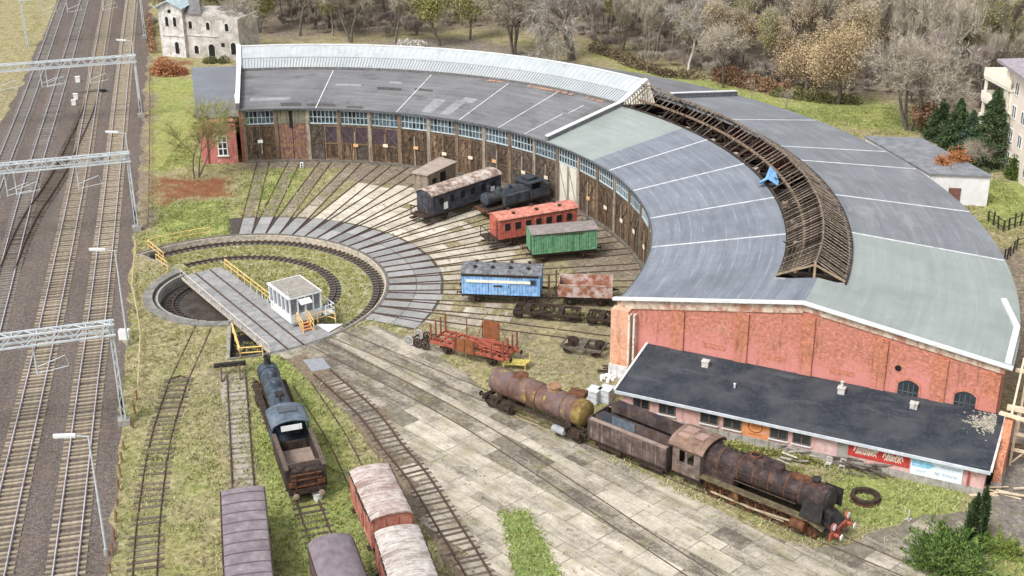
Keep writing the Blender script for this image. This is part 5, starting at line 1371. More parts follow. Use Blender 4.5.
# ------------------------------------------------------------------ steam locomotives
def loco_wheels(t, xs, r, m, small=(), rs=.42):
    for x in xs:
        for s in (-1, 1):
            w_ = MB().ring((0, 0, 0), r * .84, r, -.06, .06, 24)
            for k in range(10):
                q = k * PI / 5; w_.bar((0, 0, 0), (r * .9 * math.cos(q), r * .9 * math.sin(q), 0), .07, .06)
            w_.lathe((0, 0, -.12), (0, 0, 1), [(0, .16), (.24, .16)], 10)
            w_.box((0, -r * .55, 0), (r * .9, r * .35, .1))
            o = w_.build('driving_wheel', m, t); o.location = (x, s * .76, r + .06); o.rotation_euler = (R(90), 0, 0)
    for x in small: wheelset(t, x, rs, m, name='leading_wheelset')
def loco_big():
    d = R(-41.0)
    base = P(51.6 + 6.2, -41.35)
    t = thing('steam_locomotive', 'large rusty purple brown steam locomotive with red front beam beside the annex', 'locomotive', (base.x - 6.2 * math.cos(d) + .0, base.y - 6.2 * math.sin(d), 0), d)
    mb_ = m_brown_loco
    # boiler, firebox, smokebox
    MB().lathe((2.2, 0, 2.75), (1, 0, 0), [(0, .98), (2.6, .98), (2.65, .94), (7.4, .90)], 26).build('boiler', mb_, t, smooth=True)
    fb = MB().prism([(2.2, -.95, 1.5), (2.2, .95, 1.5), (2.2, .95, 2.7), (2.2, -.95, 2.7)], (2.5, 0, 0)).build('firebox', mb_, t)
    sb = MB().lathe((9.5, 0, 2.75), (1, 0, 0), [(0, .93), (.05, .96), (1.75, .96), (1.8, .9)], 26).build('smokebox', m_brown_loco, t, smooth=True)
    MB().lathe((11.3, 0, 2.75), (1, 0, 0), [(0, .86), (.12, .76), (.18, .4), (.24, .1)], 24).build('smokebox_door', m_black, sb, smooth=True)
    mb = MB()
    for x in (3.3, 4.85, 6.0, 7.2, 8.4, 9.5): mb.lathe((x, 0, 2.75), (1, 0, 0), [(0, 1.0 if x < 4.9 else .955), (.07, 1.0 if x < 4.9 else .955)], 26)
    mb.build('boiler_bands', m_rust, t)
    # dome casings on top
    def casing(x0, x1, w, z0, z1, hollow=False):
        mb = MB(); n = 8; out = []
        for k in range(n + 1): out.append((x1 - w + w * math.sin(PI * k / n), w * -math.cos(PI * k / n)))
        for k in range(n + 1): out.append((x0 + w - w * math.sin(PI * k / n), w * math.cos(PI * k / n)))
        mb.prism([(a, b_, z0) for a, b_ in out], (0, 0, z1 - z0)); return mb
    c1 = casing(5.0, 7.9, .46, 3.4, 3.98).build('dome_casing', mb_, t)
    MB().ring((5.7, 0, 0), .30, .40, 3.98, 4.12, 18).build('open_dome_ring', m_rust, c1)
    MB().ring((5.7, 0, 0), .0, .30, 3.985, 4.0, 18).build('dome_opening', m_void, c1)
    c2 = casing(8.5, 10.6, .30, 3.45, 3.80).build('chimney_casing', m_rust, t)
    MB().lathe((10.25, 0, 3.6), (0, 0, 1), [(0, .30), (.42, .28), (.46, .33), (.5, .28)], 16).build('chimney', m_black, t)
    # cab
    cb = MB()
    for s in (-1, 1):
        y = s * 1.4
        cb.prism([(0, y - .03, 1.35), (2.25, y - .03, 1.35), (2.25, y - .03, 2.25), (0, y - .03, 2.25)], (0, .06, 0))
        cb.box((.28, y, 2.75), (.56, .06, 1.0)); cb.box((1.12, y, 2.75), (.2, .06, 1.0)); cb.box((2.0, y, 2.75), (.5, .06, 1.0)); cb.box((1.12, y, 3.3), (2.25, .06, .2))
    cb.box((2.23, 0, 2.4), (.06, 2.76, 2.0)); cb.box((1.1, 0, 1.3), (2.2, 2.7, .1))
    cab_ = cb.build('cab', mat('grey brown cab sheet', [(.28, (.06, .045, .038)), (.5, (.13, .10, .085)), (.75, (.23, .19, .165))], 2, stain=(.19, .09, .05), stain_scale=(2, 2, .6), stain_lo=.55), t)
    rings = []
    for x in (-.35, 2.5):
        n = 10; up = [(x, 1.52 * math.cos(PI - PI * k / n), 3.38 + .62 * math.sin(PI * k / n)) for k in range(n + 1)]
        rings.append([Vector(p) for p in up] + [Vector((p[0], p[1] * .97, p[2] - .08)) for p in up[::-1]])
    crf = MB().loft(rings).build('cab_roof', mat('rust patched cab roof', [(.28, (.09, .055, .04)), (.5, (.19, .125, .095)), (.72, (.31, .23, .19))], 1.5, stain=(.30, .13, .06), stain_scale=(1.4, 1.4, 1.4), stain_lo=.57), cab_, smooth=True)
    mb = MB()
    mb.box((.5, .1, 4.02), (.9, .8, .06)); mb.box((1.6, -.2, 4.02), (.7, .9, .05)); mb.box((.4, -.75, 3.90), (.8, .5, .05), M=Matrix.Rotation(R(22), 3, 'X'))
    mb.build('roof_sheets', mat('pinkish loose sheet', [(.3, (.24, .15, .125)), (.7, (.36, .25, .215))], 3), crf)
    # running boards, sloping front, frames, cylinders, rods
    mb = MB()
    for s in (-1, 1): mb.box((6.3, s * 1.22, 1.66), (8.6, .62, .07)); mb.bar((10.5, s * 1.22, 1.64), (11.6, s * 1.1, 1.2), .55, .06)
    mb.build('running_board', mat('mossy running board', [(.3, (.05, .04, .03)), (.55, (.12, .095, .055)), (.75, (.20, .185, .08))], 2.5), t)
    mb = MB()
    for s in (-1, 1): mb.box((6.0, s * .6, .95), (11.6, .1, .8)); mb.tube((2.6, s * .99, 2.15), (9.4, s * .93, 2.2), .05, n=6); mb.tube((2.6, s * .99, 2.9), (9.4, s * .95, 2.95), .04, n=6)
    mb.box((1.1, 0, .95), (2.0, 1.9, .5)); mb.build('frames', m_under, t)
    m_wheel = mat('orange rust wheel', [(.28, (.03, .016, .012)), (.5, (.10, .046, .024)), (.75, (.32, .15, .06))], 2.5)
    loco_wheels(t, (3.0, 4.4, 5.8, 7.2, 8.6), .68, m_wheel, (10.6,))
    for s in (-1, 1):
        mb = MB(); mb.lathe((9.3, s * 1.16, .95), (1, 0, 0), [(0, .36), (.06, .42), (1.0, .42), (1.06, .36)], 16); mb.box((9.8, s * 1.14, 1.4), (.9, .4, .35))
        mb.build('cylinder', m_rust, t, smooth=True)
        mb = MB(); mb.box((5.8, s * .95, .55), (5.7, .07, .13)); mb.bar((9.3, s * 1.16, .95), (5.8, s * 1.02, .55), .1, .1); mb.build('connecting_rod', mat('pale oiled rod', [(.3, (.28, .22, .14)), (.7, (.48, .41, .29))], 2), t)
        MB().box((5.05, s * 1.22, 1.22), (.55, .3, .6)).build('orange_box', m_wheel, t)
        # smoke deflector
        MB().prism([(9.9, s * 1.38, 1.75), (11.5, s * 1.38, 1.75), (11.55, s * 1.36, 3.1), (10.2, s * 1.36, 3.1)], (0, s * .04, 0)).build('smoke_deflector', m_black, t)
    mb = MB().bar((11.3, 0, 1.75), (12.1, 0, 1.25), 1.9, .07); mb.box((11.6, 0, .95), (1.2, 1.3, .3)); mb.build('front_platform', m_black, t)
    MB().prism([(11.35, -.75, 1.75), (11.85, -.75, 1.4), (11.85, -.3, 1.4), (11.35, -.3, 1.75)], (0, 0, .75)).build('step_plate', m_black, t)
    bbm = MB().box((12.2, 0, 1.02), (.14, 2.75, .5)); bbm.box((12.2, 0, .7), (.1, 1.2, .25)); bbm.build('buffer_beam', m_redpaint, t)
    buffers(t, ((12.27, 1),), 1.05, .9, m_redpaint, m_disc)
    for s in (-1, 1):
        h = MB().lathe((12.05, s * .95, 1.62), (1, 0, 0), [(0, .12), (.06, .25), (.22, .27)], 16).box((12.1, s * .95, 1.36), (.1, .1, .26)).build('headlamp', m_redpaint, t)
        MB().lathe((12.27, s * .95, 1.62), (1, 0, 0), [(0, .24), (.03, .2)], 16).build('lamp_glass', m_disc, h)
    MB().box((12.45, 0, 1.02), (.5, .12, .2)).build('coupling_hook', m_under, t)
    # weeds and moss that have taken root along the boiler
    lf = MB()
    for _ in range(420):
        k = rnd.random(); c_ = rnd.choice(((4.7, .75, 3.5), (8.3, 1.0, 3.2), (8.0, 1.1, 2.7), (4.0, .6, 3.6)))
        p = Vector(c_) + Vector((rnd.gauss(0, .32), rnd.gauss(0, .25), abs(rnd.gauss(0, .25))))
        q = Vector((rnd.uniform(-1, 1), rnd.uniform(-1, 1), rnd.uniform(-.3, 1))).normalized() * .13; r_ = q.cross(Vector((rnd.random(), rnd.random(), rnd.random()))).normalized() * .06
        lf.face([p - q, p + r_, p + q, p - r_])
    tag(lf.build('weeds', mat('yellow green weed', [(.3, (.10, .13, .03)), (.7, (.32, .33, .09))], 3, island=.3), t), kind='stuff')
    return t
loco_big()
def tender_big():
    d = R(-41.1); b0 = P(47.6, -41.4)
    t = thing('locomotive_tender', 'rusty high sided tender coupled between the tank wagon and the rusty locomotive', 'tender', (b0.x, b0.y, 0), d)
    m_t = mat('mauve brown tender side', [(.28, (.035, .025, .023)), (.5, (.085, .06, .054)), (.75, (.19, .145, .13))], 1.6, detail=8, stain=(.23, .18, .14), stain_scale=(4, 4, .4), stain_lo=.56, bump=.1)
    L = 6.9
    mb = MB()
    mb.box((-3.45 + 3.45, -1.4, 1.95), (L, .06, 1.5)); mb.box((0, 1.4, 2.1), (L, .06, 1.8))
    for s in (-1, 1): mb.box((s * L / 2, 0, 2.0), (.06, 2.8, 1.6))
    mb.box((0, 0, 1.2), (L, 2.8, .1)); mb.build('tank', m_t, t)
    mb = MB()
    for y, z, h in ((-.95, 3.05, .95), (.95, 3.15, .95)):
        mb.prism([(-3.1, y, z - h / 2 - .2), (3.4, y, z - h / 2 - .2), (3.4, y * 1.0, z + h / 2), (-2.4, y, z + h / 2), (-3.1, y, z + h / 2 - .5)], (0, .06, 0))
    mb.box((3.4, 0, 2.6), (.06, 1.9, 1.7)); mb.build('bunker_sides', mat('dark bunker plate', [(.28, (.035, .022, .02)), (.5, (.075, .05, .045)), (.75, (.15, .115, .10))], 1.5, detail=8, big=((.035, .045, .06), .45)), t)
    mb = MB()
    for s in (-1, 1): mb.add([(-L / 2, s * 1.4, 2.66), (L / 2, s * 1.4, 2.66), (L / 2, s * .98, 2.72), (-L / 2, s * .98, 2.72)], [(0, 1, 2, 3)])
    mb.build('ledge', mat('dusty ledge', [(.3, (.16, .125, .105)), (.7, (.30, .24, .205))], 2, stain=(.36, .22, .17)), t)
    MB().box((-.1, 0, 1.9), (6.4, 1.8, .1)).build('bunker_floor', m_void, t)
    MB().box((-.55, -1.02, 3.12), (2.0, .03, .7)).build('blue_grey_plate', mat('blue grey panel', [(.3, (.06, .075, .095)), (.7, (.12, .14, .17))], 2), t)
    mb = MB()
    for j in range(8): mb.box((-L / 2 + .05 + (L - .1) * j / 7, -1.44, 1.95), (.05, .03, 1.45))
    mb.build('rivet_strips', m_t, t)
    underframe(t, L, 2.6, ()); 
    for x in (-2.5, -1.2, 1.2, 2.5): wheelset(t, x, .46)
    mb = MB()
    for x in (-1.85, 1.85):
        for s in (-1, 1): mb.box((x, s * 1.0, .62), (2.3, .12, .3))
    mb.build('bogie_frames', m_under, t); buffers(t, ((-L / 2, -1),))
tender_big()
def tank_wagon():
    d = R(-41.0); b0 = P(38.7, -41.9)
    t = thing('tank_wagon', 'long rusty tank wagon with yellow stained belly on two bogies', 'wagon', (b0.x, b0.y, 0), d)
    m_tank = mat('rust brown tank', [(.28, (.05, .028, .022)), (.48, (.115, .062, .045)), (.7, (.23, .14, .10))], 1.3, detail=8, stain=(.33, .25, .05), stain_scale=(1.6, 1.6, .5), stain_lo=.57, bump=.08, big=((.13, .095, .095), .35))
    L = 9.3
    MB().lathe((-L / 2, 0, 2.25), (1, 0, 0), [(0, .2), (.06, .68), (.22, .96), (.42, 1.03), (L - .42, 1.03), (L - .22, .96), (L - .06, .68), (L, .2)], 30).build('tank', m_tank, t, smooth=True)
    mb = MB()
    for x in (-2.5, 0.2, 2.6): mb.lathe((x, 0, 2.25), (1, 0, 0), [(0, 1.05), (.10, 1.05)], 30)
    mb.build('tank_bands', m_rust, t)
    MB().lathe((L / 2 - .9, 0, 2.25), (1, 0, 0), [(0, 1.036), (.48, 1.036), (.69, .967), (.845, .69), (.91, .2)], 30).build('yellow_end', mat('ochre tank end', [(.3, (.11, .065, .03)), (.5, (.19, .13, .04)), (.7, (.28, .215, .07))], 1.8, stain=(.10, .055, .035), stain_scale=(2, 2, .6)), t, smooth=True)
    MB().lathe((1.35, 0, 3.2), (0, 0, 1), [(0, .5), (.3, .5), (.32, .56), (.40, .56), (.42, .4), (.34, .38)], 18).build('manhole_dome', mat('tan rust dome', [(.3, (.20, .11, .06)), (.7, (.36, .22, .13))], 3), t)
    MB().lathe((-2.1, .2, 3.18), (0, 0, 1), [(0, .6), (.12, .62), (.16, .55)], 18).build('hatch_cover', m_rust, t)
    MB().box((3.0, .8, 3.1), (1.3, .9, .5), M=Matrix.Rotation(R(18), 3, 'Z')).build('tool_box', m_rust, t)
    mb = MB()
    for s in (-1, 1): mb.box((0, s * .7, 1.05), (L, .14, .22))
    for x in (-L / 2, -3.4, 3.4, L / 2): mb.box((x, 0, 1.05), (.2, 2.5, .26))
    for x in (-3.4, 3.4): mb.box((x, 0, 1.35), (.5, 1.7, .5))
    mb.build('underframe', m_under, t)
    for xc in (-3.5, 3.3):
        mb = MB()
        for s in (-1, 1): mb.box((xc, s * 1.0, .68), (2.5, .14, .26)); mb.bar((xc - 1.2, s * 1.0, .75), (xc, s * 1.0, .36), .09); mb.bar((xc + 1.2, s * 1.0, .75), (xc, s * 1.0, .36), .09)
        mb.build('bogie_frame', m_under, t)
        for k in (-.9, .9): wheelset(t, xc + k, .46)
    MB().lathe((2.2, -1.15, .8), (1, 0, 0), [(0, .25), (.06, .3), (1.1, .3), (1.16, .25)], 14).build('air_tank', mat('grey air tank', [(.3, (.22, .23, .24)), (.7, (.36, .37, .38))], 2), t, smooth=True)
    MB().box((-L / 2 - .1, 0, 1.05), (.14, 2.6, .4)).build('buffer_beam', m_under, t); buffers(t, ((-L / 2 - .15, -1), (L / 2, 1)))
tank_wagon()
def loco_small():
    # front towards the turntable: local +x points to the pivot
    a = -71.2; d = R(a + 180); b0 = P(33.1, a)
    t = thing('steam_locomotive', 'small blue black tender locomotive with twin domes on the grass siding', 'locomotive', (b0.x, b0.y, 0), d)
    m_bb = mat('blue black boiler', [(.28, (.014, .019, .026)), (.5, (.036, .05, .068)), (.75, (.10, .135, .17))], 1.8, rough=.45, spec=.4, stain=(.16, .10, .075), stain_scale=(1.5, 1.5, .5), stain_lo=.62)
    MB().lathe((1.8, 0, 2.35), (1, 0, 0), [(0, .80), (7.6, .78)], 24).build('boiler', m_bb, t, smooth=True)
    sb = MB().lathe((9.4, 0, 2.35), (1, 0, 0), [(0, .84), (1.1, .84), (1.15, .78)], 24).build('smokebox', m_bb, t, smooth=True)
    MB().lathe((10.55, 0, 2.35), (1, 0, 0), [(0, .74), (.12, .6), (.16, .1)], 20).build('smokebox_door', m_black, sb, smooth=True)
    MB().lathe((10.0, 0, 3.1), (0, 0, 1), [(0, .34), (.12, .26), (.6, .25), (.66, .32), (.72, .32), (.72, .22), (.5, .2)], 18).build('chimney', m_black, t)
    for x, r in ((7.9, .42), (6.3, .44)):
        MB().lathe((x, 0, 3.0), (0, 0, 1), [(0, r * 1.12), (.1, r), (.42, r), (.6, r * .75), (.68, r * .3), (.7, .02)], 18).build('dome', m_bb, t, smooth=True)
    MB().box((4.6, 0, 3.18), (.7, .6, .25)).build('sand_box', m_black, t); MB().lathe((3.6, .1, 3.1), (0, 0, 1), [(0, .1), (.5, .1), (.52, .05)], 10).build('safety_valve', m_under, t)
    mb = MB().prism([(1.8, -.8, 1.2), (1.8, .8, 1.2), (1.8, .8, 2.4), (1.8, -.8, 2.4)], (2.4, 0, 0)); mb.build('firebox', m_bb, t)
    cb = MB()
    for s in (-1, 1):
        cb.box((.9, s * 1.3, 1.7), (1.9, .05, 1.0)); cb.box((.15, s * 1.3, 2.55), (.3, .05, .8)); cb.box((1.65, s * 1.3, 2.55), (.4, .05, .8)); cb.box((.9, s * 1.3, 3.0), (1.9, .05, .2))
    cb.box((1.85, 0, 2.2), (.05, 2.6, 1.8)); cb.box((.9, 0, 1.2), (1.9, 2.5, .1)); c_ = cb.build('cab', m_bb, t)
    rings = []
    for x in (-.5, 2.3):
        n = 10; up = [(x, 1.42 * math.cos(PI - PI * k / n), 3.08 + .55 * math.sin(PI * k / n)) for k in range(n + 1)]
        rings.append([Vector(p) for p in up] + [Vector((p[0], p[1] * .97, p[2] - .06)) for p in up[::-1]])
    rf = MB().loft(rings).build('cab_roof', mat('slate blue cab roof', [(.28, (.05, .066, .086)), (.5, (.095, .122, .155)), (.75, (.19, .23, .27))], 1.4, rough=.5, stain=(.16, .12, .10), stain_scale=(1, 1, 1), stain_lo=.63), c_, smooth=True)
    mb = MB().box((1.2, 0, 3.68), (.9, 1.3, .12)); mb.build('roof_hatch', mat('dark hatch', [(.3, (.06, .07, .08)), (.7, (.11, .125, .14))], 2), rf)
    MB().box((-.52, 0, 3.05), (.05, 1.5, .42)).build('white_board', m_white, c_)
    mb = MB()
    for s in (-1, 1): mb.box((5.9, s * 1.1, 1.42), (8.6, .5, .06)); mb.box((5.3, s * .6, .9), (10, .1, .6))
    mb.build('running_board', m_under, t)
    loco_wheels(t, (2.6, 4.1, 5.6, 7.1), .58, m_under, (9.0,), .38)
    for s in (-1, 1):
        MB().lathe((8.0, s * 1.08, .85), (1, 0, 0), [(0, .32), (1.0, .32)], 14).build('cylinder', m_under, t)
        mb = MB().box((4.9, s * .93, .55), (4.8, .06, .1)); mb.bar((8.0, s * 1.05, .85), (5.0, s * 1.0, .6), .07); mb.build('connecting_rod', m_rail, t)
    MB().box((10.75, 0, 1.0), (.12, 2.5, .45)).build('buffer_beam', m_rust, t); buffers(t, ((10.8, 1),), .98, .88)
    # tender
    b1 = P(36.3, a)
    t = thing('locomotive_tender', 'dark open tender with empty brown coal space behind the small blue black locomotive', 'tender', (b1.x, b1.y, 0), d)
    m_t = mat('dark rusty tender', [(.28, (.012, .010, .009)), (.5, (.034, .026, .022)), (.75, (.09, .068, .055))], 1.8, detail=8, stain=(.10, .06, .04), stain_scale=(2, 2, .6))
    L = 5.3
    mb = MB()
    for s in (-1, 1): mb.box((0, s * 1.3, 1.95), (L, .22, 1.6))
    mb.box((-L / 2 + .35, 0, 1.85), (.7, 2.4, 1.4)); mb.box((L / 2 - .1, 0, 1.6), (.1, 2.4, .9)); mb.build('tank', m_t, t)
    mb = MB()
    for s in (-1, 1): mb.box((0, s * 1.3, 2.78), (L, .3, .08))
    mb.box((-L / 2 + .7, 0, 2.6), (.1, 2.4, .5)); mb.build('top_rim', mat('rim rust', [(.3, (.06, .045, .036)), (.7, (.14, .105, .085))], 3), t)
    MB().box((.4, 0, 1.3), (4.2, 2.4, .1)).build('coal_floor', mat('brown coal floor', [(.3, (.20, .145, .115)), (.7, (.35, .27, .23))], 2.2), t)
    MB().lathe((-L / 2 + .35, .3, 2.55), (0, 0, 1), [(0, .3), (.12, .3), (.16, .2)], 14).build('filler_cap', m_under, t)
    mb = MB()
    for z in (1.4, 1.9, 2.3): mb.box((-L / 2 - .06, 0, z), (.1, 2.1, .09))
    for s in (-1, 1): mb.box((-L / 2 - .06, s * .75, 1.7), (.08, .08, 1.3)); mb.box((-L / 2 - .05, s * 1.0, 1.6), (.2, .5, .3))
    mb.build('rear_fittings', m_rust, t)
    underframe(t, L, 2.5, (-1.7, 0, 1.7))
    MB().box((-L / 2 - .05, 0, 1.0), (.12, 2.6, .4)).build('buffer_beam', m_under, t)
    buffers(t, ((-L / 2 - .1, -1),), .98, .88, None, mat('rust buffer face', [(.3, (.28, .19, .15)), (.7, (.42, .32, .27))], 3))
loco_small()
o = thing('plastic_bucket', 'white plastic tub on the ground behind the dark tender corner', 'tub', tuple(G(318, 499)))
MB().lathe((0, 0, 0), (0, 0, 1), [(0, .3), (.5, .36), (.52, .4), (.55, .4), (.5, .3)], 14).build('tub', m_white, o)
def loco_tank():
    a = 39.3; d = R(39.6 + 180); b0 = P(38.0, a)
    t = thing('steam_locomotive', 'blackened tank locomotive between the black coach and the red coach', 'locomotive', (b0.x, b0.y, 0), d); t.scale = (.92, .94, .92)
    m_b = mat('soot blue black', [(.28, (.014, .018, .023)), (.5, (.035, .045, .058)), (.75, (.085, .105, .125))], 1.8, rough=.55, spec=.35, stain=(.09, .065, .05), stain_scale=(2, 2, .6))
    MB().lathe((1.9, 0, 2.2), (1, 0, 0), [(0, .72), (4.9, .72), (4.95, .77), (6.0, .77), (6.1, .6), (6.14, .1)], 22).build('boiler', m_b, t, smooth=True)
    MB().lathe((7.2, 0, 2.85), (0, 0, 1), [(0, .28), (.12, .22), (.75, .22), (.8, .29), (.86, .29)], 16).build('chimney', m_black, t)
    for x in (5.7, 4.2): MB().lathe((x, 0, 2.8), (0, 0, 1), [(0, .38), (.3, .38), (.48, .26), (.52, .04)], 16).build('dome', m_b, t, smooth=True)
    for s in (-1, 1):
        MB().box((4.0, s * 1.05, 1.85), (3.6, .6, 1.15)).build('side_tank', m_b, t)
    cb = MB()
    for s in (-1, 1):
        cb.box((.95, s * 1.28, 1.8), (2.0, .05, 1.1)); cb.box((.1, s * 1.28, 2.7), (.3, .05, .8)); cb.box((1.8, s * 1.28, 2.7), (.35, .05, .8))
    for x in (0, 1.92): cb.box((x, 0, 2.2), (.05, 2.5, 1.9))
    c_ = cb.build('cab', m_b, t)
    rf = MB().box((.95, 0, 3.2), (2.7, 2.9, .12)).build('cab_roof', m_b, c_); MB().box((.95, 0, 3.38), (1.2, 1.2, .28)).box((.95, 0, 3.55), (1.5, 1.5, .08)).build('roof_ventilator', m_b, rf)
    MB().box((-.7, 0, 1.8), (1.3, 2.4, 1.5)).build('coal_bunker', m_b, t)
    MB().box((3.6, 0, 1.1), (9.6, 2.5, .2)).box((3.6, 0, .8), (9.0, 1.2, .5)).build('frames', m_under, t)
    loco_wheels(t, (2.6, 4.0, 5.4), .55, m_under, (7.4, -.2), .4)
    for s in (-1, 1): MB().lathe((6.2, s * 1.08, .8), (1, 0, 0), [(0, .3), (.9, .3)], 14).build('cylinder', m_under, t)
    MB().box((8.35, 0, 1.0), (.12, 2.5, .45)).build('buffer_beam', m_rust, t); buffers(t, ((8.4, 1),), 1.0, .88)
loco_tank()
# vans in the foreground
m_plumroof = mat('plum grey van roof', [(.28, (.13, .105, .115)), (.5, (.20, .165, .18)), (.75, (.29, .25, .265))], 1.4)
m_plumseam = mat('dark roof seam', [(.3, (.08, .065, .07)), (.7, (.14, .115, .125))], 2)
m_tanbody = mat('tan brown van boards', [(.3, (.16, .10, .065)), (.7, (.30, .21, .15))], 2, stain=(.10, .06, .045))
boxcar('boxcar', 'brown boxcar with flat plum grey seamed roof behind the pale gravel siding', at_r(46.4, -77.5), R(-77.3), 10.2, 2.75, 2.1, .16, m_tanbody, m_plumroof, ribs=6, roof_ribs=9, m_rr=m_plumseam)
boxcar('boxcar', 'dark round roofed boxcar cut by the bottom edge of the picture', at_r(53.6, -71.6), R(-72), 9.6, 2.7, 2.0, .62, mat('dark purple boards', [(.3, (.09, .06, .06)), (.7, (.17, .125, .13))], 2), mat('dusky violet roof', [(.28, (.115, .09, .10)), (.5, (.17, .14, .155)), (.75, (.23, .195, .21))], 1.6), ribs=6, roof_ribs=0)
m_pinkbody = mat('pink red van boards', [(.28, (.32, .10, .07)), (.5, (.46, .18, .13)), (.75, (.56, .31, .25))], 2, stain=(.18, .07, .05), stain_scale=(3, 3, .4), stain_lo=.54, planks=('X', 1.1, .5))
m_paleroof = mat('patchy pale pink roof', [(.28, (.24, .175, .155)), (.48, (.40, .325, .295)), (.7, (.56, .50, .47))], 1.8, detail=8, stain=(.19, .125, .105), stain_scale=(1.5, .35, 1), stain_lo=.50)
m_paleroof2 = mat('ridged whitish roof', [(.28, (.26, .215, .19)), (.48, (.42, .38, .35)), (.7, (.58, .55, .52))], 1.8, detail=8, stain=(.20, .155, .13), stain_scale=(1.8, .35, 1), stain_lo=.50)
m_seam2 = mat('pale roof corrugation', [(.3, (.40, .36, .33)), (.7, (.58, .55, .52))], 2, stain=(.2, .15, .13), stain_scale=(1, 1, 1))
pA = (G(369.5, 466, 3.5) + G(391, 511, 3.5)) / 2; pB = (G(397, 527, 3.5) + G(415.5, 580, 3.5)) / 2
dA = G(391.5, 513, 3.5) - G(369.5, 466, 3.5); dB = G(415.5, 580, 3.5) - G(397, 527, 3.5)
boxcar('boxcar', 'pink red boxcar with patchy pale roof, the farther of the coupled pair', (pA.x, pA.y, 0), math.atan2(dA.y, dA.x), dA.length, 2.7, 2.05, .34, m_pinkbody, m_paleroof, ribs=4, roof_ribs=6, m_rr=m_seam2)
boxcar('boxcar', 'pink red boxcar with ridged whitish roof, the nearer of the coupled pair', (pB.x + .15, pB.y - .55, 0), math.atan2(dB.y, dB.x), dB.length + 1.2, 2.8, 2.05, .40, m_pinkbody, m_paleroof2, ribs=5, roof_ribs=10, m_rr=m_seam2)
# buffer stop
p = G(231, 374.5)
bs = thing('buffer_stop', 'low black buffer stop at the far end of the pale gravel siding', 'buffer stop', (p.x, p.y, 0), R(-77.6))
MB().box((0, 0, .95), (.3, 2.6, .34)).build('beam', m_black, bs)
for s in (-1, 1): MB().bar((0, s * .75, .9), (1.3, s * .75, .1), .14).bar((-.1, s * .75, .9), (-.3, s * .75, .1), .14).build('strut', m_rail, bs)
# ------------------------------------------------------------------ overhead line gantries
PERP = Vector((-.957, -.29, 0)).normalized(); ALONG = Vector((-.29, .957, 0)).normalized()
def gantry(label, base, span, tubes, left_mast=True, zt=8.6):
    t = thing('overhead_gantry', label, 'gantry', (base.x, base.y, 0), math.atan2(PERP.y, PERP.x), 'overhead line gantries')
    w, d = .42, .85
    mb = MB()
    for y in (-w, w):
        for z in (zt, zt - d): mb.bar((-.3, y, z), (span + .3, y, z), .13, .13)
    n = int(span / .85)
    for j in range(n):
        x0 = span * j / n; x1 = span * (j + 1) / n
        for y in (-w, w): mb.bar((x0, y, zt - d if j % 2 else zt), (x1, y, zt if j % 2 else zt - d), .07, .07)
        mb.bar((x0, -w if j % 2 else w, zt), (x1, w if j % 2 else -w, zt), .06, .06)
        if j % 2 == 0: mb.bar((x0, -w, zt), (x0, w, zt), .07, .07)
    mb.build('truss', m_galv, t)
    for x in ((0, span) if left_mast else (0,)):
        mb = MB()
        for sx in (-.14, .14):
            for sy in (-.2, .2): mb.bar((x + sx, sy * 1.3, 0), (x + sx * .8, sy, zt - .1), .09, .09)
        k = 9
        for j in range(k):
            z0 = zt * j / k; z1 = zt * (j + 1) / k
            for sy in (-.23, .23): mb.bar((x - .14, sy, z0 if j % 2 else z1), (x + .14, sy, z1 if j % 2 else z0), .05, .05)
            for sx in (-.14, .14): mb.bar((x + sx, -.22, z0 if j % 2 else z1), (x + sx, .22, z1 if j % 2 else z0), .05, .05)
        m_ = mb.build('mast', m_galv, t)
        if x == 0:
            MB().box((0, -.3, 1.6), (.34, .3, 1.7)).build('equipment_box', m_black, m_)
            MB().box((0, 0, .25), (.9, .9, .5)).build('footing', m_conc, m_)
    for x in tubes:
        d_ = MB().tube((x, 0, zt - d), (x + .0, 0, zt - d - 2.6), .07, n=8).build('drop_tube', m_galv, t)
        MB().tube((x, 0, zt - d - 2.0), (x - 2.1, 0, zt - d - 1.3), .035, n=6).tube((x, 0, zt - d - 2.5), (x - 2.3, 0, zt - d - 2.2), .03, n=6).tube((x - 2.3, 0, zt - d - 2.2), (x - 2.1, 0, zt - d - 1.3), .02, n=5).build('cantilever_arm', m_galv, d_)
    return t
g_base = [G(124.5, 424), G(137, 230), G(141.4, 117), G(145, 38)]
gantry('lattice overhead gantry nearest the camera, level with the turntable bridge end', g_base[0], 26, (5.6, 12.5, 18.5))
gantry('lattice overhead gantry level with the small red brick house', g_base[1], 26, (5.2, 11.3, 12.2, 19))
gantry('lattice overhead gantry level with the roundhouse roof end', g_base[2], 24, (6.0, 11.5, 12.2, 17.5))
gantry('farthest lattice overhead gantry at the top edge of the picture beside the ruin', g_base[3], 19.2, (6.2, 12, 16))
def lamp(label, px, h=8.8):
    b = G(*px); t = thing('street_lamp', label, 'lamp post', (b.x, b.y, 0), math.atan2(PERP.y, PERP.x), 'lamp posts beside the railway')
    mb = MB().tube((0, 0, 0), (0, 0, h), .10, .06, n=10); mb.tube((0, 0, h), (.9, 0, h + .22), .045, n=8); mb.build('pole', m_galv, t, smooth=True)
    MB().prism([(.75, -.16, h + .14), (2.0, -.17, h + .30), (2.05, 0, h + .32), (2.0, .17, h + .30), (.75, .16, h + .14)], (0, 0, .16)).build('lamp_head', m_disc, t)
    MB().tube((0, 0, 0), (0, 0, .5), .2, .17, n=8).build('footing', m_conc, t)
lamp('grey lamp post with white head nearest the bottom edge beside the fence', (107, 555))
lamp('grey lamp post with white head left of the small turntable pit', (128, 345))
lamp('grey lamp post with white head in front of the red leaf litter', (136, 214), 9.2)
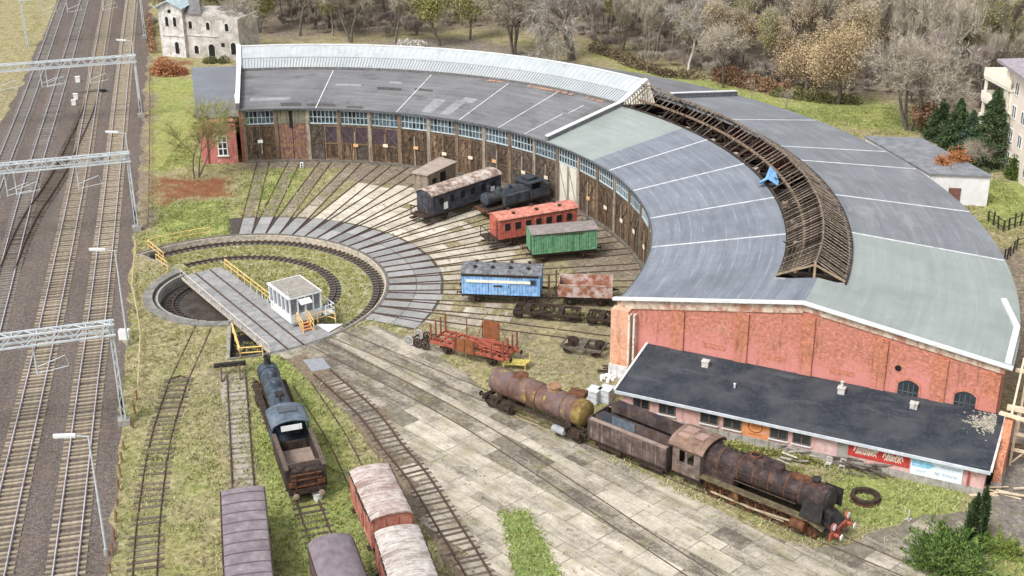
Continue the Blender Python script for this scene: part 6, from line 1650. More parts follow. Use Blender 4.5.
lamp('grey lamp post with white head level with the small house roof', (140, 106), 9.2)
wm = thing('cable_cabinet', 'small white cabinet by the foot of the lamp post left of the turntable', 'cabinet', tuple(G(125, 339)))
MB().box((0, 0, .45), (.9, .5, .9)).build('case', m_white, wm); MB().box((0, -.26, .45), (.78, .03, .74)).build('door', m_white, wm)
for (px, s, lab) in (((78, 82), .8, 'white trackside box between the main line tracks, uppermost of three'), ((76, 99), .75, 'white trackside box beside the point blades, middle of three'), ((74, 105), .7, 'white trackside box beside the point blades, lowest of three')):
    t = thing('relay_box', lab, 'box', tuple(G(*px)), .2); MB().box((0, 0, s / 2), (s * .8, s * .6, s)).build('case', m_white, t); MB().box((0, 0, s + .03), (s * .9, s * .7, .06)).build('lid', m_white, t)
pm_ = thing('point_machine', 'dark point machine with cross rods on the crossover track', 'point machine', tuple(G(92, 93)), math.atan2(PERP.y, PERP.x))
MB().box((-1.6, 0, .25), (.9, .5, .4)).build('case', m_black, pm_); MB().bar((-2.3, 0, .22), (2.2, 0, .22), .12, .06).bar((-1.2, -.8, .22), (1.2, -.8, .22), .1, .05).build('rods', m_black, pm_)
# fence between railway and yard
def post_fence(label, pxs, h, m, step=2.0, rail=True, r=.06, mr=None, zr=None):
    pts = [G(*q) for q in pxs]; o = pts[0]
    t = thing('fence', label, 'fence', (o.x, o.y, 0)); mb = MB(); rb = MB()
    for a, b in zip(pts[:-1], pts[1:]):
        L = (b - a).length; k = max(1, round(L / step))
        for j in range(k):
            p = a + (b - a) * j / k - o
            hh = h * rnd.uniform(.75, 1.1); ln = Vector((rnd.uniform(-.1, .1), rnd.uniform(-.1, .1), hh))
            MB().bar(p, p + ln, r * 2, r * 2).build('post', m, t)
        if rail:
            for z in zr or (h * .85, ): rb.bar(a - o + Vector((0, 0, z)), b - o + Vector((0, 0, z)), .05, .07)
    if rail: rb.build('rails', mr or m, t)
    return t
m_creamp = mat('pale timber rail', [(.3, (.42, .33, .17)), (.7, (.62, .52, .32))], 3)
m_rustpost = mat('brown fence post', [(.3, (.14, .07, .035)), (.7, (.28, .16, .085))], 3)
post_fence('low pale timber fence bending along the railway left of the turntable', [(136, 246), (134, 270), (132.5, 290), (138, 318), (141, 340), (140, 362), (138.5, 392)], .7, m_creamp, 2.4, r=.05)
post_fence('row of rusty leaning fence posts along the foot of the embankment', [(137, 400), (133, 428), (124, 450), (119, 490), (114, 540), (108, 590)], .9, m_rustpost, 2.2, rail=False, r=.06)
post_fence('dark low fence along the lawn edge beside the railway above the turntable', [(150, 70), (150, 120), (149.5, 170), (148.5, 232)], .7, m_rustpost, 2.5, r=.05)

# ------------------------------------------------------------------ buildings round about
def frame_on(a, b):
    """local frame helper: origin a, x towards b (ground points) -> rotation"""
    d = b - a; return math.atan2(d.y, d.x), d.length
def arched(x, z, w, h, n=8):
    return [(x - w / 2, z), (x + w / 2, z)] + [(x + w / 2 * math.cos(PI * k / n), z + h - w / 2 + w / 2 * math.sin(PI * k / n)) for k in range(n + 1)]
# small red house at the left end of the roundhouse
hl, hr = G(203, 164), G(242, 160.5)
hr_ = P(39.9, A_L + 1.1)
rzh, Lh = frame_on(hl, hr_)
hs_ = thing('brick_house', 'small red brick house with slate blue lean-to roof at the roundhouse end', 'house', (hl.x, hl.y, 0), rzh)
Dh = 26.0
MB().prism([(0, 0, 0), (Lh, 0, 0), (Lh, 0, 5.3), (0, 0, 5.3)], (0, .29, 0)).build('wall', brick_material('pink red house brick', (.30, .075, .065), (.44, .14, .115), (.38, .23, .19), (.50, .185, .17), .6, white=(.60, .52, .48), white_amt=.6), hs_)
mi = hs_.matrix_basis.inverted() if False else (Matrix.Translation(hl) @ Matrix.Rotation(rzh, 4, 'Z')).inverted()
rc4 = [mi @ G(196, 119, 5.35), mi @ G(241.5, 117, 5.35), mi @ G(238, 67, 6.7), mi @ G(191.5, 69, 6.7)]
MB().prism(rc4, (0, 0, .18)).build('roof', mat('slate blue felt', [(.3, (.14, .155, .18)), (.7, (.20, .22, .25))], 1.2, big=((.155, .165, .185), .2)), hs_)
MB().prism([(0.02, .3, 0), (Lh - .3, .3, 0), (rc4[2].x - .3, rc4[2].y - .4, 0), (rc4[3].x + .4, rc4[3].y - .4, 0)], (0, 0, 5.2)).build('side_wall', brick_material('side brick', (.40, .13, .10), (.52, .22, .17), (.45, .28, .23)), hs_)
MB().bar((-.5, -.42, 5.3), (Lh + .1, -.42, 5.3), .14, .18).build('gutter', m_black, hs_)
f = MB()
for x in (Lh * .60 - .55, Lh * .60, Lh * .60 + .55): f.box((x, -.05, 2.25), (.12, .1, 2.4))
for z in (1.05, 1.9, 2.7, 3.45): f.box((Lh * .60, -.05, z), (1.2, .1, .1))
w_ = f.build('window', m_white, hs_); MB().box((Lh * .60, -.012, 2.25), (1.1, .02, 2.4)).build('pane', m_glass, w_)
MB().box((Lh * .6, -.1, .98), (1.5, .2, .1)).build('sill', m_cop, w_)
MB().bar((Lh * .18, -.1, 0), (Lh * .18, -.1, 5.3), .1, .1).build('downpipe', mat('dark red pipe', [(.3, (.16, .04, .035)), (.7, (.25, .07, .06))], 3), hs_)
MB().box((Lh - .75, 8.5, 6.1), (.5, 1.2, .7)).build('skylight_box', m_white, hs_)
# ruin at the top left
ra, rbp = G(163, 56), G(187, 59); rc_ = G(247, 57.5)
rzr, Lt = frame_on(ra, rbp)
ru = thing('ruined_building', 'pale derelict two storey building with square tower and arched windows', 'building', (ra.x, ra.y, 0), rzr + R(8))
m_ruin = mat('flaking pale plaster', [(.28, (.28, .265, .245)), (.42, (.43, .415, .39)), (.55, (.60, .585, .56)), (.75, (.76, .755, .74))], 1.0, detail=9, stain=(.30, .25, .20), stain_scale=(1, 1, .5), stain_lo=.55)
m_ruin2 = mat('stained stone wall', [(.28, (.22, .20, .175)), (.48, (.38, .355, .32)), (.72, (.58, .56, .52))], .8, detail=9, stain=(.62, .60, .56), stain_scale=(.6, .6, .6), stain_lo=.55)
Lt = 4.4; Lm = 9.6; Ht = 8.6; Hm = 7.2; yb = .6
MB().prism([(0, 0, 0), (Lt, 0, 0), (Lt, 0, Ht - .6), (Lt / 2, 0, Ht + .5), (0, 0, Ht - .6)], (0, 4.6, 0)).build('tower', m_ruin, ru)
MB().add([(-.5, -.6, Ht - .55), (Lt / 2, -.6, Ht + .65), (Lt + .5, -.6, Ht - .55), (-.5, 5, Ht - .1), (Lt / 2, 5, Ht + 1.1), (Lt + .5, 5, Ht - .1), (-.5, -.6, Ht - .75), (Lt / 2, -.6, Ht + .45), (Lt + .5, -.6, Ht - .75)], [(0, 1, 4, 3), (1, 2, 5, 4), (6, 7, 1, 0), (7, 8, 2, 1)]).build('tower_roof', mat('grey blue tin', [(.3, (.26, .33, .36)), (.7, (.42, .50, .53))], 1.5), ru)
MB().prism([(Lt, yb, 0), (Lt + Lm, yb, 0), (Lt + Lm, yb, Hm - .5), (Lt + Lm * .7, yb, Hm), (Lt + Lm * .5, yb, Hm - .3), (Lt + Lm * .2, yb, Hm), (Lt, yb, Hm - .1)], (0, 6.4, 0)).build('main_block', m_ruin2, ru)
MB().prism([(Lt - .1, yb - .3, Hm - .1), (Lt + 3.2, yb - .3, Hm - .1), (Lt + 1.0, yb + 3, Hm + 2.2), (Lt - .1, yb + 3, Hm + 2.4)], (0, .2, .1)).prism([(Lt + 3.2, yb + 1.0, Hm - .9), (Lt + Lm - .5, yb + 1.0, Hm - 1.0), (Lt + Lm - .5, yb + 6.2, Hm + .0), (Lt + 3.2, yb + 6.2, Hm + .0)], (0, 0, .12)).build('broken_roof', mat('collapsed dark roof', [(.3, (.10, .095, .10)), (.7, (.20, .19, .19))], 1.6), ru)
def ruin_win(x, z, w, h, y, door=False):
    s_ = MB().prism([(p, y - .06, q) for p, q in arched(x, z - .1, w + .42, h + .32)], (0, .05, 0)).build('door_surround' if door else 'window_surround', m_ruin, ru)
    MB().prism([(p, y - .09, q) for p, q in arched(x, z, w, h)], (0, .04, 0)).build('door_opening' if door else 'window_opening', m_void, s_)
for x in (1.5, 2.95): ruin_win(x, 5.0, .55, 1.5, 0)
ruin_win(2.9, .6, .7, 1.9, 0)
MB().lathe((2.1, -.03, 7.4), (0, -1, 0), [(0, .3), (.04, .3)], 14).build('round_window', m_void, ru)
for x in (Lt + 1.0, Lt + 4.2, Lt + 7.6): ruin_win(x, 4.7, .6, 1.2, yb)
ruin_win(Lt + 1.7, .7, .75, 1.3, yb); ruin_win(Lt + 4.5, .0, 1.1, 2.4, yb, True); ruin_win(Lt + 8.5, 1.0, .9, 1.9, yb)
MB().box((Lt + 6.6, yb - .03, 2.4), (.6, .05, .6)).build('window_opening', m_void, ru)
MB().box((Lt + 3, yb - .08, 3.7), (6, .12, .18)).box((Lt / 2, -.06, 3.5), (Lt - .4, .12, .16)).build('string_course', m_ruin, ru)
# white shed with grey roof behind the right hand roof
zq = 3.6
c1, c2, c3 = G(993, 176, zq), G(922, 138, zq), G(864, 136, zq); c4 = c1 + c3 - c2
wsd = thing('shed', 'long white walled shed with flat grey roof behind the roundhouse', 'shed', (c1.x, c1.y, 0))
o_ = Vector((c1.x, c1.y, 0)); rq = [p - o_ for p in (c1, c2, c3, c4)]
cen = sum(rq, Vector()) / 4
ins = [Vector((cen.x + (p.x - cen.x) * .97, cen.y + (p.y - cen.y) * .97, 0)) for p in rq]
MB().prism(ins, (0, 0, zq - .15)).build('wall', mat('chalky white wall', [(.3, (.58, .59, .60)), (.7, (.76, .77, .78))], .8, stain=(.45, .42, .38), stain_lo=.62), wsd)
m_shr = mat('mottled slate felt', [(.3, (.13, .14, .155)), (.5, (.19, .20, .215)), (.75, (.27, .28, .295))], 1.0)
MB().prism([p - Vector((0, 0, .18)) for p in rq], (0, 0, .2)).build('roof', m_shr, wsd)
d_ = (ins[0] - ins[3]); MB().prism([ins[3] + d_ * .35 + Vector((0, -.05, .2)), ins[3] + d_ * .55 + Vector((0, -.05, .2)), ins[3] + d_ * .55 + Vector((0, -.05, 2)), ins[3] + d_ * .35 + Vector((0, -.05, 2))], (0, -.05, 0)).build('door', mat('dark red door', [(.3, (.12, .05, .045)), (.7, (.22, .11, .09))], 3), wsd)
pv = G(957, 158, zq) - o_; MB().lathe((pv.x, pv.y, zq), (0, 0, 1), [(0, .5), (.4, .5), (.45, .6), (.5, .3)], 12).build('roof_vent', m_galv, wsd)
# apartment block at the right edge
ap0 = G(1007, 160)
e0 = G(1012.5, 75, 11.0); e1 = G(1026, 84.5, 11.0)
dA_ = (e1 - e0); dA_.z = 0; dA_.normalize(); rza = math.atan2(dA_.y, dA_.x)
ab = thing('apartment_block', 'cream and pink apartment block with balconies and purple grey roof edge', 'building', (e0.x, e0.y, 0), rza)
m_cr = mat('cream render', [(.3, (.72, .66, .55)), (.7, (.82, .77, .67))], .8); m_pk = mat('pale pink render', [(.3, (.68, .585, .50)), (.7, (.78, .69, .60))], .8)
La, Da, Ha = 30.0, 12.0, 12.0
MB().prism([(0, 0, 0), (La, 0, 0), (La, Da, 0), (0, Da, 0)], (0, 0, Ha)).build('wall', m_pk, ab)
MB().box((-.03, -.03, Ha / 2), (.9, .9, Ha)).build('corner_strip', m_cr, ab)
MB().prism([(-2.6, -1.1, Ha), (La + 1, -1.1, Ha), (La + 1, Da + 1, Ha), (-2.6, Da + 1, Ha)], (0, 0, .3)).add([(-2.6, -1.1, Ha + .31), (La + 1, -1.1, Ha + .31), (La + 1, Da + 1, Ha + .31), (-2.6, Da + 1, Ha + .31), (5, Da / 2, Ha + 2.4), (La - 5, Da / 2, Ha + 2.4)], [(0, 1, 5, 4), (1, 2, 5), (2, 3, 4, 5), (3, 0, 4)]).build('roof', mat('purple grey roof tile', [(.3, (.22, .19, .215)), (.7, (.34, .31, .33))], 2), ab)
for fl in range(4):
    for j in range(9):
        x = 2.2 + 2.9 * j; z = .9 + 2.75 * fl
        f = MB()
        for q in (-.6, 0, .6): f.box((x + q, -.04, z + .75), (.12, .08, 1.5))
        for q in (0, 1.5): f.box((x, -.04, z + q), (1.3, .08, .12))
        w_ = f.build('window', m_white, ab); MB().box((x, -.012, z + .75), (1.2, .02, 1.5)).build('pane', m_glass, w_)
mi = (Matrix.Translation(Vector((e0.x, e0.y, 0))) @ Matrix.Rotation(rza, 4, 'Z')).inverted()
q1 = mi @ G(984, 78, 9.3); q2 = mi @ G(1010, 92, 9.3)
for z in (3.7, 6.5, 9.3):
    b_ = MB().prism([(q1.x, q1.y, z), (q2.x, q2.y, z), (q2.x, q2.y + 4.5, z), (q1.x, q1.y + 4.5, z)], (0, 0, .3)).build('balcony', m_cr, ab)
    mb = MB().bar((q1.x, q1.y, z + .8), (q2.x, q2.y, z + .8), .14, 1.0).bar((q1.x, q1.y, z + .8), (q1.x, q1.y + 4.5, z + .8), .14, 1.0)
    mb.build('parapet', m_cr, b_)
    for k in range(14):
        f_ = (k + .5) / 14; MB().bar((q1.x + (q2.x - q1.x) * f_, q1.y + (q2.y - q1.y) * f_ - .09, z + .45), (q1.x + (q2.x - q1.x) * f_, q1.y + (q2.y - q1.y) * f_ - .09, z + 1.15), .05, .05).build('baluster', m_pk, b_)
MB().prism([(q1.x + 1.5, q1.y + 4.0, 0), (.02, q1.y + 4.0, 0), (.02, Da, 0), (q1.x + 1.5, Da, 0)], (0, 0, Ha)).build('recessed_wing', m_cr, ab)
for x_ in (q1.x + .2, q2.x - .3): MB().box((x_, (q1.y if x_ < q1.x + 1 else q2.y) + .3, 4.7), (.3, .3, 9.4)).build('balcony_post', m_cr, ab)
# dark paling fence and yard wall at the right
post_fence('dark paling fence in front of the white shed lawn', [(988, 222), (1003, 232), (1020, 226), (1045, 222)], 1.5, m_black, 1.1, r=.07, zr=(.5, 1.2))
post_fence('dark fence with broken palings behind the outer roof corner', [(1004, 262), (1016, 250), (1040, 244)], 1.3, m_black, 1.0, r=.06, zr=(.5, 1.1))
# timber scaffold against the right corner
s0 = P(69.9, A_R - .2)
sc_ = thing('timber_scaffold', 'pale timber scaffold and props against the right corner of the roundhouse', 'scaffold', (s0.x, s0.y, 0), R(A_R))
m_newt = mat('fresh pale timber', [(.3, (.46, .36, .24)), (.7, (.68, .57, .43))], 2.5, island=.12)
mb = MB()
for x in (.6, 2.4, 4.2, 6.0):
    for y in (-1.2, 1.6): mb.bar((x, y, 0), (x, y, 4.6 if y < 0 else 6.3), .16, .16)
mb.build('posts', m_newt, sc_)
mb = MB()
for x in (0.2, 1.3, 2.4, 3.5, 4.6, 5.7): mb.bar((x, -1.9, 4.35), (x, 2.6, 6.75), .14, .2)
mb.build('roof_rafters', m_newt, sc_)
mb = MB().bar((-.2, -1.3, 4.6), (6.4, -1.3, 4.6), .3, .34).bar((-.2, 1.6, 6.2), (6.4, 1.6, 6.2), .2, .26).bar((-.6, -1.9, 4.35), (3, -2.6, 4.3), .4, .14); mb.build('beams', m_newt, sc_)
mb = MB()
for z in (1.3, 2.6): mb.bar((.5, -1.2, z), (6.2, -1.2, z), .4, .08)
mb.bar((.6, -1.25, .2), (2.4, -1.25, 2.6), .1).bar((4.2, -1.25, .2), (2.4, -1.25, 2.6), .1); mb.build('deck_boards', m_newt, sc_)
MB().box((2.6, -1.0, 1.5), (1.2, .1, 1.6)).build('white_panel', m_disc, sc_)
bw_ = thing('brick_wall', 'crumbling red brick wall stub beside the black annex roof', 'wall', tuple(P(69.75, A_R - 1.6)), R(A_R))
MB().prism([(0, -3.4, 0), (0, .6, 0), (0, .6, 4.0), (0, -.6, 4.1), (0, -1.2, 2.6), (0, -3.0, 2.2), (0, -3.4, 1.2)], (.55, 0, 0)).build('masonry', brick_material('crumbling brick', (.34, .11, .06), (.50, .19, .10), (.38, .26, .19), white=(.52, .36, .26)), bw_)
MB().box((.28, -2.2, .3), (.7, 2.6, .6)).build('footing', m_conc, bw_)
ma = thing('quad_bike', 'small black four wheeled machine parked at the right end of the annex', 'machine', tuple(G(992, 480)), R(70))
MB().prism([(-.8, -.35, .5), (.8, -.35, .5), (.7, -.3, .95), (.1, -.3, .9), (-.1, -.3, 1.05), (-.8, -.3, 1.0)], (0, .66, 0)).build('body', m_black, ma)
MB().box((-.35, 0, 1.1), (.8, .4, .14)).build('seat', m_black, ma); MB().tube((.35, -.4, 1.25), (.35, .4, 1.25), .04, n=6).bar((.35, 0, .9), (.35, 0, 1.25), .08).build('handlebar', m_galv, ma)
for x in (-.6, .6):
    for s in (-1, 1): MB().lathe((x, s * .45, .32), (0, s, 0), [(-.12, .25), (-.08, .32), (.08, .32), (.12, .25)], 14).build('wheel', m_black, ma)
# odds and ends
ty = thing('locomotive_tyre', 'large dark iron hoop lying flat on the mossy grass', 'tyre', tuple(G(865, 499.5)))  # loose steel tyre from a locomotive wheel
MB().ring((0, 0, 0), .74, 1.0, .02, .42, 36).build('ring', m_under, ty); MB().ring((0, 0, 0), 1.0, 1.06, .02, .12, 36).build('flange', m_rust, ty)
for i, (px, lab) in enumerate((((594, 398), 'white caged liquid container nearest the tank wagon, left of the pair'), ((606, 397), 'white caged liquid container nearest the annex corner, right of the pair'))):
    t = thing('container', lab, 'container', tuple(G(px[0], px[1] + 3)), R(-30)); MB().box((0, 0, .62), (.95, 1.1, .95)).build('tank', mat('milky plastic', [(.3, (.46, .48, .49)), (.7, (.62, .64, .66))], 2), t)
    mb = MB()
    for z in (.2, .62, 1.08):
        for s in (-1, 1): mb.bar((-.5, s * .58, z), (.5, s * .58, z), .03); mb.bar((s * .5, -.58, z), (s * .5, .58, z), .03)
    mb.box((0, 0, .08), (1.0, 1.2, .14)); mb.build('cage', m_galv, t)
hp = thing('rubble_heap', 'small white rubble heap at the foot of the corner pier', 'rubble', tuple(G(607, 379)))
mb = MB()
for _ in range(18):
    mb.box((rnd.gauss(0, .35), rnd.gauss(0, .3), abs(rnd.gauss(0, .12))), (rnd.uniform(.15, .5), rnd.uniform(.15, .4), rnd.uniform(.1, .3)), rz=rnd.uniform(0, 3))
tag(mb.build('lumps', m_white, hp), kind='stuff')
yf = thing('steel_frame', 'bright yellow steel trestle behind the rusty tank wagon', 'framework', tuple(G(516, 368)), R(-10))  # plain yellow steel frame with a plate across it
MB().prism([(-1.1, -.5, .5), (.9, -.5, .5), (1.2, .5, .5), (-.8, .5, .5)], (0, 0, .1)).build('plate', mat('yellow plate', [(.3, (.40, .33, .07)), (.7, (.58, .51, .16))], 2, stain=(.26, .19, .08)), yf)
mb = MB()
for x, y in ((-1, -.45), (.85, -.45), (1.1, .45), (-.75, .45)): mb.bar((x, y, 0), (x, y, 1.25 if x > 0 else .5), .06)
mb.build('legs', m_yellow, yf)
def plank_pile(name, label, px, n, m, spread=1.0, L=(1, 2.4), z=.05, cat='planks'):
    t = thing(name, label, cat, tuple(G(*px))); mb = MB()
    for i in range(n):
        a = rnd.uniform(-.6, .6) - .4; l = rnd.uniform(*L); c = Vector((rnd.gauss(0, spread * .6), rnd.gauss(0, spread * .35), z + i * .035)); d = Vector((math.cos(a), math.sin(a), 0)) * l / 2
        mb.bar(c - d, c + d, rnd.uniform(.1, .22), .05)
    tag(mb.build('boards', m, t), kind='stuff'); return t
plank_pile('timber_scraps', 'pale and white scrap timber along the annex wall by the locomotive boiler', (800, 458), 20, mat('bleached scrap', [(.3, (.22, .195, .165)), (.7, (.52, .49, .44))], 3, island=.4), 2.2, (.5, 1.3), z=.02)
plank_pile('timber_scraps', 'dark scrap timber and pallet boards under the red banner', (862, 472), 22, mat('dark scrap', [(.3, (.05, .045, .04)), (.7, (.22, .19, .16))], 3, island=.4), 1.6)
plank_pile('timber_scraps', 'orange tinged planks dropped beside the columnar conifers', (996, 492), 10, m_newt, 1.0, (1, 2.2))
plank_pile('timber_scraps', 'dark scrap metal lying beside the white rubble at the corner pier', (610, 372), 9, m_under, .7, (.8, 1.6))
plank_pile('timber_scraps', 'scattered planks on the brown dirt under the scaffold', (1010, 452), 12, m_oldw, 1.4, (1, 2.6))
for px, lab in (((828, 467), 'white slatted chair frame near the annex door, left of two'), ((842, 469), 'white slatted chair frame under the red banner edge, right of two')):
    t = thing('chair', lab, 'chair', tuple(G(*px)), R(-30)); mb = MB(); k_ = .62
    for x in (-.3, .3):
        for y in (-.3, .3): mb.bar((x * k_, y * k_, 0), (x * k_, y * k_, 1.2 * k_ if y > 0 else .5 * k_), .06)
    mb.build('legs', m_chim, t); mb = MB()
    for q in (-.2, 0, .2): mb.box((q * k_, 0, .5 * k_), (.12, .42, .04))
    mb.build('seat', m_chim, t); MB().box((0, .3 * k_, 1.15 * k_), (.42, .06, .1)).box((0, .3 * k_, .8 * k_), (.42, .05, .08)).build('backrest', m_chim, t)
st_ = thing('post', 'thin white post with cross foot on the concrete near the mossy grass', 'post', tuple(G(908, 520)))
MB().bar((0, 0, 0), (0, 0, .8), .08).build('shaft', m_chim, st_); MB().bar((-.25, 0, .05), (.25, .06, .05), .1, .06).bar((0, -.22, .05), (0, .22, .05), .1, .06).build('foot', m_chim, st_)
mk = thing('track_marker', 'small white marker post on the track bed before the left doors', 'marker', tuple(G(302, 168)))
MB().box((0, 0, .35), (.4, .16, .7)).build('board', m_disc, mk); MB().box((0, -.09, .5), (.2, .02, .2)).box((0, -.09, .2), (.2, .02, .2)).build('black_dots', m_black, mk)

# contact and catenary wires over the four main tracks
m_wire = mat('weathered copper wire', [(.3, (.06, .065, .06)), (.7, (.12, .125, .12))], 2)
for line, nm in ((tA, 'nearest the turntable'), (tB, 'second from the turntable'), (tC, 'third from the turntable'), (tD, 'outermost from the turntable')):
    lp = [p for p in polyline(line, 6.0)]
    t = thing('overhead_wire', 'thin overhead wire above the main line track ' + nm, 'overhead wire', (lp[0].x, lp[0].y, 0)); o_ = Vector((lp[0].x, lp[0].y, 0))
    MB().path([p - o_ + Vector((0, 0, 5.5)) for p in lp], .016, 4).build('contact_wire', m_wire, t)
    cw = [p - o_ + Vector((0, 0, 6.6 - .55 * math.sin(PI * ((p.y + 25) / 43.0 % 1.0)))) for p in lp]
    MB().path(cw, .014, 4).build('catenary_wire', m_wire, t)
# ------------------------------------------------------------------ trees
def leafmat(name, stops, rough=.95, objr=.0):
    if name in MATS: return MATS[name]
    m, t, b = nt(name)
    gi = N(t, 'ShaderNodeNewGeometry'); v = N(t, 'ShaderNodeTexCoord').outputs['Object']
    nz = noise_(t, v, .1, 4, .7)
    f = math_(t, 'ADD', math_(t, 'MULTIPLY', gi.outputs['Random Per Island'], .75), math_(t, 'MULTIPLY', math_(t, 'SUBTRACT', nz, .44), 1.0))
    if objr:
        oi = N(t, 'ShaderNodeObjectInfo'); f = math_(t, 'ADD', f, math_(t, 'MULTIPLY', math_(t, 'SUBTRACT', oi.outputs['Random'], .5), objr))
    t.links.new(ramp(t, f, stops), b.inputs['Base Color']); b.inputs['Roughness'].default_value = rough; b.inputs['Specular IOR Level'].default_value = .08
    MATS[name] = m; return m
def unit(v): return v / (np.linalg.norm(v, axis=-1, keepdims=True) + 1e-9)
def tubes(segs, n=5):
    """segs: (k,8) p,q,r0,r1 -> verts, quads"""
    S = np.array(segs); p, q, r0, r1 = S[:, :3], S[:, 3:6], S[:, 6], S[:, 7]
    d = unit(q - p); up = np.where(np.abs(d[:, 2:3]) < .9, np.array([[0, 0, 1.]]), np.array([[1., 0, 0]]))
    y = unit(np.cross(up, d)); z = np.cross(d, y)
    an = np.arange(n) * 2 * PI / n
    e = y[:, None] * np.cos(an)[None, :, None] + z[:, None] * np.sin(an)[None, :, None]
    V = np.stack([p[:, None] + e * r0[:, None, None], q[:, None] + e * r1[:, None, None]], 2).reshape(-1, 3)
    k = np.arange(len(S))[:, None] * 2 * n; j = np.arange(n)[None]
    a = k + 2 * j; b = k + 2 * ((j + 1) % n)
    return V, np.stack([a, b, b + 1, a + 1], -1).reshape(-1, 4)
def grow(seed, h, trunks=1, levels=4, fork=(2, 4), ang=(22, 48), ratio=.70, trunk_f=.34, r0=None, droop=0.0, lean=.1, up=.25):
    q = np.random.default_rng(seed); segs = []; tips = []
    def rec(p, d, L, r, lv):
        k = 3 if lv < 3 else 2
        for i in range(k):
            d2 = unit(d + q.normal(0, .11, 3) + np.array([0, 0, (up if lv else .1) * .25 - droop * (lv / levels) * .35]))
            e = p + d2 * L / k; rr_ = r * (1 - .28 * (i + 1) / k)
            segs.append([*p, *e, r * (1 - .28 * i / k), rr_]); p, d = e, d2
            if lv >= 2: tips.append((p, d, lv))
            if 0 < lv < levels and i < k - 1 and q.random() < .6:
                side = unit(np.cross(d, q.normal(0, 1, 3))); a_ = R(q.uniform(*ang))
                rec(p, unit(d * math.cos(a_) + side * math.sin(a_)), L * ratio * q.uniform(.55, .9), rr_ * .55, lv + 1)
        if lv < levels:
            nb = q.integers(fork[0], fork[1] + 1); ph = q.uniform(0, 2 * PI)
            b = unit(np.cross(d, np.array([.3, .5, .8]))); c = np.cross(d, b)
            for i in range(nb):
                a_ = R(q.uniform(*ang)); w_ = ph + 2 * PI * i / nb + q.normal(0, .3)
                side = b * math.cos(w_) + c * math.sin(w_)
                rec(p, unit(d * math.cos(a_) + side * math.sin(a_)), L * ratio * q.uniform(.8, 1.15), r * .72 * (.62 if nb > 2 else .72), lv + 1)
    r0 = r0 or h * .018
    for i in range(trunks):
        a_ = q.uniform(0, 2 * PI); o = np.array([math.cos(a_), math.sin(a_), 0]) * (0 if trunks == 1 else .35)
        rec(o, unit(np.array([math.cos(a_) * (lean if trunks == 1 else .25), math.sin(a_) * (lean if trunks == 1 else .25), 1.0])), h * trunk_f, r0, 0)
    return segs, tips
def twigs(tips, seed, per, L, w, droop=0.0, spread=.9):
    q = np.random.default_rng(seed)
    T = np.repeat(np.array([t[0] for t in tips]), per, 0); D = np.repeat(np.array([t[1] for t in tips]), per, 0)
    n = len(T); d = unit(D + q.normal(0, spread, (n, 3)) + np.array([0, 0, .15 - droop]))
    l = q.uniform(.5, 1.3, (n, 1)) * L; s = unit(np.cross(d, q.normal(0, 1, (n, 3)))) * w * q.uniform(.6, 1.4, (n, 1))
    T = T + q.normal(0, .12, (n, 3))
    V = np.stack([T - s, T + s, T + d * l + np.array([0, 0, -droop * .3])], 1).reshape(-1, 3)
    return V, np.arange(3 * n).reshape(-1, 3)
def leaves(tips, seed, per, size, spread):
    q = np.random.default_rng(seed); C_ = np.repeat(np.array([t[0] for t in tips]), per, 0)
    n = len(C_); C_ = C_ + q.normal(0, spread, (n, 3)); a = unit(q.normal(0, 1, (n, 3))); b = unit(np.cross(a, q.normal(0, 1, (n, 3))))
    s = size * q.uniform(.6, 1.5, (n, 1))
    V = np.stack([C_ - a * s, C_ + b * s * .7, C_ + a * s, C_ - b * s * .7], 1).reshape(-1, 3)
    return V, np.arange(4 * n).reshape(-1, 4)
def merge(parts):
    Vs, Fs, o = [], [], 0
    for V, F_ in parts: Vs.append(V); Fs.append(F_ + o); o += len(V)
    return np.concatenate(Vs), np.concatenate(Fs)
m_bark = mat('grey brown bark', [(.3, (.085, .070, .058)), (.7, (.20, .175, .15))], 3, bump=.3)
m_barkd = mat('dark bark', [(.3, (.075, .063, .052)), (.7, (.18, .155, .13))], 3, bump=.3)
m_barkp = mat('pale bark', [(.3, (.34, .31, .27)), (.7, (.58, .55, .50))], 3)
m_twg = leafmat('grey brown twigs', [(0, (.23, .195, .15)), (.35, (.37, .32, .25)), (.65, (.48, .43, .345)), (1, (.62, .57, .47))])
m_twp = leafmat('pale grey twigs', [(0, (.22, .20, .165)), (.5, (.38, .35, .30)), (1, (.54, .51, .45))])
m_gold = leafmat('golden brown leaves', [(0, (.23, .16, .09)), (.4, (.41, .31, .18)), (.7, (.54, .44, .28)), (1, (.66, .57, .40))])
m_olive = leafmat('yellow olive leaves', [(0, (.13, .135, .045)), (.5, (.30, .29, .11)), (1, (.52, .48, .24))])
m_russet = leafmat('russet leaves', [(0, (.15, .075, .045)), (.5, (.28, .165, .10)), (1, (.42, .30, .20))])
m_dkgreen = leafmat('dark conifer needles', [(0, (.026, .042, .020)), (.5, (.065, .10, .045)), (1, (.15, .19, .085))])
m_juniper = leafmat('bright juniper needles', [(0, (.03, .06, .014)), (.5, (.095, .16, .04)), (1, (.27, .33, .10))])
m_hedge = leafmat('mixed hedge leaves', [(0, (.07, .08, .03)), (.5, (.17, .165, .075)), (1, (.30, .27, .14))])
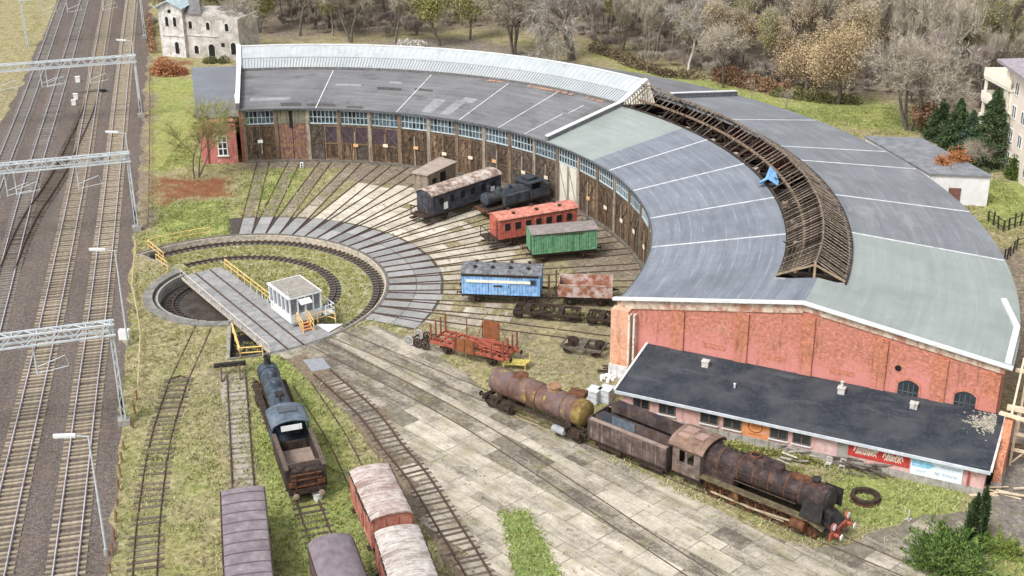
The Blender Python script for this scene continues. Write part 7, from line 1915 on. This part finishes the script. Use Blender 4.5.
def tree(label, px, h, seed, wood, crown_m, trunks=1, levels=4, per=7, tw=(1.1, .022), leaf=None, group=None, name='bare_tree', **k):
    b = G(*px) if not isinstance(px, Vector) else px
    t = thing(name, label, 'tree', (b.x, b.y, 0), 0, group)
    segs, tips = grow(seed, h, trunks, levels, **k)
    V, F_ = tubes(segs, 6); raw_mesh('trunk', V, F_, wood, t)
    dr = k.get('droop', 0)
    if leaf: V, F_ = leaves(tips, seed, leaf[0], leaf[1], leaf[2])
    else: V, F_ = twigs(tips, seed, per, tw[0], tw[1], dr)
    raw_mesh('crown', V, F_, crown_m, t)
    return t
tree('thick forked grey tree with pale drooping crown on the dirt clearing behind the silver skylight', (571, 60), 17, 3, m_bark, m_twp, trunks=2, per=7, droop=.5, tw=(1.5, .03), r0=.5)
tree('brown many stemmed bare tree left of the thick forked tree', (515, 56), 15, 5, m_barkd, m_twg, trunks=4, levels=4, per=5, r0=.26)
tree('olive leaved tree behind the middle of the silver skylight', (440, 46), 17, 8, m_barkd, m_olive, levels=4, leaf=(7, .13, .8), name='leafy_tree', trunk_f=.20, fork=(3, 4), ang=(20, 46), up=.6)
tree('second olive leaved tree touching the first on its right side', (470, 40), 14, 28, m_barkd, m_olive, levels=4, leaf=(6, .13, .8), name='leafy_tree', trunk_f=.20, fork=(3, 4), ang=(20, 46), up=.6)
tree('white barked spreading bare tree at the end of the dirt clearing', (688, 73), 14, 12, m_barkp, m_twp, levels=4, per=8, ang=(30, 60), tw=(1.2, .028))
tree('slender bare tree right of the white barked tree', (723, 88), 11, 14, m_bark, m_twg, levels=4, per=5)
tree('large golden brown oak holding its leaves at the edge of the wood', (838, 104), 19, 17, m_barkd, m_gold, levels=4, leaf=(26, .095, .85), fork=(3, 4), name='oak_tree', ang=(24, 52), trunk_f=.2, up=.5)
tree('smaller golden brown oak left of the large golden oak', (806, 92), 14, 57, m_barkd, m_gold, levels=4, leaf=(20, .095, .75), name='oak_tree', trunk_f=.17, fork=(3, 4), ang=(30, 62))
tree('dark trunked bare tree leaning beside the far end of the grey shed roof', (909, 130), 14, 21, m_barkd, m_twg, trunks=3, levels=4, per=7, ang=(28, 58), r0=.24)
tree('bare tree with stout trunk in front of the right part of the ruin', (243, 52), 12, 23, m_barkd, m_twg, trunks=2, levels=4, per=3, r0=.25)
tree('thin bare tree on the lawn before the small red brick house', (196, 178), 9.5, 27, m_bark, m_olive, trunks=3, levels=4, per=5, tw=(.8, .016), r0=.10, ang=(15, 36))
tree('brown bare tree behind the left half of the silver skylight', (300, 36), 14, 31, m_barkd, m_twg, levels=4, per=6)
tree('twin trunked brown bare tree behind the silver skylight, right of the ruin trees', (352, 42), 13, 33, m_barkd, m_twg, trunks=2, levels=4, per=6)
tree('slim brown bare tree just left of the olive leaved tree', (396, 44), 12, 35, m_barkd, m_twg, levels=4, per=5)
tree('thin sapling standing on the strip of lawn behind the outer roof', (786, 116), 4.5, 41, m_bark, m_twg, levels=3, per=2, r0=.05, tw=(.6, .012), name='sapling')
tree('second thin sapling farther right on the same strip of lawn', (752, 106), 4.5, 43, m_bark, m_twg, levels=3, per=2, r0=.05, tw=(.6, .012), name='sapling')
tree('russet bush like tree between the shed roof end and the conifers', (928, 132), 4.0, 45, m_barkd, m_russet, trunks=4, levels=3, leaf=(14, .14, .4), r0=.08, name='russet_tree')
tree('rust orange bush growing at the edge of the roundhouse roof by the white shed', (941, 190), 5.2, 47, m_barkd, leafmat('rust orange leaves', [(0, (.22, .08, .03)), (.5, (.40, .17, .07)), (1, (.52, .28, .15))]), trunks=2, levels=3, leaf=(18, .11, .34), r0=.06, name='russet_tree', ang=(12, 30))
# the wood behind: one mass
q_ = np.random.default_rng(99)
protos = []
for i in range(7):
    segs, tips = grow(200 + i, 13 + i % 3, 1 + (i % 3 == 1), 4, fork=(2, 4), trunk_f=.26, ang=(16, 40), up=.7)
    tv_, tf_ = twigs(tips, i, 8, 1.15, .028, -.3, .75)
    wv_, wf_ = tubes([s for s in segs if s[6] > .028], 4)
    protos.append((wv_, wf_, tv_, tf_, np.array([t[0] for t in tips])))
edge = [G(x, y) for x, y in ((246, 34), (330, 38), (410, 36), (480, 28), (540, 36), (585, 44), (640, 66), (700, 78), (760, 84), (830, 92), (890, 100), (915, 118), (960, 130), (1010, 140), (1060, 150))]
ex = np.array([p.x for p in edge]); ey = np.array([p.y for p in edge])
W = {'g': ([], []), 'p': ([], []), 'o': ([], [])}; TV = {'g': [], 'p': [], 'o': [], 'y': [], 'v': []}; WV = []
n_t = 0
for gx in np.arange(-34, 178, 4.9):
    for gy in np.arange(60, 235, 4.9):
        x = gx + q_.uniform(-2.4, 2.4); y = gy + q_.uniform(-2.4, 2.4)
        e = np.interp(x, ex, ey) if x <= ex.max() else ey[-1] - (x - ex.max()) * .35
        if y < e or y > e + 115: continue
        front = y < e + 9
        if x < 24 and q_.random() < .12: continue
        pr = protos[q_.integers(0, 7)]
        s = q_.uniform(.72, 1.1) * (.75 if front else 1.0); a = q_.uniform(0, 2 * PI)
        Rm = np.array([[math.cos(a), -math.sin(a), 0], [math.sin(a), math.cos(a), 0], [0, 0, 1]]) * s * np.array([[.82], [.82], [q_.uniform(1.05, 1.5)]])
        o = np.array([x, y, 0])
        WV.append((pr[0] @ Rm.T + o, pr[1]))
        kz = mnoise.noise(Vector((x * .045, y * .045, 4))) + q_.normal(0, .22)
        key = 'p' if kz > .30 else 'y' if kz < -.36 else 'o' if kz < -.24 else 'v' if q_.random() < .16 else 'g'
        if key in ('y', 'o'):
            n = len(pr[4]); C_ = np.repeat(pr[4] @ Rm.T + o, 7, 0) + q_.normal(0, .55, (7 * n, 3)); a_ = unit(q_.normal(0, 1, (7 * n, 3))); b_ = unit(np.cross(a_, q_.normal(0, 1, (7 * n, 3))))
            V = np.stack([C_ - a_ * .16, C_ + b_ * .12, C_ + a_ * .16], 1).reshape(-1, 3); TV[key].append((V, np.arange(len(V)).reshape(-1, 3)))
        TV['g' if key in ('y', 'o') else key].append((pr[2] @ Rm.T + o, pr[3]))
        n_t += 1
        for _u in range(2):      # understorey brush
            ux, uy = x + q_.uniform(-2.6, 2.6), y + q_.uniform(-2.6, 2.6); s2 = q_.uniform(.2, .36); pr2 = protos[q_.integers(0, 7)]; a2 = q_.uniform(0, 6.3)
            if uy < e: continue
            R2 = np.array([[math.cos(a2), -math.sin(a2), 0], [math.sin(a2), math.cos(a2), 0], [0, 0, .9]]) * s2
            V2_ = pr2[2].reshape(-1, 3, 3)[::3]; c2_ = V2_.mean(1, keepdims=True); V2_ = (c2_ + (V2_ - c2_) * 2.0).reshape(-1, 3) @ R2.T + np.array([ux, uy, -.6])
            TV['v' if q_.random() < .4 else 'g'].append((V2_, np.arange(len(V2_)).reshape(-1, 3)))
wood = bpy.data.objects.new('woodland', None)
bpy.data.objects.remove(wood)
V, F_ = merge(WV)
wd = raw_mesh('woodland', V, F_, mat('pale woodland bark', [(.3, (.13, .11, .092)), (.7, (.27, .24, .205))], 3))
wm_ = wd.data
# the twigs join the same object
def add_stuff(parent, parts, m, name):
    V, F_ = merge(parts); o = raw_mesh(name, V, F_, m, parent); tag(o, kind='stuff'); return o
tag(wd, 'mass of bare grey brown woodland filling the slope behind the roundhouse', 'woodland', kind='stuff')
m_twv = leafmat('purple brown twigs', [(0, (.23, .185, .165)), (.5, (.385, .325, .29)), (1, (.53, .465, .42))])
for key, m in (('g', m_twg), ('p', m_twp), ('v', m_twv), ('o', m_olive), ('y', m_gold)):
    if TV[key]: add_stuff(wd, TV[key], m, {'g': 'brown_twigs', 'p': 'pale_twigs', 'v': 'purple_twigs', 'o': 'olive_leaves', 'y': 'golden_leaves'}[key])
# undergrowth and hedges
def bush(name, label, pxs, hgt, wid, m, n=2600, size=.11, seed=0, group=None, cat='shrub', rough=.5):
    pts = [G(*p) for p in pxs]; o = pts[0]
    t = thing(name, label, cat, (o.x, o.y, 0), 0, group)
    q = np.random.default_rng(seed + 5); P_ = np.array([[p.x - o.x, p.y - o.y] for p in pts])
    if len(P_) == 1: P_ = np.concatenate([P_, P_ + [[.3, 0]]])
    L = np.linalg.norm(np.diff(P_, axis=0), axis=1); cum = np.concatenate([[0], np.cumsum(L)])
    u = q.uniform(0, cum[-1], n); bx = np.interp(u, cum, P_[:, 0]); by = np.interp(u, cum, P_[:, 1])
    hn = np.array([.72 + .75 * mnoise.noise(Vector((x * rough * 1.6, y * rough * 1.6, seed))) for x, y in zip(bx, by)])
    d = unit(q.normal(0, 1, (n, 3))); d[:, 2] = np.abs(d[:, 2]); rad = q.uniform(.55, 1, (n, 1)) ** .5
    off = d * rad * np.stack([wid * hn, wid * hn, hgt * hn], 1)
    C_ = np.stack([bx, by, np.zeros(n)], 1) + off
    C_[:, 2] = np.maximum(C_[:, 2], .04)
    a = unit(d + q.normal(0, .8, (n, 3))); b = unit(np.cross(a, q.normal(0, 1, (n, 3)))); s = size * q.uniform(.6, 1.6, (n, 1))
    V = np.stack([C_ - a * s, C_ + b * s * .6, C_ + a * s, C_ - b * s * .6], 1).reshape(-1, 3)
    raw_mesh('foliage', V, np.arange(4 * n).reshape(-1, 4), m, t)
    mb = MB()
    for i in range(9):
        f = rnd.random(); x = float(np.interp(f * cum[-1], cum, P_[:, 0])); y = float(np.interp(f * cum[-1], cum, P_[:, 1]))
        mb.tube((x, y, 0), (x + rnd.uniform(-.5, .5) * wid, y + rnd.uniform(-.5, .5) * wid, hgt * .75), .04, .01, n=5)
    mb.build('stems', m_barkd, t); return t
bush('hedge', 'russet brown hedge at the edge of the wood behind the outer roof', [(716, 80), (740, 86), (768, 92), (788, 95)], 3.0, 1.6, m_russet, 5200, .16, 1)
bush('hedge', 'green brown hedge running along the far side of the lawn', [(775, 96), (800, 99), (830, 103), (858, 104)], 2.2, 1.4, m_hedge, 4600, .14, 2)
bush('hedge', 'dull brown hedge along the dirt clearing below the wood', [(592, 50), (615, 58), (640, 69), (668, 77), (700, 79)], 2.0, 1.5, leafmat('dull brown scrub', [(0, (.09, .065, .04)), (.5, (.19, .145, .095)), (1, (.29, .24, .16))]), 4600, .14, 3)
bush('shrub', 'orange leaved shrub at the foot of the ruined tower', [(157, 74), (170, 75), (184, 74)], 2.5, 1.9, leafmat('orange shrub leaves', [(0, (.22, .085, .04)), (.5, (.38, .17, .085)), (1, (.52, .30, .17))]), 3600, .13, 4)
bush('shrub', 'russet scrub between the railway and the ruined tower', [(150, 20), (151, 40), (153, 54)], 2.2, 1.0, m_russet, 2400, .13, 5)
bush('shrub', 'green shrub under the arched door of the ruin', [(206, 63), (226, 63)], 1.4, 1.0, m_hedge, 1800, .11, 6)
bush('shrub', 'bright green rounded shrub below the apartment block', [(1014, 178), (1022, 180)], 4.2, 1.9, leafmat('olive green thuja', [(0, (.035, .06, .015)), (.5, (.09, .13, .035)), (1, (.2, .24, .08))]), 3600, .14, 7)
def juniper(label, pxs, n_br, Lr, m, seed, size=.07, per=62, rise=(.25, 1.0)):
    pts = [G(*p) for p in pxs]; o = pts[0]; t = thing('juniper', label, 'shrub', (o.x, o.y, 0)); q = np.random.default_rng(seed)
    mb = MB(); Vs = []
    for i in range(n_br):
        c = pts[i % len(pts)] - o; a = q.uniform(0, 2 * PI); L = q.uniform(*Lr); up = q.uniform(*rise)
        d0 = np.array([math.cos(a), math.sin(a), up]); d0 /= np.linalg.norm(d0)
        u = q.uniform(.12, 1, per)[:, None]; side = np.array([-math.sin(a), math.cos(a), 0])
        base = np.array([c.x + q.normal(0, .25), c.y + q.normal(0, .25), .05])
        P_ = base + d0 * L * u + np.array([0, 0, -.22]) * L * u ** 2 * (1 if up < .7 else .2)
        wd_ = .30 * L * .35 * np.sin(np.clip(u, 0, 1) * PI * .85 + .25)
        P_ = P_ + side * q.normal(0, 1, (per, 1)) * wd_ + np.array([0, 0, 1]) * q.normal(0, .06, (per, 1))
        P_[:, 2] = np.maximum(P_[:, 2], .03)
        dd = unit(d0 * 1.0 + q.normal(0, .45, (per, 3))); sd_ = unit(np.cross(dd, q.normal(0, 1, (per, 3)))); s_ = size * q.uniform(.6, 1.7, (per, 1))
        Vs.append(np.stack([P_ - dd * s_, P_ + sd_ * s_ * .38, P_ + dd * s_ * 1.6, P_ - sd_ * s_ * .38], 1).reshape(-1, 3))
        if i % 3 == 0: mb.tube(tuple(base), tuple(base + d0 * L * .8), .03, .008, n=4)
    V = np.concatenate(Vs); raw_mesh('foliage', V, np.arange(len(V)).reshape(-1, 4), m, t); mb.build('stems', m_barkd, t)
juniper('low spreading juniper at the lower right, left of the columnar conifers', [(936, 556), (950, 551), (966, 555), (944, 572), (972, 576), (955, 566), (928, 566)], 330, (1.0, 2.5), m_juniper, 8, .085, 60, (.15, 1.5))
juniper('yellow green juniper right of the columnar conifers', [(984, 549), (996, 548), (1006, 553)], 90, (.7, 1.7), leafmat('yellow green juniper', [(0, (.06, .10, .02)), (.5, (.17, .225, .05)), (1, (.34, .38, .11))]), 9, .08, 55, (.1, .8))
def conifer(label, px, h, r, m, seed, columnar=False, n=5200, size=.13, group=None):
    b = G(*px); t = thing('conifer', label, 'tree', (b.x, b.y, 0), 0, group); q = np.random.default_rng(seed)
    MB().tube((0, 0, 0), (0, 0, h * .95), h * .018, .02, n=7).build('trunk', m_barkd, t)
    z = q.uniform(.03, 1, n) ** (.8 if columnar else 1.15); prof = (np.sin(np.clip(z * 1.02 + .06, 0, 1) * PI) ** .55 if columnar else (1 - z) ** .85 + .03)
    a = q.uniform(0, 2 * PI, n); lay = .82 + (.28 if not columnar else .1) * np.sin(z * h * (4.2 if not columnar else 2.2) + np.sin(a * 3 + seed) * 2.2 + q.normal(0, .5, n)) + q.normal(0, .1, n)
    rd = r * prof * lay * q.uniform(.45, 1.0, n) ** .5 * (1 + .18 * np.sin(a * 5 + seed))
    C_ = np.stack([rd * np.cos(a), rd * np.sin(a), z * h], 1)
    d = unit(np.stack([np.cos(a), np.sin(a), np.full(n, 1.2 if columnar else -.35)], 1) + q.normal(0, .35, (n, 3))); sd_ = unit(np.cross(d, q.normal(0, 1, (n, 3))))
    s = size * q.uniform(.7, 1.6, (n, 1))
    V = np.stack([C_ - d * s, C_ + sd_ * s * .45, C_ + d * s * 1.3, C_ - sd_ * s * .45], 1).reshape(-1, 3)
    raw_mesh('crown', V, np.arange(4 * n).reshape(-1, 4), m, t); return t
conifer('tall dark columnar conifer, left of the close pair at the lower right', (971, 545), 3.9, .58, m_dkgreen, 1, True, 5200, .09)
conifer('slimmer dark columnar conifer, right of the close pair at the lower right', (979, 541), 4.1, .42, m_dkgreen, 2, True, 4200, .085)
conifer('dark spruce at the left of the conifer row behind the white shed', (938, 140), 5.6, 2.2, m_dkgreen, 3, n=6400, size=.13)
conifer('dark spruce second in the conifer row, behind the shed vent', (955, 150), 6.6, 2.4, m_dkgreen, 4, n=8200, size=.13)
conifer('slim dark spruce in the middle of the conifer row', (968, 158), 6.0, 2.0, leafmat('blue green needles', [(0, (.025, .045, .03)), (.5, (.055, .09, .055)), (1, (.12, .16, .09))]), 5, n=7400, size=.13)
conifer('largest spruce of the conifer row below the apartment block', (988, 166), 9.6, 3.0, m_dkgreen, 6, n=13000, size=.13)
tree('tangle of thin bare shrubs among the conifers', (975, 168), 3.5, 61, m_bark, m_twg, trunks=4, levels=3, per=5, r0=.06, name='bare_shrub')
bush('shrub', 'pale rubble coloured brush pile behind the crest of the silver skylight', [(400, 46), (414, 46), (424, 47)], 1.5, 1.0, leafmat('pale brush', [(0, (.36, .33, .28)), (.5, (.55, .52, .47)), (1, (.72, .70, .66))]), 1200, .2, 12)

# ------------------------------------------------------------------ grass blades over the lawns, verges and joints
q = np.random.default_rng(5)
NT = 330000
gx = q.uniform(-16, 84, NT); gy = q.uniform(-56, 62, NT); gr = np.hypot(gx, gy); ga = np.degrees(np.arctan2(gy, gx))
ga2 = np.where(ga < PIT_A0, ga + 360, ga)
i1 = np.clip(np.searchsorted(np.array(rs1), gr) - 1, 0, len(rs1) - 1); n1 = int(round((PIT_A1 - PIT_A0) / .5)) + 1
n2 = int(round((PIT_A0 + 360 - PIT_A1) / .5)) + 1
j1 = np.clip(((ga2 - PIT_A0) / .5).astype(int), 0, n1 - 1); j2 = np.clip(((ga2 - PIT_A1) / .5).astype(int), 0, n2 - 1)
i2 = i1 + len(rs0)
idx = np.where(ga2 < PIT_A1, i1 * n1 + j1, len(V1) + i2 * n2 + j2)
lu, di, gl_ = lush[idx], dirt[idx], leaf[idx]
okg = (gr > 15.2) | ((ga2 > PIT_A1) & (gr > 8.3))
okg &= ~((gr > 14) & (gr < 20.3) & (ga > -26) & (ga < 101))
okg &= ~((gr > 39.2) & (gr < 70) & (ga > -27.2) & (ga < 99.2))
cu_, cv_ = gx * math.cos(R(A_R)) + gy * math.sin(R(A_R)), -gx * math.sin(R(A_R)) + gy * math.cos(R(A_R))
okg &= ~((cu_ > 42) & (cu_ < 70) & (cv_ > -6.8) & (cv_ < 1))
bpoly = [(p.x, p.y) for p in bp]; okg &= in_poly(gx, gy, bpoly) < 0
iny = in_poly(gx, gy, ypoly)
okg &= (iny < 0) | (q.random(NT) < .035)
inb = in_poly(gx, gy, [(p.x, p.y) for p in cl2[0] + cl2[1][::-1]]); okg &= (inb < 0) | (q.random(NT) < .08)
patch = np.array([mnoise.fractal(Vector((x_ * .33, y_ * .33, 2.2)), .8, 2.0, 4) for x_, y_ in zip(gx, gy)])
dens = np.clip((.40 + .55 * lu - .55 * di - .5 * gl_) * np.clip(.9 + 1.5 * patch, .05, 1.8), .02, 1)
inr = (gr > 20) & (gr < 39.5) & (ga > -24) & (ga < 77); dens = np.where(inr, dens * np.where(ga > 12, .12, .5), dens)
okg &= q.random(NT) < dens
inpatch = in_poly(gx, gy, pxpoly((501, 513), (527, 511), (545, 540), (585, 640), (528, 640), (512, 560))); okg |= (inpatch > -.25) & (q.random(NT) < .95)
gx, gy, lu = gx[okg], gy[okg], np.where(inpatch[okg] > -.3, 1, lu[okg])
def blades(x, y, hgt, name, m, label):
    n = len(x); k = 3
    X_ = np.repeat(x, k) + q.normal(0, .07, n * k); Y_ = np.repeat(y, k) + q.normal(0, .07, n * k)
    a = q.uniform(0, 2 * PI, n * k); h_ = np.repeat(hgt, k) * q.uniform(.5, 1.4, n * k); w = q.uniform(.03, .07, n * k)
    b = np.stack([X_, Y_, np.full(n * k, .0)], 1); s_ = np.stack([np.cos(a) * w, np.sin(a) * w, np.zeros(n * k)], 1)
    tip = b + np.stack([q.normal(0, .12, n * k), q.normal(0, .12, n * k), h_], 1)
    V = np.stack([b - s_, b + s_, tip], 1).reshape(-1, 3)
    o = raw_mesh(name, V, np.arange(3 * n * k).reshape(-1, 3), m); tag(o, label, 'grass', kind='stuff')
m_gb = leafmat('green grass blades', [(0, (.15, .185, .055)), (.45, (.255, .30, .095)), (.8, (.36, .40, .15)), (1, (.46, .49, .23))])
m_db = leafmat('dry grass blades', [(0, (.20, .18, .085)), (.4, (.32, .30, .15)), (.75, (.42, .39, .22)), (1, (.52, .49, .32))])
sel = q.random(len(gx)) < np.clip(lu * 1.1, .22, .9)
blades(gx[sel], gy[sel], q.uniform(.08, .22, sel.sum()), 'green_grass', m_gb, 'short green grass over the lawns and sidings')
blades(gx[~sel], gy[~sel], q.uniform(.08, .26, (~sel).sum()), 'dry_grass', m_db, 'dry straw coloured grass over the verges and yard')
# grass tufts on the pit floor
n = 9000; r_ = 14.4 * np.sqrt(q.random(n)); a_ = np.radians(q.uniform(PIT_A0 + 3, PIT_A1 - 2, n))
kx, ky = r_ * np.cos(a_), r_ * np.sin(a_); keep = ~((np.abs(r_ - 13.9) < .75) | (np.abs(r_ - 9.85) < .7)) & (q.random(n) < .75)
kx, ky = kx[keep], ky[keep]
V = []
k3 = 3; n = len(kx); X_ = np.repeat(kx, k3) + q.normal(0, .08, n * k3); Y_ = np.repeat(ky, k3) + q.normal(0, .08, n * k3)
b = np.stack([X_, Y_, np.full(n * k3, PZ)], 1); a = q.uniform(0, 2 * PI, n * k3); w = q.uniform(.03, .07, n * k3)
s_ = np.stack([np.cos(a) * w, np.sin(a) * w, np.zeros(n * k3)], 1); tip = b + np.stack([q.normal(0, .12, n * k3), q.normal(0, .12, n * k3), q.uniform(.06, .25, n * k3)], 1)
o = raw_mesh('pit_grass', np.stack([b - s_, b + s_, tip], 1).reshape(-1, 3), np.arange(3 * n * k3).reshape(-1, 3), leafmat('mossy pit grass', [(0, (.15, .145, .045)), (.5, (.33, .31, .11)), (1, (.52, .49, .27))]))
tag(o, 'mossy yellow grass on the turntable pit floor', 'grass', kind='stuff')

bush('weeds', 'rank weeds growing through the black bogies below the blue boxcar', [(522, 312), (550, 316), (585, 320), (618, 322)], .95, .8, m_hedge, 2600, .085, 21, cat='weeds', rough=2.0)
bush('weeds', 'low weeds along the annex wall behind the rusty locomotive', [(700, 440), (740, 448), (790, 458), (830, 468)], .6, .5, leafmat('yellow green weeds', [(0, (.10, .12, .03)), (.5, (.25, .26, .08)), (1, (.42, .40, .18))]), 2200, .08, 22, cat='weeds', rough=2.0)
# ------------------------------------------------------------------ light
w = bpy.data.worlds.new('World'); scene.world = w; w.use_nodes = True
t = w.node_tree; bg = t.nodes['Background']
sky = t.nodes.new('ShaderNodeTexSky'); sky.sky_type = 'NISHITA'; sky.sun_disc = False
SUN_EL, SUN_AZ = R(52), R(222)      # azimuth clockwise from +Y
sky.sun_elevation = SUN_EL; sky.sun_rotation = SUN_AZ
sky.air_density = 1.0; sky.dust_density = 3.0; sky.ozone_density = 1.0
hs = t.nodes.new('ShaderNodeHueSaturation'); hs.inputs['Saturation'].default_value = .22; hs.inputs['Value'].default_value = 1.0
t.links.new(sky.outputs[0], hs.inputs['Color']); t.links.new(hs.outputs[0], bg.inputs['Color'])
bg.inputs['Strength'].default_value = .135
sd = bpy.data.lights.new('sun', 'SUN'); sd.energy = 1.4; sd.angle = R(18); sd.color = (1, .97, .93)
so = bpy.data.objects.new('sun', sd); C.objects.link(so)
dirv = Vector((math.sin(SUN_AZ) * math.cos(SUN_EL), math.cos(SUN_AZ) * math.cos(SUN_EL), math.sin(SUN_EL)))
so.rotation_euler = dirv.to_track_quat('Z', 'Y').to_euler()
so.location = dirv * 200
vs = scene.view_settings
scene.display_settings.display_device = 'sRGB'
vs.view_transform = 'Standard'; vs.look = 'None'; vs.gamma = 1; vs.use_curve_mapping = False
vs.exposure = .93
scene.cycles.max_bounces = 5; scene.cycles.diffuse_bounces = 3; scene.cycles.glossy_bounces = 2; scene.cycles.transparent_max_bounces = 4
scene.cycles.use_adaptive_sampling = True
